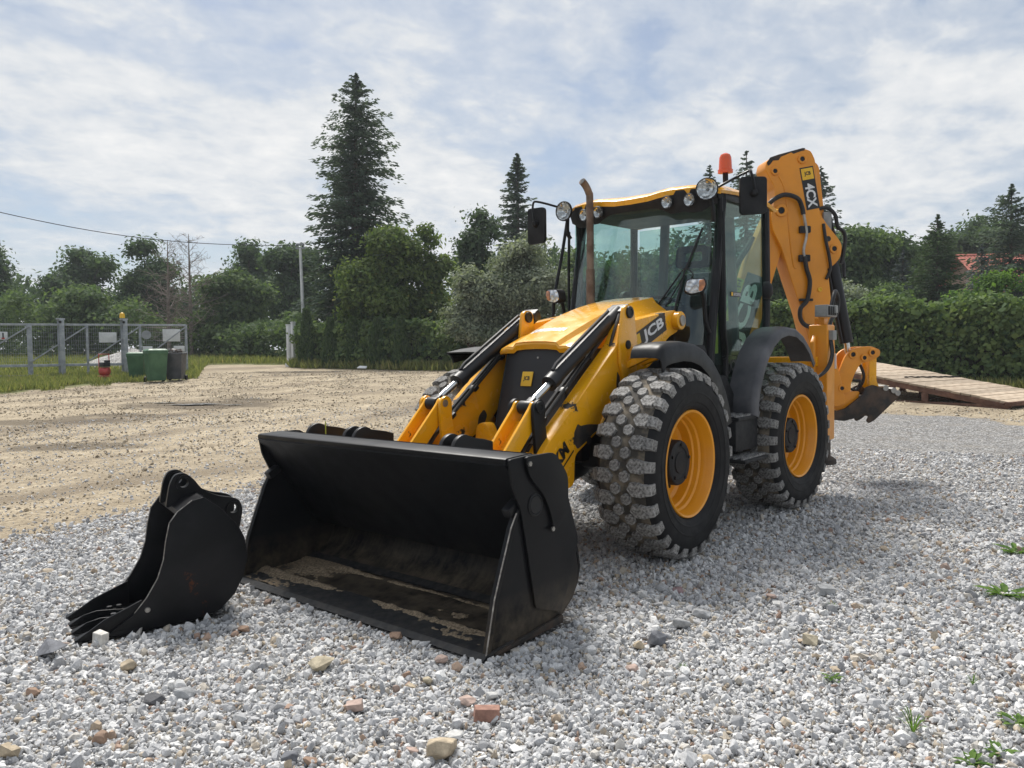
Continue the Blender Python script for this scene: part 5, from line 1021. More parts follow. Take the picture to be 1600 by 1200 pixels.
# nothing sticks up through the buckets' floors
lx, ly = pts[:, 0], pts[:, 1]; inb = (lx > 1.45) & (lx < 2.30) & (np.abs(ly) < 1.16)
ex_, ey_ = (lx-A0.x)*BE.x+(ly-A0.y)*BE.y, (lx-A0.x)*BW.x+(ly-A0.y)*BW.y; inb |= (ex_ > 0.0) & (ex_ < 0.8) & (ey_ > -0.01) & (ey_ < BWID+0.01)
zoff = scl*rng.uniform(-0.30, 0.65, len(scl)); zoff = np.where(inb, -scl*1.3, zoff)
P3 = np.stack([lx, ly, z0+zoff], -1).astype(np.float32)
gme = bpy.data.meshes.new('gravel'); gme.vertices.add(len(P3)); gme.vertices.foreach_set('co', P3.ravel())
def vattr(nm, typ, arr):
    a = gme.attributes.new(nm, typ, 'POINT'); a.data.foreach_set('value' if typ in ('FLOAT', 'INT') else 'vector', np.ascontiguousarray(arr).ravel())
vattr('rot', 'FLOAT_VECTOR', rng.uniform(0, 6.283, (len(P3), 3)).astype(np.float32))
vattr('scl', 'FLOAT_VECTOR', (scl[:, None]*rng.uniform(0.72, 1.25, (len(P3), 3))).astype(np.float32)); vattr('pick', 'INT', rng.integers(0, 6, len(P3)).astype(np.int32))
gravel = bpy.data.objects.new('gravel', gme); COL.objects.link(gravel); tag(gravel, 'pale grey crushed stone gravel covering the yard', 'gravel', kind='stuff')
gme.materials.append(stm)
ng = bpy.data.node_groups.new('gravel_nodes', 'GeometryNodeTree')
ng.interface.new_socket('Geometry', in_out='INPUT', socket_type='NodeSocketGeometry'); ng.interface.new_socket('Geometry', in_out='OUTPUT', socket_type='NodeSocketGeometry')
gi, go = ng.nodes.new('NodeGroupInput'), ng.nodes.new('NodeGroupOutput'); jn = ng.nodes.new('GeometryNodeJoinGeometry')
for k in range(6):
    ico = ng.nodes.new('GeometryNodeMeshIcoSphere'); ico.inputs['Subdivisions'].default_value = 2 if k % 2 else 1; ico.inputs['Radius'].default_value = 1.0
    rv = ng.nodes.new('FunctionNodeRandomValue'); rv.data_type = 'FLOAT_VECTOR'; rv.inputs[0].default_value = (-0.42,)*3; rv.inputs[1].default_value = (0.42,)*3; rv.inputs['Seed'].default_value = 11+k
    sp_ = ng.nodes.new('GeometryNodeSetPosition'); ng.links.new(ico.outputs['Mesh'], sp_.inputs['Geometry']); ng.links.new(rv.outputs[0], sp_.inputs['Offset'])
    ch = ng.nodes.new('GeometryNodeConvexHull'); ng.links.new(sp_.outputs[0], ch.inputs[0])
    tr = ng.nodes.new('GeometryNodeTransform'); tr.inputs['Scale'].default_value = [(1.15, 0.9, 0.7), (1.0, 0.85, 0.75), (1.3, 0.8, 0.6), (0.9, 0.9, 0.8), (1.2, 1.0, 0.55), (1.05, 0.75, 0.8)][k]; ng.links.new(ch.outputs[0], tr.inputs[0])
    ms = ng.nodes.new('GeometryNodeSetMaterial'); ms.inputs['Material'].default_value = stm; ng.links.new(tr.outputs[0], ms.inputs[0])
    g2 = ng.nodes.new('GeometryNodeGeometryToInstance'); ng.links.new(ms.outputs[0], g2.inputs[0]); ng.links.new(g2.outputs[0], jn.inputs[0])
iop = ng.nodes.new('GeometryNodeInstanceOnPoints'); ng.links.new(gi.outputs[0], iop.inputs['Points']); ng.links.new(jn.outputs[0], iop.inputs['Instance']); iop.inputs['Pick Instance'].default_value = True
def named(nm, typ):
    a = ng.nodes.new('GeometryNodeInputNamedAttribute'); a.data_type = typ; a.inputs['Name'].default_value = nm; return a.outputs[0]
ng.links.new(named('pick', 'INT'), iop.inputs['Instance Index']); ng.links.new(named('scl', 'FLOAT_VECTOR'), iop.inputs['Scale'])
e2r = ng.nodes.new('FunctionNodeEulerToRotation'); ng.links.new(named('rot', 'FLOAT_VECTOR'), e2r.inputs[0]); ng.links.new(e2r.outputs[0], iop.inputs['Rotation'])
ng.links.new(iop.outputs[0], go.inputs[0]); md = gravel.modifiers.new('stones', 'NODES'); md.node_group = ng

# crumbs of soil and grit on the sandy drive
crm, t, b, o = newmat('soil_crumb'); oi = N(t, 'ShaderNodeObjectInfo')
t.links.new(ramp(t, oi.outputs['Random'], [(0.0, (0.18, 0.145, 0.10)), (0.4, (0.31, 0.255, 0.18)), (0.75, (0.45, 0.385, 0.285)), (1.0, (0.50, 0.47, 0.42))]), b.inputs['Base Color']); b.inputs['Roughness'].default_value = 0.95
n = 110000; x, y, rr = scatter(n, 35, 4.5); cl_ = fnoise(x, y, 0.8, 4.0)+0.7*fnoise(x, y, 2.6, 6.0); keep = (gravel_amount(x, y) < 0.3) & (grass_amount(x, y) < 0.5) & (cl_+rng.normal(0, 0.25, n) > 0.0); x, y, rr = x[keep], y[keep], rr[keep]
pa = np.mod(np.arctan2(y-CAM.y, x-CAM.x), 2*np.pi)/(2*np.pi)*na; ri = np.interp(rr, rad_, np.arange(nr)); i0 = np.clip(ri.astype(int), 0, nr-2); fi = ri-i0; j0 = pa.astype(int) % na; fj = pa-np.floor(pa); j1 = (j0+1) % na
zc_ = (RGZ[i0, j0]*(1-fi)+RGZ[i0+1, j0]*fi)*(1-fj)+(RGZ[i0, j1]*(1-fi)+RGZ[i0+1, j1]*fi)*fj; cs_ = np.clip(0.0068*np.exp(rng.normal(0, 0.5, len(x)))*np.clip(rr/10, 0.8, 1.7), 0.004, 0.030)
P3 = np.stack([x, y, zc_+cs_*0.2], -1).astype(np.float32); gme = bpy.data.meshes.new('soil_crumbs'); gme.vertices.add(len(P3)); gme.vertices.foreach_set('co', P3.ravel()); gme.materials.append(crm)
vattr('rot', 'FLOAT_VECTOR', rng.uniform(0, 6.283, (len(P3), 3)).astype(np.float32)); vattr('scl', 'FLOAT_VECTOR', (cs_[:, None]*rng.uniform(0.7, 1.3, (len(P3), 3))).astype(np.float32)); vattr('pick', 'INT', rng.integers(0, 6, len(P3)).astype(np.int32))
crumbs = bpy.data.objects.new('soil_crumbs', gme); COL.objects.link(crumbs); tag(crumbs, 'loose crumbs of soil and grit on the sandy drive', 'soil', kind='stuff')
ng2 = ng.copy()
for nd in ng2.nodes:
    if nd.bl_idname == 'GeometryNodeSetMaterial': nd.inputs['Material'].default_value = crm
crumbs.modifiers.new('crumbs', 'NODES').node_group = ng2

# ------------------------------------------------------------------ single larger stones
def stone_mat(name, c): return surf(name, tuple(k*0.75 for k in c), tuple(min(1, k*1.25) for k in c), 0.85, 0.95, 26, bmp=0.8, bscale=70, lo=0.35, hi=0.65)
SM = {k: stone_mat('stone_'+k, c) for k, c in dict(slate=(0.13, 0.135, 0.15), tan=(0.40, 0.33, 0.235), white=(0.56, 0.54, 0.50), brown=(0.26, 0.175, 0.125), grey=(0.33, 0.335, 0.34), dark=(0.10, 0.10, 0.105), pale=(0.50, 0.495, 0.48), brick=(0.30, 0.165, 0.125), pink=(0.40, 0.30, 0.255), mauve=(0.28, 0.19, 0.19), buff=(0.43, 0.375, 0.27)).items()}
def rock(x, y, w, h, kind, label, block=False, flat=1.0, name='stone', cat='stone'):
    rr_ = random.Random(int(x*1000+y*77)); bm = bmesh.new(); pts_ = []
    L, D, H = w/2*1.02, w/2*(0.78 if not block else 0.6), max(h*0.44, 0.018)*flat
    for k in range(22 if not block else 16):
        if block: v = Vector((rr_.choice((-1, 1))*rr_.uniform(0.8, 1), rr_.choice((-1, 1))*rr_.uniform(0.75, 1), rr_.choice((-1, 1))*rr_.uniform(0.75, 1)))
        else: v = Vector((rr_.gauss(0, 1), rr_.gauss(0, 1), rr_.gauss(0, 1))).normalized()*rr_.uniform(0.85, 1.08)
        pts_.append(bm.verts.new((v.x*L, v.y*D, v.z*H)))
    bmesh.ops.convex_hull(bm, input=pts_); loose = [v for v in bm.verts if not v.link_faces]; bmesh.ops.delete(bm, geom=loose, context='VERTS')
    bmesh.ops.dissolve_limit(bm, angle_limit=R(9), verts=bm.verts, edges=bm.edges)
    bmesh.ops.bevel(bm, geom=list(bm.edges), offset=w*0.035, segments=1, affect='EDGES', clamp_overlap=True)
    a = math.atan2(RH.y, RH.x)+rr_.uniform(-0.5, 0.5); bm.transform(Matrix.Rotation(a, 4, 'Z') @ Matrix.Rotation(rr_.uniform(-0.22, 0.22), 4, 'X') @ Matrix.Rotation(rr_.uniform(-0.15, 0.15), 4, 'Y'))
    me = bpy.data.meshes.new(name); bm.to_mesh(me); bm.free(); me.materials.append(SM[kind]); zmin = min(v.co.z for v in me.vertices)
    for v in me.vertices: v.co.z -= zmin
    ob = bpy.data.objects.new(name, me); COL.objects.link(ob); ob.location = (x, y, hz(x, y)+0.008-H*0.25); tag(ob, label, cat, 'larger stones lying in the gravel')
for a in [
 (3.60, -0.69, .166, .10, 'slate', 'big slate-grey block of stone below the teeth of the loose digging bucket', True),
 (3.36, -0.66, .083, .083, 'white', 'small whitish cube of stone touching the near tooth of the digging bucket', True),
 (3.43, -0.17, .088, .076, 'tan', 'tan stone standing alone below the loose digging bucket'),
 (3.83, -0.25, .077, .041, 'brown', 'flat dark brown stone near the left edge below the slate block'),
 (3.52, 0.28, .109, .057, 'dark', 'dark grey wedge of stone just left of a pale square one'),
 (3.41, 0.34, .11, .075, 'grey', 'pale grey squarish stone just right of a dark wedge'),
 (3.38, 0.75, .081, .043, 'grey', 'flat grey stone in the lower left, third right of the dark wedge'),
 (3.82, 0.47, .082, .067, 'brown', 'reddish brown stone in the lower left foreground'),
 (4.10, 0.31, .074, .059, 'tan', 'tan chunk of stone in the bottom left corner', True),
 (2.83, 0.57, .157, .082, 'buff', 'wide flat yellowish stone in front of the middle of the front bucket'),
 (2.41, 0.98, .083, .057, 'pink', 'pinkish brown stone just below the right end of the bucket edge'),
 (2.71, 1.55, .114, .065, 'brick', 'broken piece of red brick in the middle foreground', True),
 (2.66, 1.39, .096, .04, 'pink', 'flat pinkish stone directly behind the broken red brick'),
 (3.05, 1.62, .152, .103, 'tan', 'largest tan stone at the bottom middle of the photo'),
 (3.01, 1.05, .072, .042, 'pink', 'small pinkish brick fragment between the yellowish stone and the bottom edge', True),
 (1.04, 2.33, .074, .06, 'buff', 'small tan cube of stone alone in the right hand gravel', True),
 (1.54, 1.70, .135, .101, 'slate', 'dark bluish stone, largest of the cluster right of the front bucket'),
 (1.23, 1.69, .114, .093, 'grey', 'mid grey upright stone behind the dark bluish one'),
 (0.68, 1.38, .098, .057, 'mauve', 'mauve stone in front of the front left tyre'),
 (0.71, 1.28, .091, .07, 'grey', 'grey stone touching the left of the mauve stone'),
 (0.14, 2.12, .105, .061, 'grey', 'grey flat-topped stone alone right of the front left tyre', True),
 (0.56, 1.97, .10, .05, 'pale', 'pale flat stone, front one of the pair right of the mauve stone'),
 (0.42, 1.88, .072, .048, 'pink', 'small pinkish stone, rear one of the pair right of the mauve stone'),
 (1.64, 1.66, .073, .06, 'tan', 'small tan stone touching the left of the dark bluish stone'),
 (1.91, 1.78, .08, .043, 'pink', 'pale pinkish stone in front of the dark bluish stone'),
 (1.00, 1.70, .126, .067, 'grey', 'low light grey stone at the right rear of the stone cluster'),
 (2.82, -0.26, .072, .065, 'grey', 'grey stone in the gap between the loose bucket and the front bucket'),
 (2.78, -0.20, .079, .05, 'brown', 'brown stone beside a grey one between the two buckets'),
 (3.44, 1.19, .088, .058, 'slate', 'bluish grey stone on the bottom edge left of the middle'),
 (3.40, 1.27, .063, .043, 'brown', 'small round brown stone on the bottom edge beside the bluish one'),
 (2.92, 1.56, .082, .046, 'pale', 'pale grey flat stone between the red brick and the largest tan stone'),
 (3.10, 1.51, .055, .045, 'pink', 'small round pinkish stone left of the largest tan stone'),
 (2.56, 1.44, .069, .051, 'pale', 'rounded pale stone right behind the flat pinkish one'),
 (2.64, 0.98, .055, .049, 'brown', 'upper left stone of three small brown ones in front of the bucket'),
 (2.62, 1.10, .054, .042, 'buff', 'right hand stone of three small brown ones in front of the bucket'),
 (2.71, 1.08, .059, .041, 'tan', 'lowest stone of three small brown ones in front of the bucket'),
 (0.21, 0.98, .137, .073, 'grey', 'broad low grey stone close below the front left tyre'),
 (2.33, 0.55, .091, .056, 'brown', 'brown stone half under the cutting edge of the front bucket')]: rock(*a)

# ------------------------------------------------------------------ foliage helpers
def leaf_mat(name, c1, c2, trans=0.35, c3=None):
    c1, c2 = tuple(k*1.2 for k in c1), tuple(k*1.2 for k in c2); m, t, b, o = newmat(name); t.nodes.remove(b); a = attr(t, 'tint')
    stops = [(0.0, c1), (0.7, c2)] + ([(0.93, c2), (1.0, c3)] if c3 else [(1.0, c2)])
    col = ramp(t, a, stops); d1 = N(t, 'ShaderNodeBsdfPrincipled'); d1.inputs['Roughness'].default_value = 0.75; d1.inputs['Specular IOR Level'].default_value = 0.12
    t.links.new(col, d1.inputs['Base Color']); tl = N(t, 'ShaderNodeBsdfTranslucent'); t.links.new(tmix(t, 1.0, col, (1.25, 1.35, 0.7), 'MULTIPLY'), tl.inputs[0])
    mx_ = N(t, 'ShaderNodeMixShader'); mx_.inputs[0].default_value = trans; t.links.new(d1.outputs[0], mx_.inputs[1]); t.links.new(tl.outputs[0], mx_.inputs[2]); t.links.new(mx_.outputs[0], o.inputs[0]); return m
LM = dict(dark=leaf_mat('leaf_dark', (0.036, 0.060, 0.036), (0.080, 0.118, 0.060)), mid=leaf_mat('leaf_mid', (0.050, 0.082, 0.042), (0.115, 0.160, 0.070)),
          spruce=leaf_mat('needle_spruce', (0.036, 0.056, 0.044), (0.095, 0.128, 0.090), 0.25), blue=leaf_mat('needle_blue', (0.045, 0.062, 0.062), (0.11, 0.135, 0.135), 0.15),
          thuja=leaf_mat('leaf_thuja', (0.032, 0.058, 0.030), (0.080, 0.120, 0.052), 0.2), walnut=leaf_mat('leaf_walnut', (0.048, 0.080, 0.030), (0.125, 0.165, 0.052), 0.4, (0.34, 0.22, 0.05)),
          silver=leaf_mat('leaf_silver', (0.085, 0.108, 0.075), (0.25, 0.275, 0.21), 0.3), ivy=leaf_mat('leaf_ivy', (0.038, 0.070, 0.034), (0.135, 0.185, 0.072), 0.35, (0.26, 0.31, 0.11)),
          weed=leaf_mat('leaf_weed', (0.09, 0.115, 0.04), (0.21, 0.215, 0.085), 0.3, (0.34, 0.28, 0.14)), bright=leaf_mat('leaf_bright', (0.04, 0.085, 0.022), (0.11, 0.18, 0.045), 0.4))
surf('bark', (0.06, 0.045, 0.033), (0.12, 0.095, 0.07), 0.9, 0.95, 9, bmp=0.6, bscale=30); surf('bark_grey', (0.17, 0.14, 0.12), (0.26, 0.22, 0.19), 0.9, 0.95, 9)
def leafmesh(name, P, A, B, tint, mat, parent, origin, bend=None):
    """diamond leaves: centre P, half axes A and B, all (n, 3) arrays in world space"""
    n = len(P); V = np.empty((n, 4, 3), np.float32); o_ = np.array(origin); V[:, 0] = P-A-o_; V[:, 1] = P+B-A*0.1-o_; V[:, 2] = P+A-o_; V[:, 3] = P-B-A*0.1-o_
    me = bpy.data.meshes.new(name); me.vertices.add(4*n); me.vertices.foreach_set('co', V.ravel()); me.loops.add(4*n); me.loops.foreach_set('vertex_index', np.arange(4*n, dtype=np.int32))
    me.polygons.add(n); me.polygons.foreach_set('loop_start', np.arange(0, 4*n, 4, dtype=np.int32))
    a = me.attributes.new('tint', 'FLOAT', 'FACE'); a.data.foreach_set('value', np.clip(tint, 0, 1).astype(np.float32)); me.update(calc_edges=True); me.materials.append(mat)
    ob = bpy.data.objects.new(name, me); COL.objects.link(ob); WLOC[ob] = Vector(origin)
    if parent is not None: ob.parent = parent; ob.location = Vector(origin)-WLOC[parent]
    else: ob.location = origin
    return ob
def unit(a): return a/np.maximum(np.linalg.norm(a, axis=-1, keepdims=True), 1e-9)
def rand_leaves(P, size, outward=None, flat=0.5, asp=0.55):
    """random leaf axes; leaves tend to face outwards and up"""
    n = len(P); nrm = rng.normal(size=(n, 3)); 
    if outward is not None: nrm = nrm*flat+unit(outward)*0.8+np.array([0, 0, 0.35])
    nrm = unit(nrm); tdir = rng.normal(size=(n, 3)); tdir[:, 2] -= 0.5; A = unit(tdir-nrm*np.sum(tdir*nrm, -1, keepdims=True)); Bv = np.cross(nrm, A); s_ = size*np.exp(rng.normal(0, 0.25, n))
    return A*s_[:, None], Bv*(s_*asp)[:, None]
def crown_points(lobes, nclump, per, spread, shell=0.55):
    """leaf positions clustered in clumps through ellipsoid lobes [(cx, cy, cz, rx, ry, rz)] ; returns points, outward, clump id"""
    L = np.array(lobes, float); vol = (L[:, 3]*L[:, 4]*L[:, 5])**0.7; pick = rng.choice(len(L), nclump, p=vol/vol.sum()); u_ = unit(rng.normal(size=(nclump, 3)))
    u_[:, 2] = np.where(u_[:, 2] < -0.55, -u_[:, 2], u_[:, 2]); rr_ = (shell+(1-shell)*rng.random(nclump)**0.6)*rng.uniform(0.84, 1.06, nclump); C_ = L[pick, :3]+u_*L[pick, 3:]*rr_[:, None]
    k = np.repeat(np.arange(nclump), per); sp_ = spread*np.exp(rng.normal(0, 0.3, nclump)); off = np.clip(rng.normal(size=(len(k), 3)), -1.5, 1.5)*sp_[k][:, None]*np.array([1, 1, 0.62]); return C_[k]+off, (u_[k]+off*0.4/np.maximum(sp_[k][:, None], 1e-6)), k
def limb(mb, p0, p1, r0, r1, sag=0.0, n=5, wob=0.0):
    p0, p1 = Vector(p0), Vector(p1); P_ = []
    for i in range(n+1):
        f = i/n; p = p0.lerp(p1, f)+Vector((rnd.uniform(-wob, wob), rnd.uniform(-wob, wob), -sag*math.sin(math.pi*f)))*(1 if 0 < i < n else 0); P_.append(p)
    mb.tube(P_, [r0+(r1-r0)*i/n for i in range(n+1)], 7)
def broadleaf(base, h, w, mat, label, n, leaf=0.16, lobes=None, cat='tree', group=None, name='tree', trunk_h=0.35, shape=1.0, clump=None, per=26, shell=0.5, bark='bark'):
    base = Vector(base); t_ = empty(name, base, label, cat, group)
    if lobes is None:
        lobes = []; k = 17
        for i in range(k):
            a = rnd.uniform(0, 6.28); f = rnd.random(); rr_ = w*0.5*rnd.uniform(0.25, 0.85)*(1-0.5*f*shape)*(0.75+0.5*f if f < 0.4 else 1); qq = rnd.uniform(0.6, 1.25); lobes.append((math.cos(a)*rr_, math.sin(a)*rr_, h*(0.30+0.58*f), w*0.19*qq, w*0.19*qq, h*0.095*qq*rnd.uniform(0.8, 1.2)))
        lobes.append((w*rnd.uniform(-.06, .06), w*rnd.uniform(-.06, .06), h*0.905, w*0.14, w*0.14, h*0.095)); lobes.append((0, 0, h*0.52, w*0.26, w*0.26, h*0.26))
    Lw = [(base.x+a[0], base.y+a[1], base.z+a[2], a[3], a[4], a[5]) for a in lobes]
    mb = MB(); r0 = max(0.06, h*0.016); topz = h*0.8; mb.tube(smooth_path([base-Vector((0, 0, 0.2)), base+Vector((rnd.uniform(-.1, .1), rnd.uniform(-.1, .1), h*trunk_h)), base+Vector((0, 0, topz))], 4), [r0*1.25*(1-0.85*i/8)+0.01 for i in range(9)], 9)
    for a in Lw: limb(mb, base+Vector((0, 0, h*rnd.uniform(trunk_h*0.7, trunk_h+0.25))), Vector(a[:3]), r0*0.45, r0*0.12, 0.0, 4, 0.08)
    mb.build('trunk', M[bark], t_, ang=80)
    n = int(n*1.7); leaf *= 0.70; nc = max(6, n//per); P_, out, k = crown_points(Lw, nc, per, clump or w*0.055, shell); A_, B_ = rand_leaves(P_, leaf, out); ct = rng.uniform(0.0, 0.75, nc)
    leafmesh('crown', P_, A_, B_, ct[k]+rng.uniform(-0.18, 0.27, len(P_)), mat, t_, tuple(base+Vector((0, 0, h*0.6)))); return t_
def spruce(base, h, w, mat, label, nbr, per, name='spruce_tree', group=None, droop=0.25, z0=0.08, power=0.9, leaf=0.20, lean=0.0, cat='tree', gaps=0.0):
    base = Vector(base); t_ = empty(name, base, label, cat, group); mb = MB(); r0 = h*0.016; mb.tube([base+Vector((0, 0, -0.2)), base+Vector((0, 0, h*0.5)), base+Vector((lean, 0, h*0.985))], [r0*1.2, r0*0.7, 0.02], 9)
    F = rng.random(nbr)**1.15; F = np.sort(F); Pl, Al, Bl, Tl = [], [], [], []
    for f in F:
        z = h*(z0+(0.985-z0)*f); L_ = w*0.5*((1-f)**power)*min(1.0, (1-f)/0.17)**0.55*rng.uniform(0.55, 1.15)+0.005*h
        if gaps and rng.random() < gaps: L_ *= rng.uniform(0.4, 0.7)
        a = rng.uniform(0, 6.2832); e = np.array([math.cos(a), math.sin(a), 0]); up = 0.35*f-droop*(1-f)*1.1; n_ = max(6, int(per*(0.35+L_/(w*0.5))))
        s_ = rng.random(n_)**0.75; z_off = L_*s_*up - droop*L_*(s_**2)*0.8 + 0.22*L_*np.maximum(s_-0.6, 0); side = rng.normal(0, 0.16*L_, n_)*(1.05-s_*0.75); pv = np.array([-e[1], e[0], 0])
        P_ = np.array(base)+np.array([lean*f, 0, z])+e*(L_*s_)[:, None]+pv*side[:, None]+np.array([0, 0, 1])*(z_off-np.abs(rng.normal(0, 0.055*L_+0.03, n_)))[:, None]
        dirn = unit(e*0.9+pv*(np.sign(side)*rng.uniform(0.2, 0.9, n_))[:, None]+np.array([0, 0, 1])*rng.uniform(-0.75, 0.22, n_)[:, None]); sz = leaf*(0.55+0.5*rng.random(n_))*(0.55+0.45*(1-f))
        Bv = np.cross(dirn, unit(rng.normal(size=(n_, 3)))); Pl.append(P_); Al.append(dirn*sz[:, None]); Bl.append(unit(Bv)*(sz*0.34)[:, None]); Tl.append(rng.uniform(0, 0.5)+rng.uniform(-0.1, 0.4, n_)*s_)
        limb(mb, base+Vector((lean*f, 0, z)), Vector(tuple(np.array(base)+np.array([lean*f, 0, z+L_*0.85*up-droop*L_*0.6]) + e*L_*0.85)), max(0.012, r0*0.24*(1-f)), 0.006, 0, 2)
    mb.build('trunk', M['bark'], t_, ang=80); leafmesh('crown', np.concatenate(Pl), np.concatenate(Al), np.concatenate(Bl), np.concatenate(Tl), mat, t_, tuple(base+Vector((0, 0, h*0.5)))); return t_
# ================================================================== gate, bins and things along the left side
G0, G1 = spot(-0.70, 28.9), spot(-0.417, 32.3); GD = (G1-G0); GD.z = 0; GL = GD.length; GD.normalize(); GN = Vector((GD.y, -GD.x, 0)); GN = GN if GN.dot(FH) < 0 else -GN    # GN faces the yard
def gline(t_):
    # point of the gate line seen at bearing t_
    den = GD.dot(RH)-t_*GD.dot(FH); a = G0-CAM; s_ = (t_*a.dot(FH)-a.dot(RH))/den; p = G0+GD*s_; return Vector((p.x, p.y, hz(p.x, p.y)))
surf('galvanised', (0.26, 0.285, 0.31), (0.36, 0.385, 0.41), 0.45, 0.6, 6, metal=0.3)
GB = gline(-0.417).z
gate = empty('sliding_gate', gline(-0.52), 'long grey steel sliding gate with wire mesh and diagonal braces', 'gate')
ups = [gline(x) for x in (-0.70, -0.6185, -0.5445, -0.4765, -0.4175)]; ZT, ZB = GB+2.02, GB+0.45
def gat(p, z): return Vector((p.x, p.y, z))
one(lambda q: q.beam(gat(ups[0], ZT), gat(ups[-1], ZT), 0.08, 0.08), 'top_rail', 'galvanised', gate, bev=0.006); one(lambda q: q.beam(gat(ups[0], ZB), gat(ups[-1], ZB), 0.08, 0.10), 'bottom_rail', 'galvanised', gate, bev=0.006)
for i, p in enumerate(ups[1:]): one(lambda q: q.beam(gat(p, GB-0.05 if i in (0, 3) else GB+0.1), gat(p, ZT+0.02), 0.09 if i != 0 else 0.17, 0.09, tuple(GN)), 'upright', 'galvanised', gate, bev=0.006)
for i in range(4): one(lambda q: q.beam(gat(ups[i], ZB+0.12)+GN*0.06, gat(ups[i+1], ZT-0.06)+GN*0.06, 0.05, 0.09, tuple(GN)), 'brace', 'galvanised', gate, bev=0.004)
wm = MB()
for i in range(4):
    a, b_ = ups[i], ups[i+1]; n = int((b_-a).length/0.075)
    for k in range(1, n): p = a.lerp(b_, k/n); wm.beam(gat(p, ZB), gat(p, ZT), 0.006, 0.006, tuple(GN))
    for k in range(1, 10): z = ZB+(ZT-ZB)*k/10; wm.beam(gat(a, z), gat(b_, z), 0.006, 0.006)
tag(wm.build('wire_mesh', M['galvanised'], gate, smooth=False), kind='stuff')
surf('sign_white', (0.62, 0.64, 0.66), (0.52, 0.54, 0.56), 0.5, 0.6, 4); surf('sign_grey', (0.22, 0.24, 0.26), (0.28, 0.30, 0.32), 0.5, 0.6, 4); surf('sign_red', (0.45, 0.05, 0.04), (0.5, 0.07, 0.05), 0.5, 0.6, 4)
def sign(t_, el, w, h, name, mat, rnd_=False):
    p = gline(t_); dd = (p-CAM).dot(FH); p.z = CAM.z+el*dd; p += GN*0.08; U = GD if GD.dot(RH) > 0 else -GD
    if rnd_: return p, one(lambda q: q.cyl(p, p+GN*0.015, w/2, n=24), name, mat, gate)
    return p, one(lambda q: q.prism([(-w/2, -h/2), (w/2, -h/2), (w/2, h/2), (-w/2, h/2)], p, U, Vector((0, 0, 1)), -0.008, 0.008), name, mat, gate, bev=0.003)
sign(-0.518, 0.0263, 0.62, 0.40, 'sign_board', 'sign_white'); sign(-0.4685, 0.0290, 0.36, 0.36, 'round_sign', 'sign_grey', True); sign(-0.4365, 0.0280, 0.66, 0.50, 'sign_board', 'sign_white'); sign(-0.4675, 0.0103, 0.36, 0.26, 'sign_board', 'sign_white'); sign(-0.4270, 0.0107, 0.42, 0.24, 'sign_board', 'sign_white')
p1_, s1_ = sign(-0.652, 0.0302, 0.28, 0.30, 'number_sign', 'sign_white'); lettering('1', p1_+GN*0.012, GD if GD.dot(RH) > 0 else -GD, (0, 0, 1), M['black_decal'], s1_, height=0.22, bold=0.03)
one(lambda q: q.prism([(-0.05, -0.03), (0.05, -0.03), (0.05, 0.03), (-0.05, 0.03)], p1_+GN*0.010-Vector((0, 0, 0.10)), GD if GD.dot(RH) > 0 else -GD, Vector((0, 0, 1)), -0.002, 0.002), 'red_bar', 'sign_red', s1_)
surf('kerb_concrete', (0.20, 0.19, 0.17), (0.28, 0.26, 0.23), 0.9, 0.95, 6)
kb = one(lambda q: q.beam(gat(gline(-0.70), GB+0.02)+GN*0.25, gat(gline(-0.475), GB+0.02)+GN*0.25, 0.10, 0.16), 'kerb', 'kerb_concrete', None, bev=0.01); tag(kb, kind='structure')
for t_, lab, lamp in ((-0.578, 'taller double gate post left of the one with the yellow lamp', False), (-0.4970, 'taller double gate post with a small yellow lamp on top', True)):
    p = gline(t_); gp = empty('gate_post', p, lab, 'post', 'guide posts of the sliding gate')
    for k in (-1, 1): one(lambda q: q.beam(gat(p, GB-0.1)+GN*(0.17*k)+GD*(0.05*k), gat(p, GB+2.22)+GN*(0.17*k)+GD*(0.05*k), 0.16, 0.14, tuple(GN)), 'upright', 'galvanised', gp, bev=0.008)
    one(lambda q: q.box(gat(p, GB+2.24), (0.30, 0.40, 0.05), (0, 0, math.atan2(GD.y, GD.x))), 'cap_plate', 'galvanised', gp, bev=0.006)
    one(lambda q: q.cyl(gat(p, GB+2.12)+GN*0.1, gat(p, GB+2.12)+GN*0.28, 0.05, n=16), 'guide_roller', 'black_metal', gp)
    if lamp:
        lm = one(lambda q: q.lathe([(0.0, 0.0), (0.10, 0.0), (0.10, 0.10), (0.08, 0.19), (0.0, 0.22)], gat(p, GB+2.30)-GD*0.05, (0, 0, 1), 16), 'gate_lamp', 'yellow_decal', gp, ang=40)
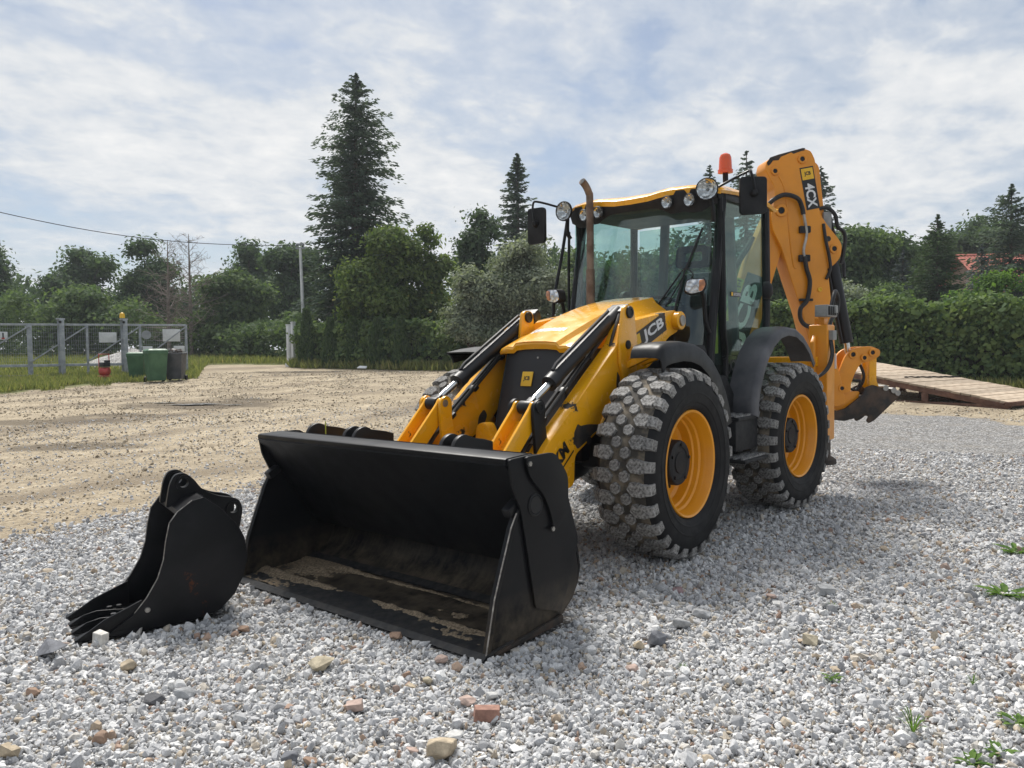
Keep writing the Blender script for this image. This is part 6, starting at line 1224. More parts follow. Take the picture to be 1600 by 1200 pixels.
# wheelie bins
surf('bin_green', (0.035, 0.105, 0.05), (0.055, 0.14, 0.07), 0.45, 0.6, 4); surf('bin_grey', (0.045, 0.05, 0.06), (0.075, 0.08, 0.09), 0.45, 0.6, 4); surf('bin_waste', (0.35, 0.34, 0.33), (0.10, 0.07, 0.05), 0.8, 0.9, 14, lo=0.45, hi=0.55)
def bin_(t_, dd, yaw, mat, label, sc_=1.0, open_=False):
    p = spot(t_, dd); o_ = empty('wheelie_bin', p, label, 'bin', 'wheelie bins by the gate'); q0 = Matrix.Rotation(yaw, 3, 'Z'); H_ = 1.02*sc_
    def loc(x, y, z): return p+q0 @ Vector((x, y, z))
    secs = []
    for z, w, dpt in ((0.06, 0.23, 0.24), (0.12, 0.235, 0.25), (H_*0.86, 0.285, 0.335), (H_*0.87, 0.30, 0.35), (H_*0.93, 0.30, 0.35)): secs.append([loc(a*w*sc_, b_*dpt*sc_, z) for a, b_ in ((-1, -1), (1, -1), (1, 1), (-1, 1))])
    bd_ = MB(); bd_.loft(secs); bd_.build('body', M[mat], o_, bev=0.015)
    if open_: one(lambda q: [q.box(loc(rnd.uniform(-.18, .18), rnd.uniform(-.2, .2), H_*0.95+rnd.uniform(0, .06)), (rnd.uniform(.15, .35), rnd.uniform(.15, .3), 0.06), (rnd.uniform(-.5, .5), rnd.uniform(-.5, .5), rnd.uniform(0, 3))) for _ in range(7)], 'rubbish', 'bin_waste', o_)
    else:
        ld = MB(); ld.loft([[loc(a*0.31*sc_*k, b_*0.36*sc_*k, z) for a, b_ in ((-1, -1), (1, -1), (1, 1), (-1, 1))] for z, k in ((H_*0.93, 1.0), (H_*0.98, 1.0), (H_*1.03, 0.78))]); ld.build('lid', M[mat], o_, bev=0.02)
    one(lambda q: q.tube([loc(-0.26*sc_, 0.40*sc_, H_*0.93), loc(0.26*sc_, 0.40*sc_, H_*0.93)], 0.016, 8), 'handle', mat, o_)
    for s in (-1, 1): one(lambda q: (q.cyl(loc(s*0.24*sc_, 0.27*sc_, 0.10), loc(s*0.30*sc_, 0.27*sc_, 0.10), 0.10, n=18)), 'wheel', 'sidewall_rubber', o_)
ya = math.atan2(RH.y, RH.x)
bin_(-0.4815, 28.6, ya+0.25, 'bin_green', 'small dark green wheelie bin beside the gate, left of the larger one', 0.98); bin_(-0.4575, 27.6, ya+0.65, 'bin_green', 'larger green wheelie bin, middle one of three by the gate', 1.12); bin_(-0.432, 28.3, ya+0.15, 'bin_grey', 'dark grey wheelie bin overfilled with rubbish, rightmost of three', 1.06, True)
# small red machine with a tubular handle
p = spot(-0.5235, 28.2); rc = empty('plate_compactor', p, 'small red machine with a tubular handle among the weeds by the gate', 'machine')
surf('red_paint', (0.42, 0.035, 0.03), (0.5, 0.06, 0.05), 0.4, 0.5, 5)
one(lambda q: (q.lathe([(0.0, -0.17), (0.12, -0.165), (0.15, -0.12), (0.15, 0.12), (0.12, 0.165), (0.0, 0.17)], p+Vector((0, 0, 0.36)), RH, 20), q.box(p+Vector((0, 0, 0.12)), (0.3, 0.36, 0.18))), 'body', 'red_paint', rc, bev=0.01)
one(lambda q: (q.box(p+Vector((0, 0, 0.60)), (0.26, 0.36, 0.16)), q.cyl(p+RH*0.1+Vector((0, 0, 0.68)), p+RH*0.1+Vector((0, 0, 0.76)), 0.10, n=16)), 'engine', 'black_metal', rc, bev=0.01)
one(lambda q: q.tube([p-RH*0.20+Vector((0, 0, 0.35)), p-RH*0.20+Vector((0, 0, 0.98)), p+RH*0.17+Vector((0, 0, 0.98)), p+RH*0.17+Vector((0, 0, 0.45))], 0.018, 8), 'handle', 'red_paint', rc)
# gravel heap behind the gate
hp = spot(-0.487, 36.0); mb = MB(); rows = []
for k in range(13):
    row = []
    for i in range(33):
        a = 2*math.pi*(i % 32)/32; f = k/12; rr_ = f*(3.0+0.4*mn.noise(Vector((math.cos(a)*2, math.sin(a)*2, 4)))); q_ = hp+RH*(rr_*math.cos(a))+FH*(rr_*0.7*math.sin(a)); row.append((q_.x, q_.y, hz(q_.x, q_.y)-0.05+1.05*max(0, 1-f)**0.85+0.10*mn.noise(Vector((q_.x*2, q_.y*2, 1)))*(1-f)))
    rows.append(row)
mb.sheet(rows); surf('heap_gravel', (0.20, 0.19, 0.18), (0.42, 0.41, 0.39), 0.95, 0.98, 9, bmp=0.9, bscale=26, lo=0.4, hi=0.6); tag(mb.build('gravel_heap', M['heap_gravel'], None, ang=180), 'low heap of grey gravel behind the sliding gate', 'gravel heap')
# white posts at the opening, lamp pole and overhead cable
for t_, dd, lab, h_ in ((-0.2860, 38.3, 'left of two pale concrete posts at the end of the hedge', 2.0), (-0.2800, 38.0, 'right of two pale concrete posts at the end of the hedge', 2.12)):
    p = spot(t_, dd); tag(one(lambda q: (q.box(p+Vector((0, 0, h_/2)), (0.17, 0.17, h_)), q.box(p+Vector((0, 0, h_+0.03)), (0.20, 0.20, 0.06)), q.box(p+Vector((0.0, 0, 0.05)), (0.28, 0.28, 0.2))), 'fence_post', 'concrete_pale', None, bev=0.01) if 'concrete_pale' in M else one(lambda q: (q.box(p+Vector((0, 0, h_/2)), (0.17, 0.17, h_)), q.box(p+Vector((0, 0, h_+0.03)), (0.20, 0.20, 0.06)), q.box(p+Vector((0.0, 0, 0.05)), (0.28, 0.28, 0.2))), 'fence_post', 'sign_white', None, bev=0.01), lab, 'post', 'pale posts by the hedge')
pb = spot(-0.2655, 42.0); pt = Vector((pb.x, pb.y, CAM.z+0.137*42))-RH*0.12
lp = empty('lamp_pole', pb, 'tall thin white pole with a small bracket on top behind the hedge', 'pole'); one(lambda q: q.tube([pb-Vector((0, 0, .2)), pb.lerp(pt, 0.5), pt], [0.11, 0.095, 0.075], 12), 'pole', 'sign_white', lp)
one(lambda q: (q.box(pt, (0.5, 0.12, 0.10), (0, 0, ya)), q.cyl(pt+RH*0.18, pt+RH*0.18+Vector((0, 0, 0.16)), 0.035, n=10), q.cyl(pt-RH*0.18, pt-RH*0.18+Vector((0, 0, 0.16)), 0.035, n=10), q.box(pt+Vector((0, 0, 0.2)), (0.4, 0.25, 0.10), (0, 0, ya))), 'bracket', 'sign_grey', lp, bev=0.01)
cb0 = spot(-0.80, 30.0); cb0.z = CAM.z+0.2095*30+0.5; cpts = []
for i in range(25):
    f = i/24; q_ = cb0.lerp(pt+Vector((0, 0, 0.15)), f); q_.z -= 0.75*math.sin(math.pi*f); cpts.append(q_)
tag(one(lambda q: q.tube(cpts, 0.017, 6), 'power_cable', 'hose_rubber', None), 'black overhead cable sagging from the left edge to the white pole', 'cable')
pw = spot(-0.193, 34.6); tag(one(lambda q: q.prism(rpoly([(-0.22, -0.05), (0.2, -0.07), (0.24, 0.06), (-0.1, 0.09)], 0.03), pw+Vector((0, 0, 0.12)), RH, (FH*0.7+Vector((0, 0, 0.7))).normalized(), -0.02, 0.02), 'litter', 'white_decal', None, bev=0.01), 'white piece of litter at the foot of the hedge', 'litter')

# ================================================================== wooden ramp on the right
surf('ramp_plank', (0.30, 0.23, 0.165), (0.44, 0.36, 0.27), 0.9, 0.95, 5, bmp=0.5, bscale=25, lo=0.35, hi=0.65); vary(M['ramp_plank'], 0.22); surf('ramp_timber', (0.10, 0.050, 0.034), (0.16, 0.085, 0.058), 0.85, 0.95, 6, bmp=0.4, bscale=20)
RA, RB = spot(0.639, 17.45), spot(0.478, 19.9); rdir = (RB-RA); rdir.z = 0; rlen = rdir.length; rdir.normalize(); rside = Vector((-rdir.y, rdir.x, 0)); rside = rside if rside.dot(FH) > 0 else -rside
RL, RW, RHt = 5.6, 3.0, 1.05; g0 = RA.z
def rp(a, w, z): p = RA+rdir*a+rside*w; return Vector((p.x, p.y, g0+0.02+z))
def dz(a): return 0.10+(RHt-0.10)*a/RL
ramp_ = empty('loading_ramp', rp(RL/2, RW/2, 0), 'low wooden loading ramp with weathered planks in front of the right hand hedge', 'ramp')
np_ = 27
for k in range(np_):
    a0, a1 = RL*k/np_+0.006, RL*(k+1)/np_-0.006; j = rnd.uniform(-0.04, 0.05); dzk = rnd.uniform(-0.006, 0.008)
    mb = MB(); mb.add([rp(a, w, dz(a)+z+dzk) for z in (0.0, 0.05) for a, w in ((a0, j), (a1, j), (a1, RW+j), (a0, RW+j))], [(3, 2, 1, 0), (4, 5, 6, 7), (0, 1, 5, 4), (1, 2, 6, 5), (2, 3, 7, 6), (3, 0, 4, 7)]); mb.build('plank', M['ramp_plank'], ramp_, bev=0.006)
for w in (0.06, RW/2, RW-0.06):
    one(lambda q: q.add([rp(a, w+s, dz(a)-z) for z in (0.002, 0.13) for a, s in ((0.1, -0.06), (RL, -0.06), (RL, 0.06), (0.1, 0.06))], [(0, 1, 2, 3), (7, 6, 5, 4), (0, 4, 5, 1), (1, 5, 6, 2), (2, 6, 7, 3), (3, 7, 4, 0)]), 'deck_beam', 'ramp_timber', ramp_, bev=0.008)
    one(lambda q: q.beam(rp(-0.02, w, 0.035), rp(RL, w, 0.035), 0.12, 0.09), 'ground_beam', 'ramp_timber', ramp_, bev=0.008)
    for a in (1.9, 2.75, 4.1, 5.3): one(lambda q: q.beam(rp(a, w, 0.08), rp(a, w, dz(a)-0.13), 0.15, 0.13), 'post', 'ramp_timber', ramp_, bev=0.008)
one(lambda q: q.beam(rp(0.0, -0.03, 0.10), rp(0.0, RW+0.03, 0.10), 0.13, 0.10), 'end_beam', 'ramp_timber', ramp_, bev=0.01)
tag(one(lambda q: q.tube([rp(2.55+0.25*f+0.03*math.sin(f*30), RW*(0.98-0.75*f), dz(2.55+0.25*f)+0.065+0.006*math.sin(f*60)) for f in [i/40 for i in range(41)]], 0.022, 6), 'chain', 'dark_steel', None), 'dark rusty chain lying across the ramp planks', 'chain')

# ================================================================== hedges
def hedge(name, path, h, thick, mat, label, n, leaf, bumps=0.25, core=True, cat='hedge', topwild=0.15, per=30, spread=0.17):
    """path: ground points; foliage on the front, back and top of a bumpy wall"""
    P_ = [Vector(p) for p in path]; seg = [(P_[i+1]-P_[i]).length for i in range(len(P_)-1)]; tot = sum(seg); mid = P_[len(P_)//2]; o_ = empty(name, mid, label, cat)
    def along(s_):
        for i, L_ in enumerate(seg):
            if s_ <= L_ or i == len(seg)-1: 
                f = s_/L_; p = P_[i].lerp(P_[i+1], f); dr = (P_[i+1]-P_[i]).normalized(); nr_ = Vector((dr.y, -dr.x, 0)).normalized(); nr_ = nr_ if nr_.dot(FH) < 0 else -nr_; return Vector((p.x, p.y, hz(p.x, p.y))), nr_
            s_ -= L_
    mb = MB(); rows = []
    for i in range(41):
        p, nr_ = along(tot*i/40); rows.append([tuple(p+nr_*(thick*0.25)), tuple(p+nr_*(thick*0.25)+Vector((0, 0, h*0.85))), tuple(p-nr_*(thick*0.25)+Vector((0, 0, h*0.85))), tuple(p-nr_*(thick*0.25))])
    mb.sheet(rows)  # dark backing box added behind the leaves, standing in for the shaded depth
    for i in range(60): p, nr_ = along(tot*rnd.random()); limb(mb, p+nr_*(thick*0.3), p+nr_*(thick*rnd.uniform(0.3, 0.45))+Vector((rnd.uniform(-.4, .4), rnd.uniform(-.4, .4), h*rnd.uniform(0.5, 0.95))), 0.02, 0.008, 0, 3, 0.05)
    mb.build('branches_and_dark_core', M['hedge_wood_and_core'], o_, ang=60)
    nc = n//per; C_ = np.empty((nc, 3)); O_ = np.empty((nc, 3))
    for i in range(nc):
        s_ = tot*rnd.random(); p, nr_ = along(s_); z = h*(1-rnd.random()**1.15*0.99); wv_ = bumps*mn.fractal(Vector((s_*0.55, z*0.8, 2.2)), 0.8, 2.0, 3); hh = h*(1+topwild*mn.noise(Vector((s_*0.7, 0, 8)))*1.6)
        if rnd.random() < 0.22: c = p+nr_*(thick*rnd.uniform(-0.5, 0.5))+Vector((0, 0, hh*rnd.uniform(0.93, 1.02))); od = Vector((0, 0, 1))+nr_*0.4
        elif rnd.random() < 0.1: c = p-nr_*(thick*0.45)+Vector((0, 0, min(z, hh))); od = -nr_
        else: c = p+nr_*(thick*0.42+wv_)+Vector((0, 0, min(z, hh))); od = nr_
        C_[i] = c; O_[i] = od
    k = np.repeat(np.arange(nc), per); off = rng.normal(size=(len(k), 3))*spread*np.array([1, 1, 0.8]); Q_ = C_[k]+off; A_, B_ = rand_leaves(Q_, leaf, O_[k]+off*0.6, 0.55, 0.7); ct = rng.uniform(0, 0.7, nc)
    zrel = Q_[:, 2]; leafmesh('foliage', Q_, A_, B_, ct[k]+rng.uniform(-0.15, 0.32, len(Q_)), mat, o_, tuple(mid+Vector((0, 0, h/2)))); return o_
surf('hedge_wood_and_core', (0.018, 0.020, 0.012), (0.035, 0.034, 0.022), 0.95, 0.98, 5)  # near-black tone for the stems and the added dark backing
hedge('ivy_hedge', [spot(0.12, 32.5), spot(0.25, 31.0), spot(0.40, 28.8), spot(0.55, 26.2), spot(0.72, 23.6), spot(0.95, 20.5)], 2.62, 1.0, LM['ivy'], 'tall dense hedge of climbing ivy behind the ramp', 52000, 0.085, 0.22)
hedge('left_hedge', [spot(-0.262, 38.2), spot(-0.20, 36.8), spot(-0.12, 35.6), spot(-0.03, 34.6), spot(0.12, 33.5)], 1.95, 1.3, LM['ivy'], 'overgrown dark hedge running behind the machine from the pale posts', 26000, 0.105, 0.35, topwild=0.3)
bpy.data.objects['left_hedge'].name = 'overgrown_hedge'
def thuja(base, h, w, label):
    base = Vector(base); o_ = empty('thuja_tree', base, label, 'tree', 'columnar thujas in the hedge'); one(lambda q: q.tube([base-Vector((0, 0, .1)), base+Vector((0, 0, h*0.9))], [0.07, 0.015], 8), 'trunk', 'bark', o_)
    n = 2300; z = rng.random(n)**0.8; a = rng.uniform(0, 6.283, n); rr_ = w*0.5*np.sin(np.clip(0.22+0.78*(1-z), 0, 1)*np.pi*0.52)*(1-0.25*z)*rng.uniform(0.75, 1.06, n)
    P_ = np.array(base)+np.stack([np.cos(a)*rr_, np.sin(a)*rr_, 0.05+z*h], -1); e = np.stack([np.cos(a), np.sin(a), np.zeros(n)], -1); A_ = unit(e*0.35+np.array([0, 0, 1])+rng.normal(0, 0.25, (n, 3)))*0.13; B_ = unit(np.cross(A_, rng.normal(size=(n, 3))))*0.045
    leafmesh('crown', P_, A_, B_, rng.uniform(0, 1, n)*0.8, LM['thuja'], o_, tuple(base+Vector((0, 0, h/2))))
ords = ('nearest the pale posts', 'second from the pale posts', 'third from the pale posts', 'fourth from the pale posts', 'fifth from the pale posts')
for i, (t_, dd) in enumerate(((-0.2625, 37.2), (-0.232, 36.4), (-0.203, 35.9), (-0.172, 35.3), (-0.142, 34.9))): thuja(spot(t_, dd), 2.25 if i else 2.7, 0.85, 'dark columnar thuja in the left hedge, '+ords[i])

# ================================================================== trees
def hgt_of(t_, e, dd): p = spot(t_, dd); return p, CAM.z+e*dd-p.z
def bl(t_, e, dd, w, mat, label, n, **kw): p, h_ = hgt_of(t_, e, dd); return broadleaf(p, h_, w, LM[mat], label, n, group='trees around the yard', **kw)
def sp(t_, e, dd, w, mat, label, nb, per, **kw): p, h_ = hgt_of(t_, e, dd); return spruce(p, h_, w, LM[mat], label, nb, per, group='trees around the yard', **kw)
sp(-0.198, 0.3642, 44, 6.9, 'spruce', 'tallest dark spruce rising behind the hedge left of the machine', 760, 62, droop=0.26, power=0.36, leaf=0.22, z0=0.12, gaps=0.45, lean=-0.3)
sp(0.010, 0.2578, 50, 3.9, 'spruce', 'slim dark spruce standing just left of the cab', 460, 40, droop=0.2, power=0.48, leaf=0.22, z0=0.2, gaps=0.3)
sp(0.255, 0.2399, 52, 4.0, 'spruce', 'spruce tip showing above the cab roof left of the beacon', 220, 34, leaf=0.22, z0=0.3, power=0.55); sp(0.302, 0.2575, 52, 4.4, 'spruce', 'spruce tip showing between the beacon and the boom', 240, 34, leaf=0.22, z0=0.3, power=0.5)
sp(0.397, 0.236, 56, 5.0, 'spruce', 'dark spruce peeking out right of the raised boom', 260, 34, leaf=0.24, z0=0.2, power=0.5)
sp(0.546, 0.1728, 44, 4.9, 'thuja', 'dense dark cone-shaped conifer left of the red roof', 520, 30, droop=0.1, power=0.62, leaf=0.20, z0=0.02)
sp(0.640, 0.2103, 46, 6.6, 'spruce', 'large grey-green spruce at the right edge of the photo', 430, 60, droop=0.2, power=0.5, leaf=0.20, z0=0.06, gaps=0.2)
sp(0.603, 0.1330, 40, 4.4, 'blue', 'bluish spruce in front of the large one, right of the red roof', 260, 26, droop=0.1, power=0.8, leaf=0.17, z0=0.05); sp(0.502, 0.128, 47, 3.6, 'blue', 'small bluish spruce just left of the dark cone-shaped conifer', 240, 26, droop=0.1, power=0.8, leaf=0.19, z0=0.05)
bl(-0.663, 0.1510, 58, 5.6, 'dark', 'dark loose-crowned tree cut by the left edge of the photo', 9000, leaf=0.20, clump=0.42); bl(-0.556, 0.1374, 62, 7.6, 'dark', 'broad dark tree behind the gate, second from the left edge', 13000, leaf=0.21, clump=0.42, shape=0.4)
bl(-0.468, 0.1536, 60, 5.4, 'dark', 'dark rounded tree right behind the two bare trees', 10000, leaf=0.20, clump=0.4); bl(-0.545, 0.092, 50, 7.0, 'mid', 'lighter green low tree in front of the broad dark one', 10000, leaf=0.18, trunk_h=0.15, clump=0.35)
bl(-0.358, 0.1086, 50, 6.2, 'mid', 'rounded pine-like tree right of the bare trees', 16000, leaf=0.17, trunk_h=0.15, clump=0.30, shape=1.2); bl(-0.337, 0.1454, 64, 6.6, 'dark', 'dark tall tree behind the rounded pine-like one', 10000, leaf=0.21, clump=0.4); bl(-0.280, 0.1406, 58, 5.6, 'dark', 'dark tree directly behind the white pole', 10000, leaf=0.2, clump=0.4)
bl(-0.165, 0.1640, 38.5, 5.4, 'walnut', 'broad green tree with a few yellow leaves below the tall spruce', 20000, leaf=0.15, clump=0.26, trunk_h=0.2, per=22); bl(-0.105, 0.1713, 39.5, 2.9, 'walnut', 'young open-crowned tree with sky between its leaves right of the broad one', 4200, leaf=0.16, clump=0.22, trunk_h=0.3, per=14, shell=0.3)
bl(-0.043, 0.1844, 45, 3.6, 'dark', 'narrow dark tree left of the slim spruce', 8500, leaf=0.16, clump=0.28, shape=0.6)
bl(0.018, 0.1557, 33.6, 4.3, 'silver', 'silvery willow just left of the cab', 17000, leaf=0.095, clump=0.22, trunk_h=0.15, per=30); bl(-0.052, 0.112, 33.2, 3.3, 'silver', 'lower silvery bush left of the silvery willow', 11000, leaf=0.095, clump=0.20, trunk_h=0.1, per=30)
bl(0.100, 0.130, 44, 6.0, 'mid', 'leafy tree seen through the left half of the windscreen', 9000, leaf=0.18, clump=0.34); bl(0.175, 0.122, 46, 6.0, 'dark', 'leafy tree seen through the middle of the windscreen', 9000, leaf=0.18, clump=0.34); bl(0.245, 0.128, 45, 6.0, 'mid', 'leafy tree seen through the side window of the cab', 9000, leaf=0.18, clump=0.34)
bl(0.330, 0.120, 42, 6.0, 'mid', 'green tree behind the raised boom', 9000, leaf=0.18, clump=0.34)
bl(0.442, 0.1559, 44, 5.6, 'mid', 'tall rounded green tree right of the boom', 14000, leaf=0.17, clump=0.30, shape=0.6); bl(0.478, 0.142, 52, 6.0, 'dark', 'dark tree filling the gap behind the rounded green one', 10000, leaf=0.19, clump=0.34); bl(0.425, 0.085, 35, 3.6, 'silver', 'pale leafy bush above the ivy hedge near the boom', 7000, leaf=0.10, clump=0.22, trunk_h=0.15)
bl(0.480, 0.080, 37, 3.6, 'mid', 'rounded green bush above the ivy hedge in front of the dark tree', 8000, leaf=0.12, clump=0.22, trunk_h=0.15)
bl(0.597, 0.1664, 60, 8.5, 'dark', 'dark woodland tree behind the red roof', 12000, leaf=0.22, clump=0.45); bl(0.540, 0.140, 64, 7.0, 'dark', 'dark woodland tree left of and behind the cone-shaped conifer', 9000, leaf=0.22, clump=0.45)
bl(0.630, 0.094, 33, 4.4, 'bright', 'bright green leafy bush over the ivy hedge at the right', 11000, leaf=0.11, clump=0.24, trunk_h=0.12, shape=0.5)
# bare trees
def bare(base, h, w, label, seed):
    base = Vector(base); o_ = empty('bare_tree', base, label, 'tree', 'bare trees behind the gate'); r3 = random.Random(seed); tr = MB(); tw_ = MB(); lean = r3.uniform(-0.2, 0.2)
    tr.tube([base-Vector((0, 0, .2)), base+Vector((lean*0.4, 0, h*0.5)), base+Vector((lean, 0, h))], [h*0.019, h*0.012, 0.015], 9)
    for i in range(46):
        f = 0.16+0.82*i/46; a = r3.uniform(0, 6.28); L_ = w*0.5*(1.12-f)*r3.uniform(0.5, 1.1)+0.35; e = Vector((math.cos(a), math.sin(a), r3.uniform(-0.1, 0.75)+0.35*f)); p0 = base+Vector((lean*f, 0, h*f)); p1 = p0+e.normalized()*L_
        tr.tube([p0, p0.lerp(p1, 0.5)+Vector((0, 0, -0.04*L_)), p1], [0.030*(1.15-f)+0.006, 0.016*(1.1-f)+0.006, 0.005], 5)
        for j in range(9):
            g = r3.uniform(0.2, 1.0); q0 = p0.lerp(p1, g); q1 = q0+Vector((r3.gauss(0, 1), r3.gauss(0, 1), r3.gauss(0.3, 0.8))).normalized()*L_*r3.uniform(0.15, 0.4); tw_.tube([q0, q0.lerp(q1, 0.6)+Vector((0, 0, 0.03)), q1], [0.009, 0.007, 0.004], 4, cap=False)
    tr.build('trunk', M['bark_grey'], o_, ang=80); tag(tw_.build('twigs', M['bark_grey'], o_, ang=80), kind='stuff')
p, h_ = hgt_of(-0.440, 0.150, 46); bare(p, h_, 7.0, 'left of two leafless trees behind the bins', 4); p, h_ = hgt_of(-0.411, 0.157, 47); bare(p, h_, 6.4, 'right of two leafless trees behind the bins', 9)
# far wood and undergrowth closing the view between the trees
def mass(name, segs, mat, label, n, leaf, per=30, kind='stuff', spread=0.5, cat='woodland', roughness=0.35):
    """segs: (t, depth, height) along a line, foliage filling from the ground up"""
    nc = n//per; T_ = np.array([a[0] for a in segs]); D_ = np.array([a[1] for a in segs]); H_ = np.array([a[2] for a in segs]); tt = rng.uniform(T_[0], T_[-1], nc); dd = np.interp(tt, T_, D_)+rng.normal(0, 0.8, nc)
    x = CAM.x+FH.x*dd+RH.x*tt*dd; y = CAM.y+FH.y*dd+RH.y*tt*dd; hh = np.interp(tt, T_, H_)*(1+roughness*np.array([mn.fractal(Vector((a*26, 1.0, 5.0)), 0.8, 2.0, 4) for a in tt])); z = height(x, y)+hh*rng.random(nc)**0.75
    C_ = np.stack([x, y, z], -1); k = np.repeat(np.arange(nc), per); off = np.clip(rng.normal(size=(len(k), 3)), -1.5, 1.5)*spread*np.array([1, 1, .6]); Q_ = C_[k]+off; out = off+np.array([-FH.x, -FH.y, 0.4])*spread; A_, B_ = rand_leaves(Q_, leaf, out, 0.6); ct = rng.uniform(0, 0.7, nc)
    o0 = spot(float(T_.mean()), float(D_.mean())); ob = leafmesh(name, Q_, A_, B_, ct[k]+rng.uniform(-0.15, 0.3, len(Q_)), mat, None, tuple(o0)); tag(ob, label, cat, kind=kind)
mass('distant_wood', [(-1.0, 74, 6.5), (-0.66, 72, 6.2), (-0.5, 72, 5.6), (-0.42, 74, 5.5), (-0.3, 74, 7.5), (-0.1, 70, 8.0), (0.1, 66, 8.0), (0.3, 64, 8.0), (0.45, 66, 8.2), (0.65, 66, 9.5), (0.9, 62, 9.5)], LM['dark'], 'far woodland closing the view behind the trees', 60000, 0.24, spread=0.8)
mass('undergrowth', [(-1.0, 50, 3.4), (-0.66, 49, 3.6), (-0.58, 48, 3.2), (-0.5, 49, 3.4), (-0.45, 48, 2.4), (-0.40, 48, 2.2), (-0.33, 46, 1.8), (-0.26, 43, 2.6)], LM['mid'], 'scrubby bushes behind the gate and the drive', 36000, 0.12, spread=0.34, cat='bushes')
# ================================================================== house behind the trees
surf('roof_tile', (0.36, 0.105, 0.075), (0.46, 0.15, 0.105), 0.7, 0.85, 5); surf('house_wall', (0.50, 0.33, 0.27), (0.56, 0.38, 0.31), 0.85, 0.9, 5)
hb_ = spot(0.668, 54.0); hb_.z -= 0.3; hs = empty('house', hb_, 'house with a red tiled roof half hidden by conifers', 'house'); hu, hv = RH, FH
HWd, HDp, HE, HRd = 9.6, 8.0, 4.2, 7.2
def hp_(a, b_, z): return hb_+hu*a+hv*b_+Vector((0, 0, z))
one(lambda q: q.add([hp_(a, b_, z) for z in (0, HE) for a, b_ in ((-HWd/2, -HDp/2), (HWd/2, -HDp/2), (HWd/2, HDp/2), (-HWd/2, HDp/2))]+[hp_(-HWd/2, 0, HRd-0.15), hp_(HWd/2, 0, HRd-0.15)], [(0, 1, 5, 4), (2, 3, 7, 6), (1, 2, 6, 9, 5), (3, 0, 4, 8, 7), (3, 2, 1, 0)]), 'wall', 'house_wall', hs, smooth=False)
def roof_(q):
    n = 46
    for sgn in (-1, 1):
        rows = []
        for j in range(2): rows.append([tuple(hp_(-HWd/2-0.5+(HWd+1.0)*i/(2*n), sgn*(HDp/2+0.6)*j, HRd-(HRd-HE+0.5)*j+0.05*(i % 2))) for i in range(2*n+1)])
        q.sheet(rows, 0.12)
rfo = one(roof_, 'roof', 'roof_tile', hs, smooth=False)
one(lambda q: q.tube([hp_(-HWd/2-0.5, 0, HRd+0.06), hp_(HWd/2+0.5, 0, HRd+0.06)], 0.16, 10), 'ridge', 'roof_tile', rfo); one(lambda q: q.box(hp_(1.5, 0.8, HRd+0.2), (0.7, 0.7, 1.6)), 'chimney', 'house_wall', rfo, bev=0.02)
for a in (-2.8, 0.4, 3.2): 
    wf = one(lambda q: q.box(hp_(a, -HDp/2-0.02, 2.4), (1.3, 0.10, 1.5), (0, 0, ya)), 'window', 'white_decal', hs, bev=0.01); one(lambda q: q.box(hp_(a, -HDp/2-0.05, 2.4), (1.08, 0.08, 1.28), (0, 0, ya)), 'pane', 'black_paint', wf)
# ================================================================== grass and weeds
def blades(name, x, y, h_, mat, label, per=1, kind='stuff', cat='grass', parent=None):
    n = len(x); z = height(x, y); B0 = np.stack([x, y, z], -1); lean = rng.normal(0, 0.35, (n, 3)); lean[:, 2] = 1; A_ = unit(lean)*(h_/2)[:, None]; sd = unit(np.cross(A_, rng.normal(size=(n, 3))))*(h_*0.055+0.006)[:, None]
    ob = leafmesh(name, B0+A_*0.95, A_, sd, rng.random(n), mat, None, (float(x.mean()), float(y.mean()), float(z.mean()))); tag(ob, label, cat, kind=kind)
n = 60000; tt = rng.uniform(-0.76, -0.40, n); dd = rng.uniform(21, 33, n); x = CAM.x+FH.x*dd+RH.x*tt*dd; y = CAM.y+FH.y*dd+RH.y*tt*dd; k = (grass_amount(x, y)+fnoise(x, y, 0.9, 2.0)*2.2 > 0.35) & (fnoise(x, y, 0.6, 5.0)+rng.normal(0, .25, n) > -0.25)
blades('verge_grass', x[k], y[k], rng.uniform(0.06, 0.30, k.sum()), LM['weed'], 'dry weedy grass along the foot of the gate')
n = 30000; tt = rng.uniform(-0.74, -0.25, n); dd = rng.uniform(33, 50, n); x = CAM.x+FH.x*dd+RH.x*tt*dd; y = CAM.y+FH.y*dd+RH.y*tt*dd; k = grass_amount(x, y)+fnoise(x, y, 0.5, 2.0)*1.5 > 0.4
blades('meadow_grass', x[k], y[k], rng.uniform(0.12, 0.5, k.sum()), LM['weed'], 'rough green meadow grass beyond the gate')
n = 14000; tt = rng.uniform(-0.285, 0.02, n); dd = np.interp(tt, [-0.285, -0.20, -0.12, 0.02], [37.6, 35.9, 34.5, 33.2])+rng.normal(0, 0.35, n); x = CAM.x+FH.x*dd+RH.x*tt*dd; y = CAM.y+FH.y*dd+RH.y*tt*dd
blades('hedge_weeds', x, y, rng.uniform(0.08, 0.55, n), LM['weed'], 'weeds along the foot of the left hedge')
n = 9000; tt = rng.uniform(0.15, 0.9, n); dd = np.interp(tt, [0.12, 0.25, 0.40, 0.55, 0.72, 0.95], [31.6, 30.1, 27.9, 25.3, 22.7, 19.6])+rng.normal(0, 0.3, n); x = CAM.x+FH.x*dd+RH.x*tt*dd; y = CAM.y+FH.y*dd+RH.y*tt*dd
blades('hedge_foot_grass', x, y, rng.uniform(0.08, 0.4, n), LM['weed'], 'grass along the foot of the ivy hedge')
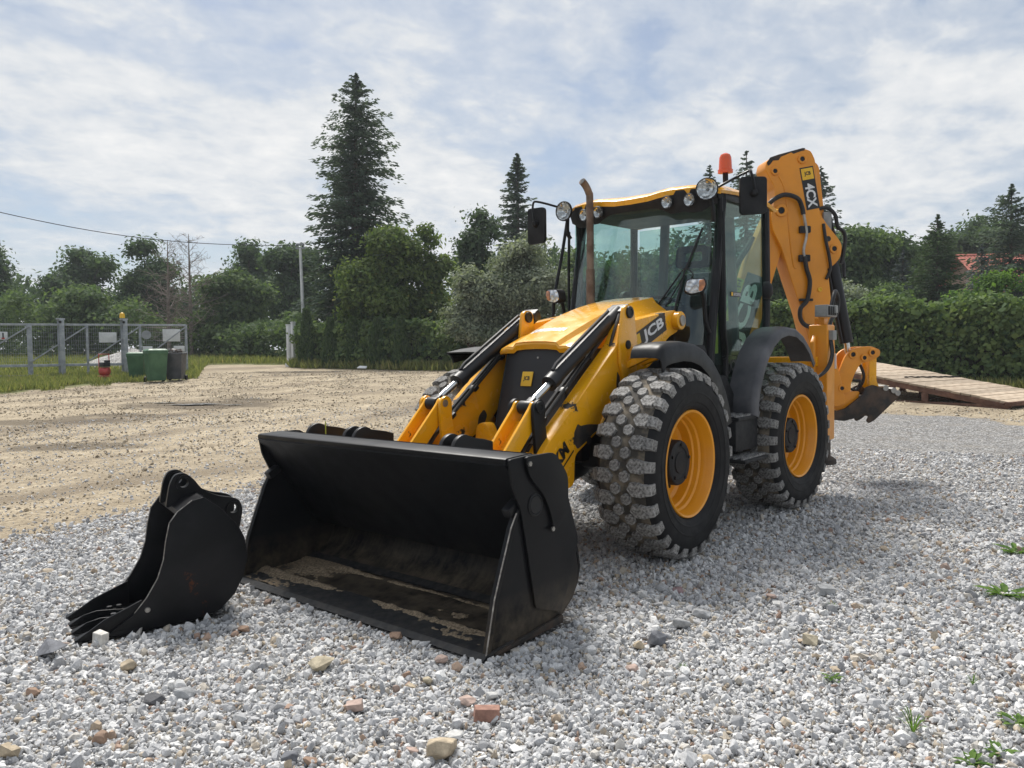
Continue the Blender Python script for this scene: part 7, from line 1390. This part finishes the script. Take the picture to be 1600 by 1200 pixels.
def weed(x, y, kind, sz, label):
    z = hz(x, y)+0.005; o_ = empty('weed', (x, y, z), label, 'weed', 'weeds growing in the gravel'); n = 16 if kind == 'rosette' else 22; mb = MB(); r4 = random.Random(int(x*991+y*37))
    for i in range(n):
        a = 2*math.pi*i/n*1.618*3+r4.uniform(-0.3, 0.3); e = Vector((math.cos(a), math.sin(a), 0)); L_ = sz*r4.uniform(0.6, 1.15); w = L_*(0.13 if kind == 'rosette' else 0.022); up = r4.uniform(0.25, 0.9) if kind == 'rosette' else r4.uniform(0.9, 2.2); s_ = Vector((-e.y, e.x, 0)); P_ = []
        for k_, wd in ((0, 0.3), (0.35, 0.9), (0.7, 1.0), (1.0, 0.05)): c = Vector((x, y, z))+e*(L_*k_*(1 if kind == 'rosette' else 0.5))+Vector((0, 0, L_*(up*k_-0.55*up*k_*k_)*0.8)); P_.append([tuple(c-s_*w*wd), tuple(c-Vector((0, 0, w*0.35*wd))), tuple(c+s_*w*wd)])
        mb.sheet(P_)
    ob = mb.build('leaves', LM['bright'], o_, ang=180); a_ = ob.data.attributes.new('tint', 'FLOAT', 'FACE'); a_.data.foreach_set('value', [r4.random() for _ in ob.data.polygons])
for a in ((-0.50, 3.00, 'rosette', 0.17, 'largest green leafy weed near the right edge of the photo'), (-1.72, 2.91, 'rosette', 0.14, 'small leafy weed farthest back at the right edge'), (1.41, 2.56, 'rosette', 0.055, 'tiny green weed alone in the middle of the right hand gravel'), (1.38, 3.29, 'rosette', 0.085, 'leafy weed on the right edge near the bottom corner'),
          (1.71, 3.27, 'rosette', 0.075, 'leafy weed in the bottom right corner'), (1.86, 3.20, 'rosette', 0.07, 'leafy weed on the bottom edge left of the corner one'), (1.76, 2.98, 'tuft', 0.12, 'thin grass tuft near the bottom right corner'), (1.09, 3.08, 'tuft', 0.07, 'small thin grass tuft above the corner weeds'), (1.76, 1.97, 'tuft', 0.06, 'tiny grass tuft right of the pale pinkish stone'), (0.43, 2.25, 'tuft', 0.07, 'small grass tuft just right of the pair of pale stones')): weed(*a)

# ================================================================== summer haze over the far trees
hzm = bpy.data.materials.new('haze_air'); hzm.use_nodes = True; t = hzm.node_tree; t.nodes.clear(); MATS['haze_air'] = hzm
ho = N(t, 'ShaderNodeOutputMaterial'); pv = N(t, 'ShaderNodeVolumePrincipled'); pv.inputs['Color'].default_value = (0.86, 0.92, 1.0, 1); pv.inputs['Density'].default_value = 0.0006; pv.inputs['Anisotropy'].default_value = 0.2
t.links.new(pv.outputs[0], ho.inputs['Volume'])
hbx = MB(); hbx.box((CAM.x, CAM.y, 12.0), (860, 860, 27.0)); hob = hbx.build('haze', hzm, None, smooth=False); tag(hob, 'thin summer haze filling the air over the yard', 'haze', kind='stuff')
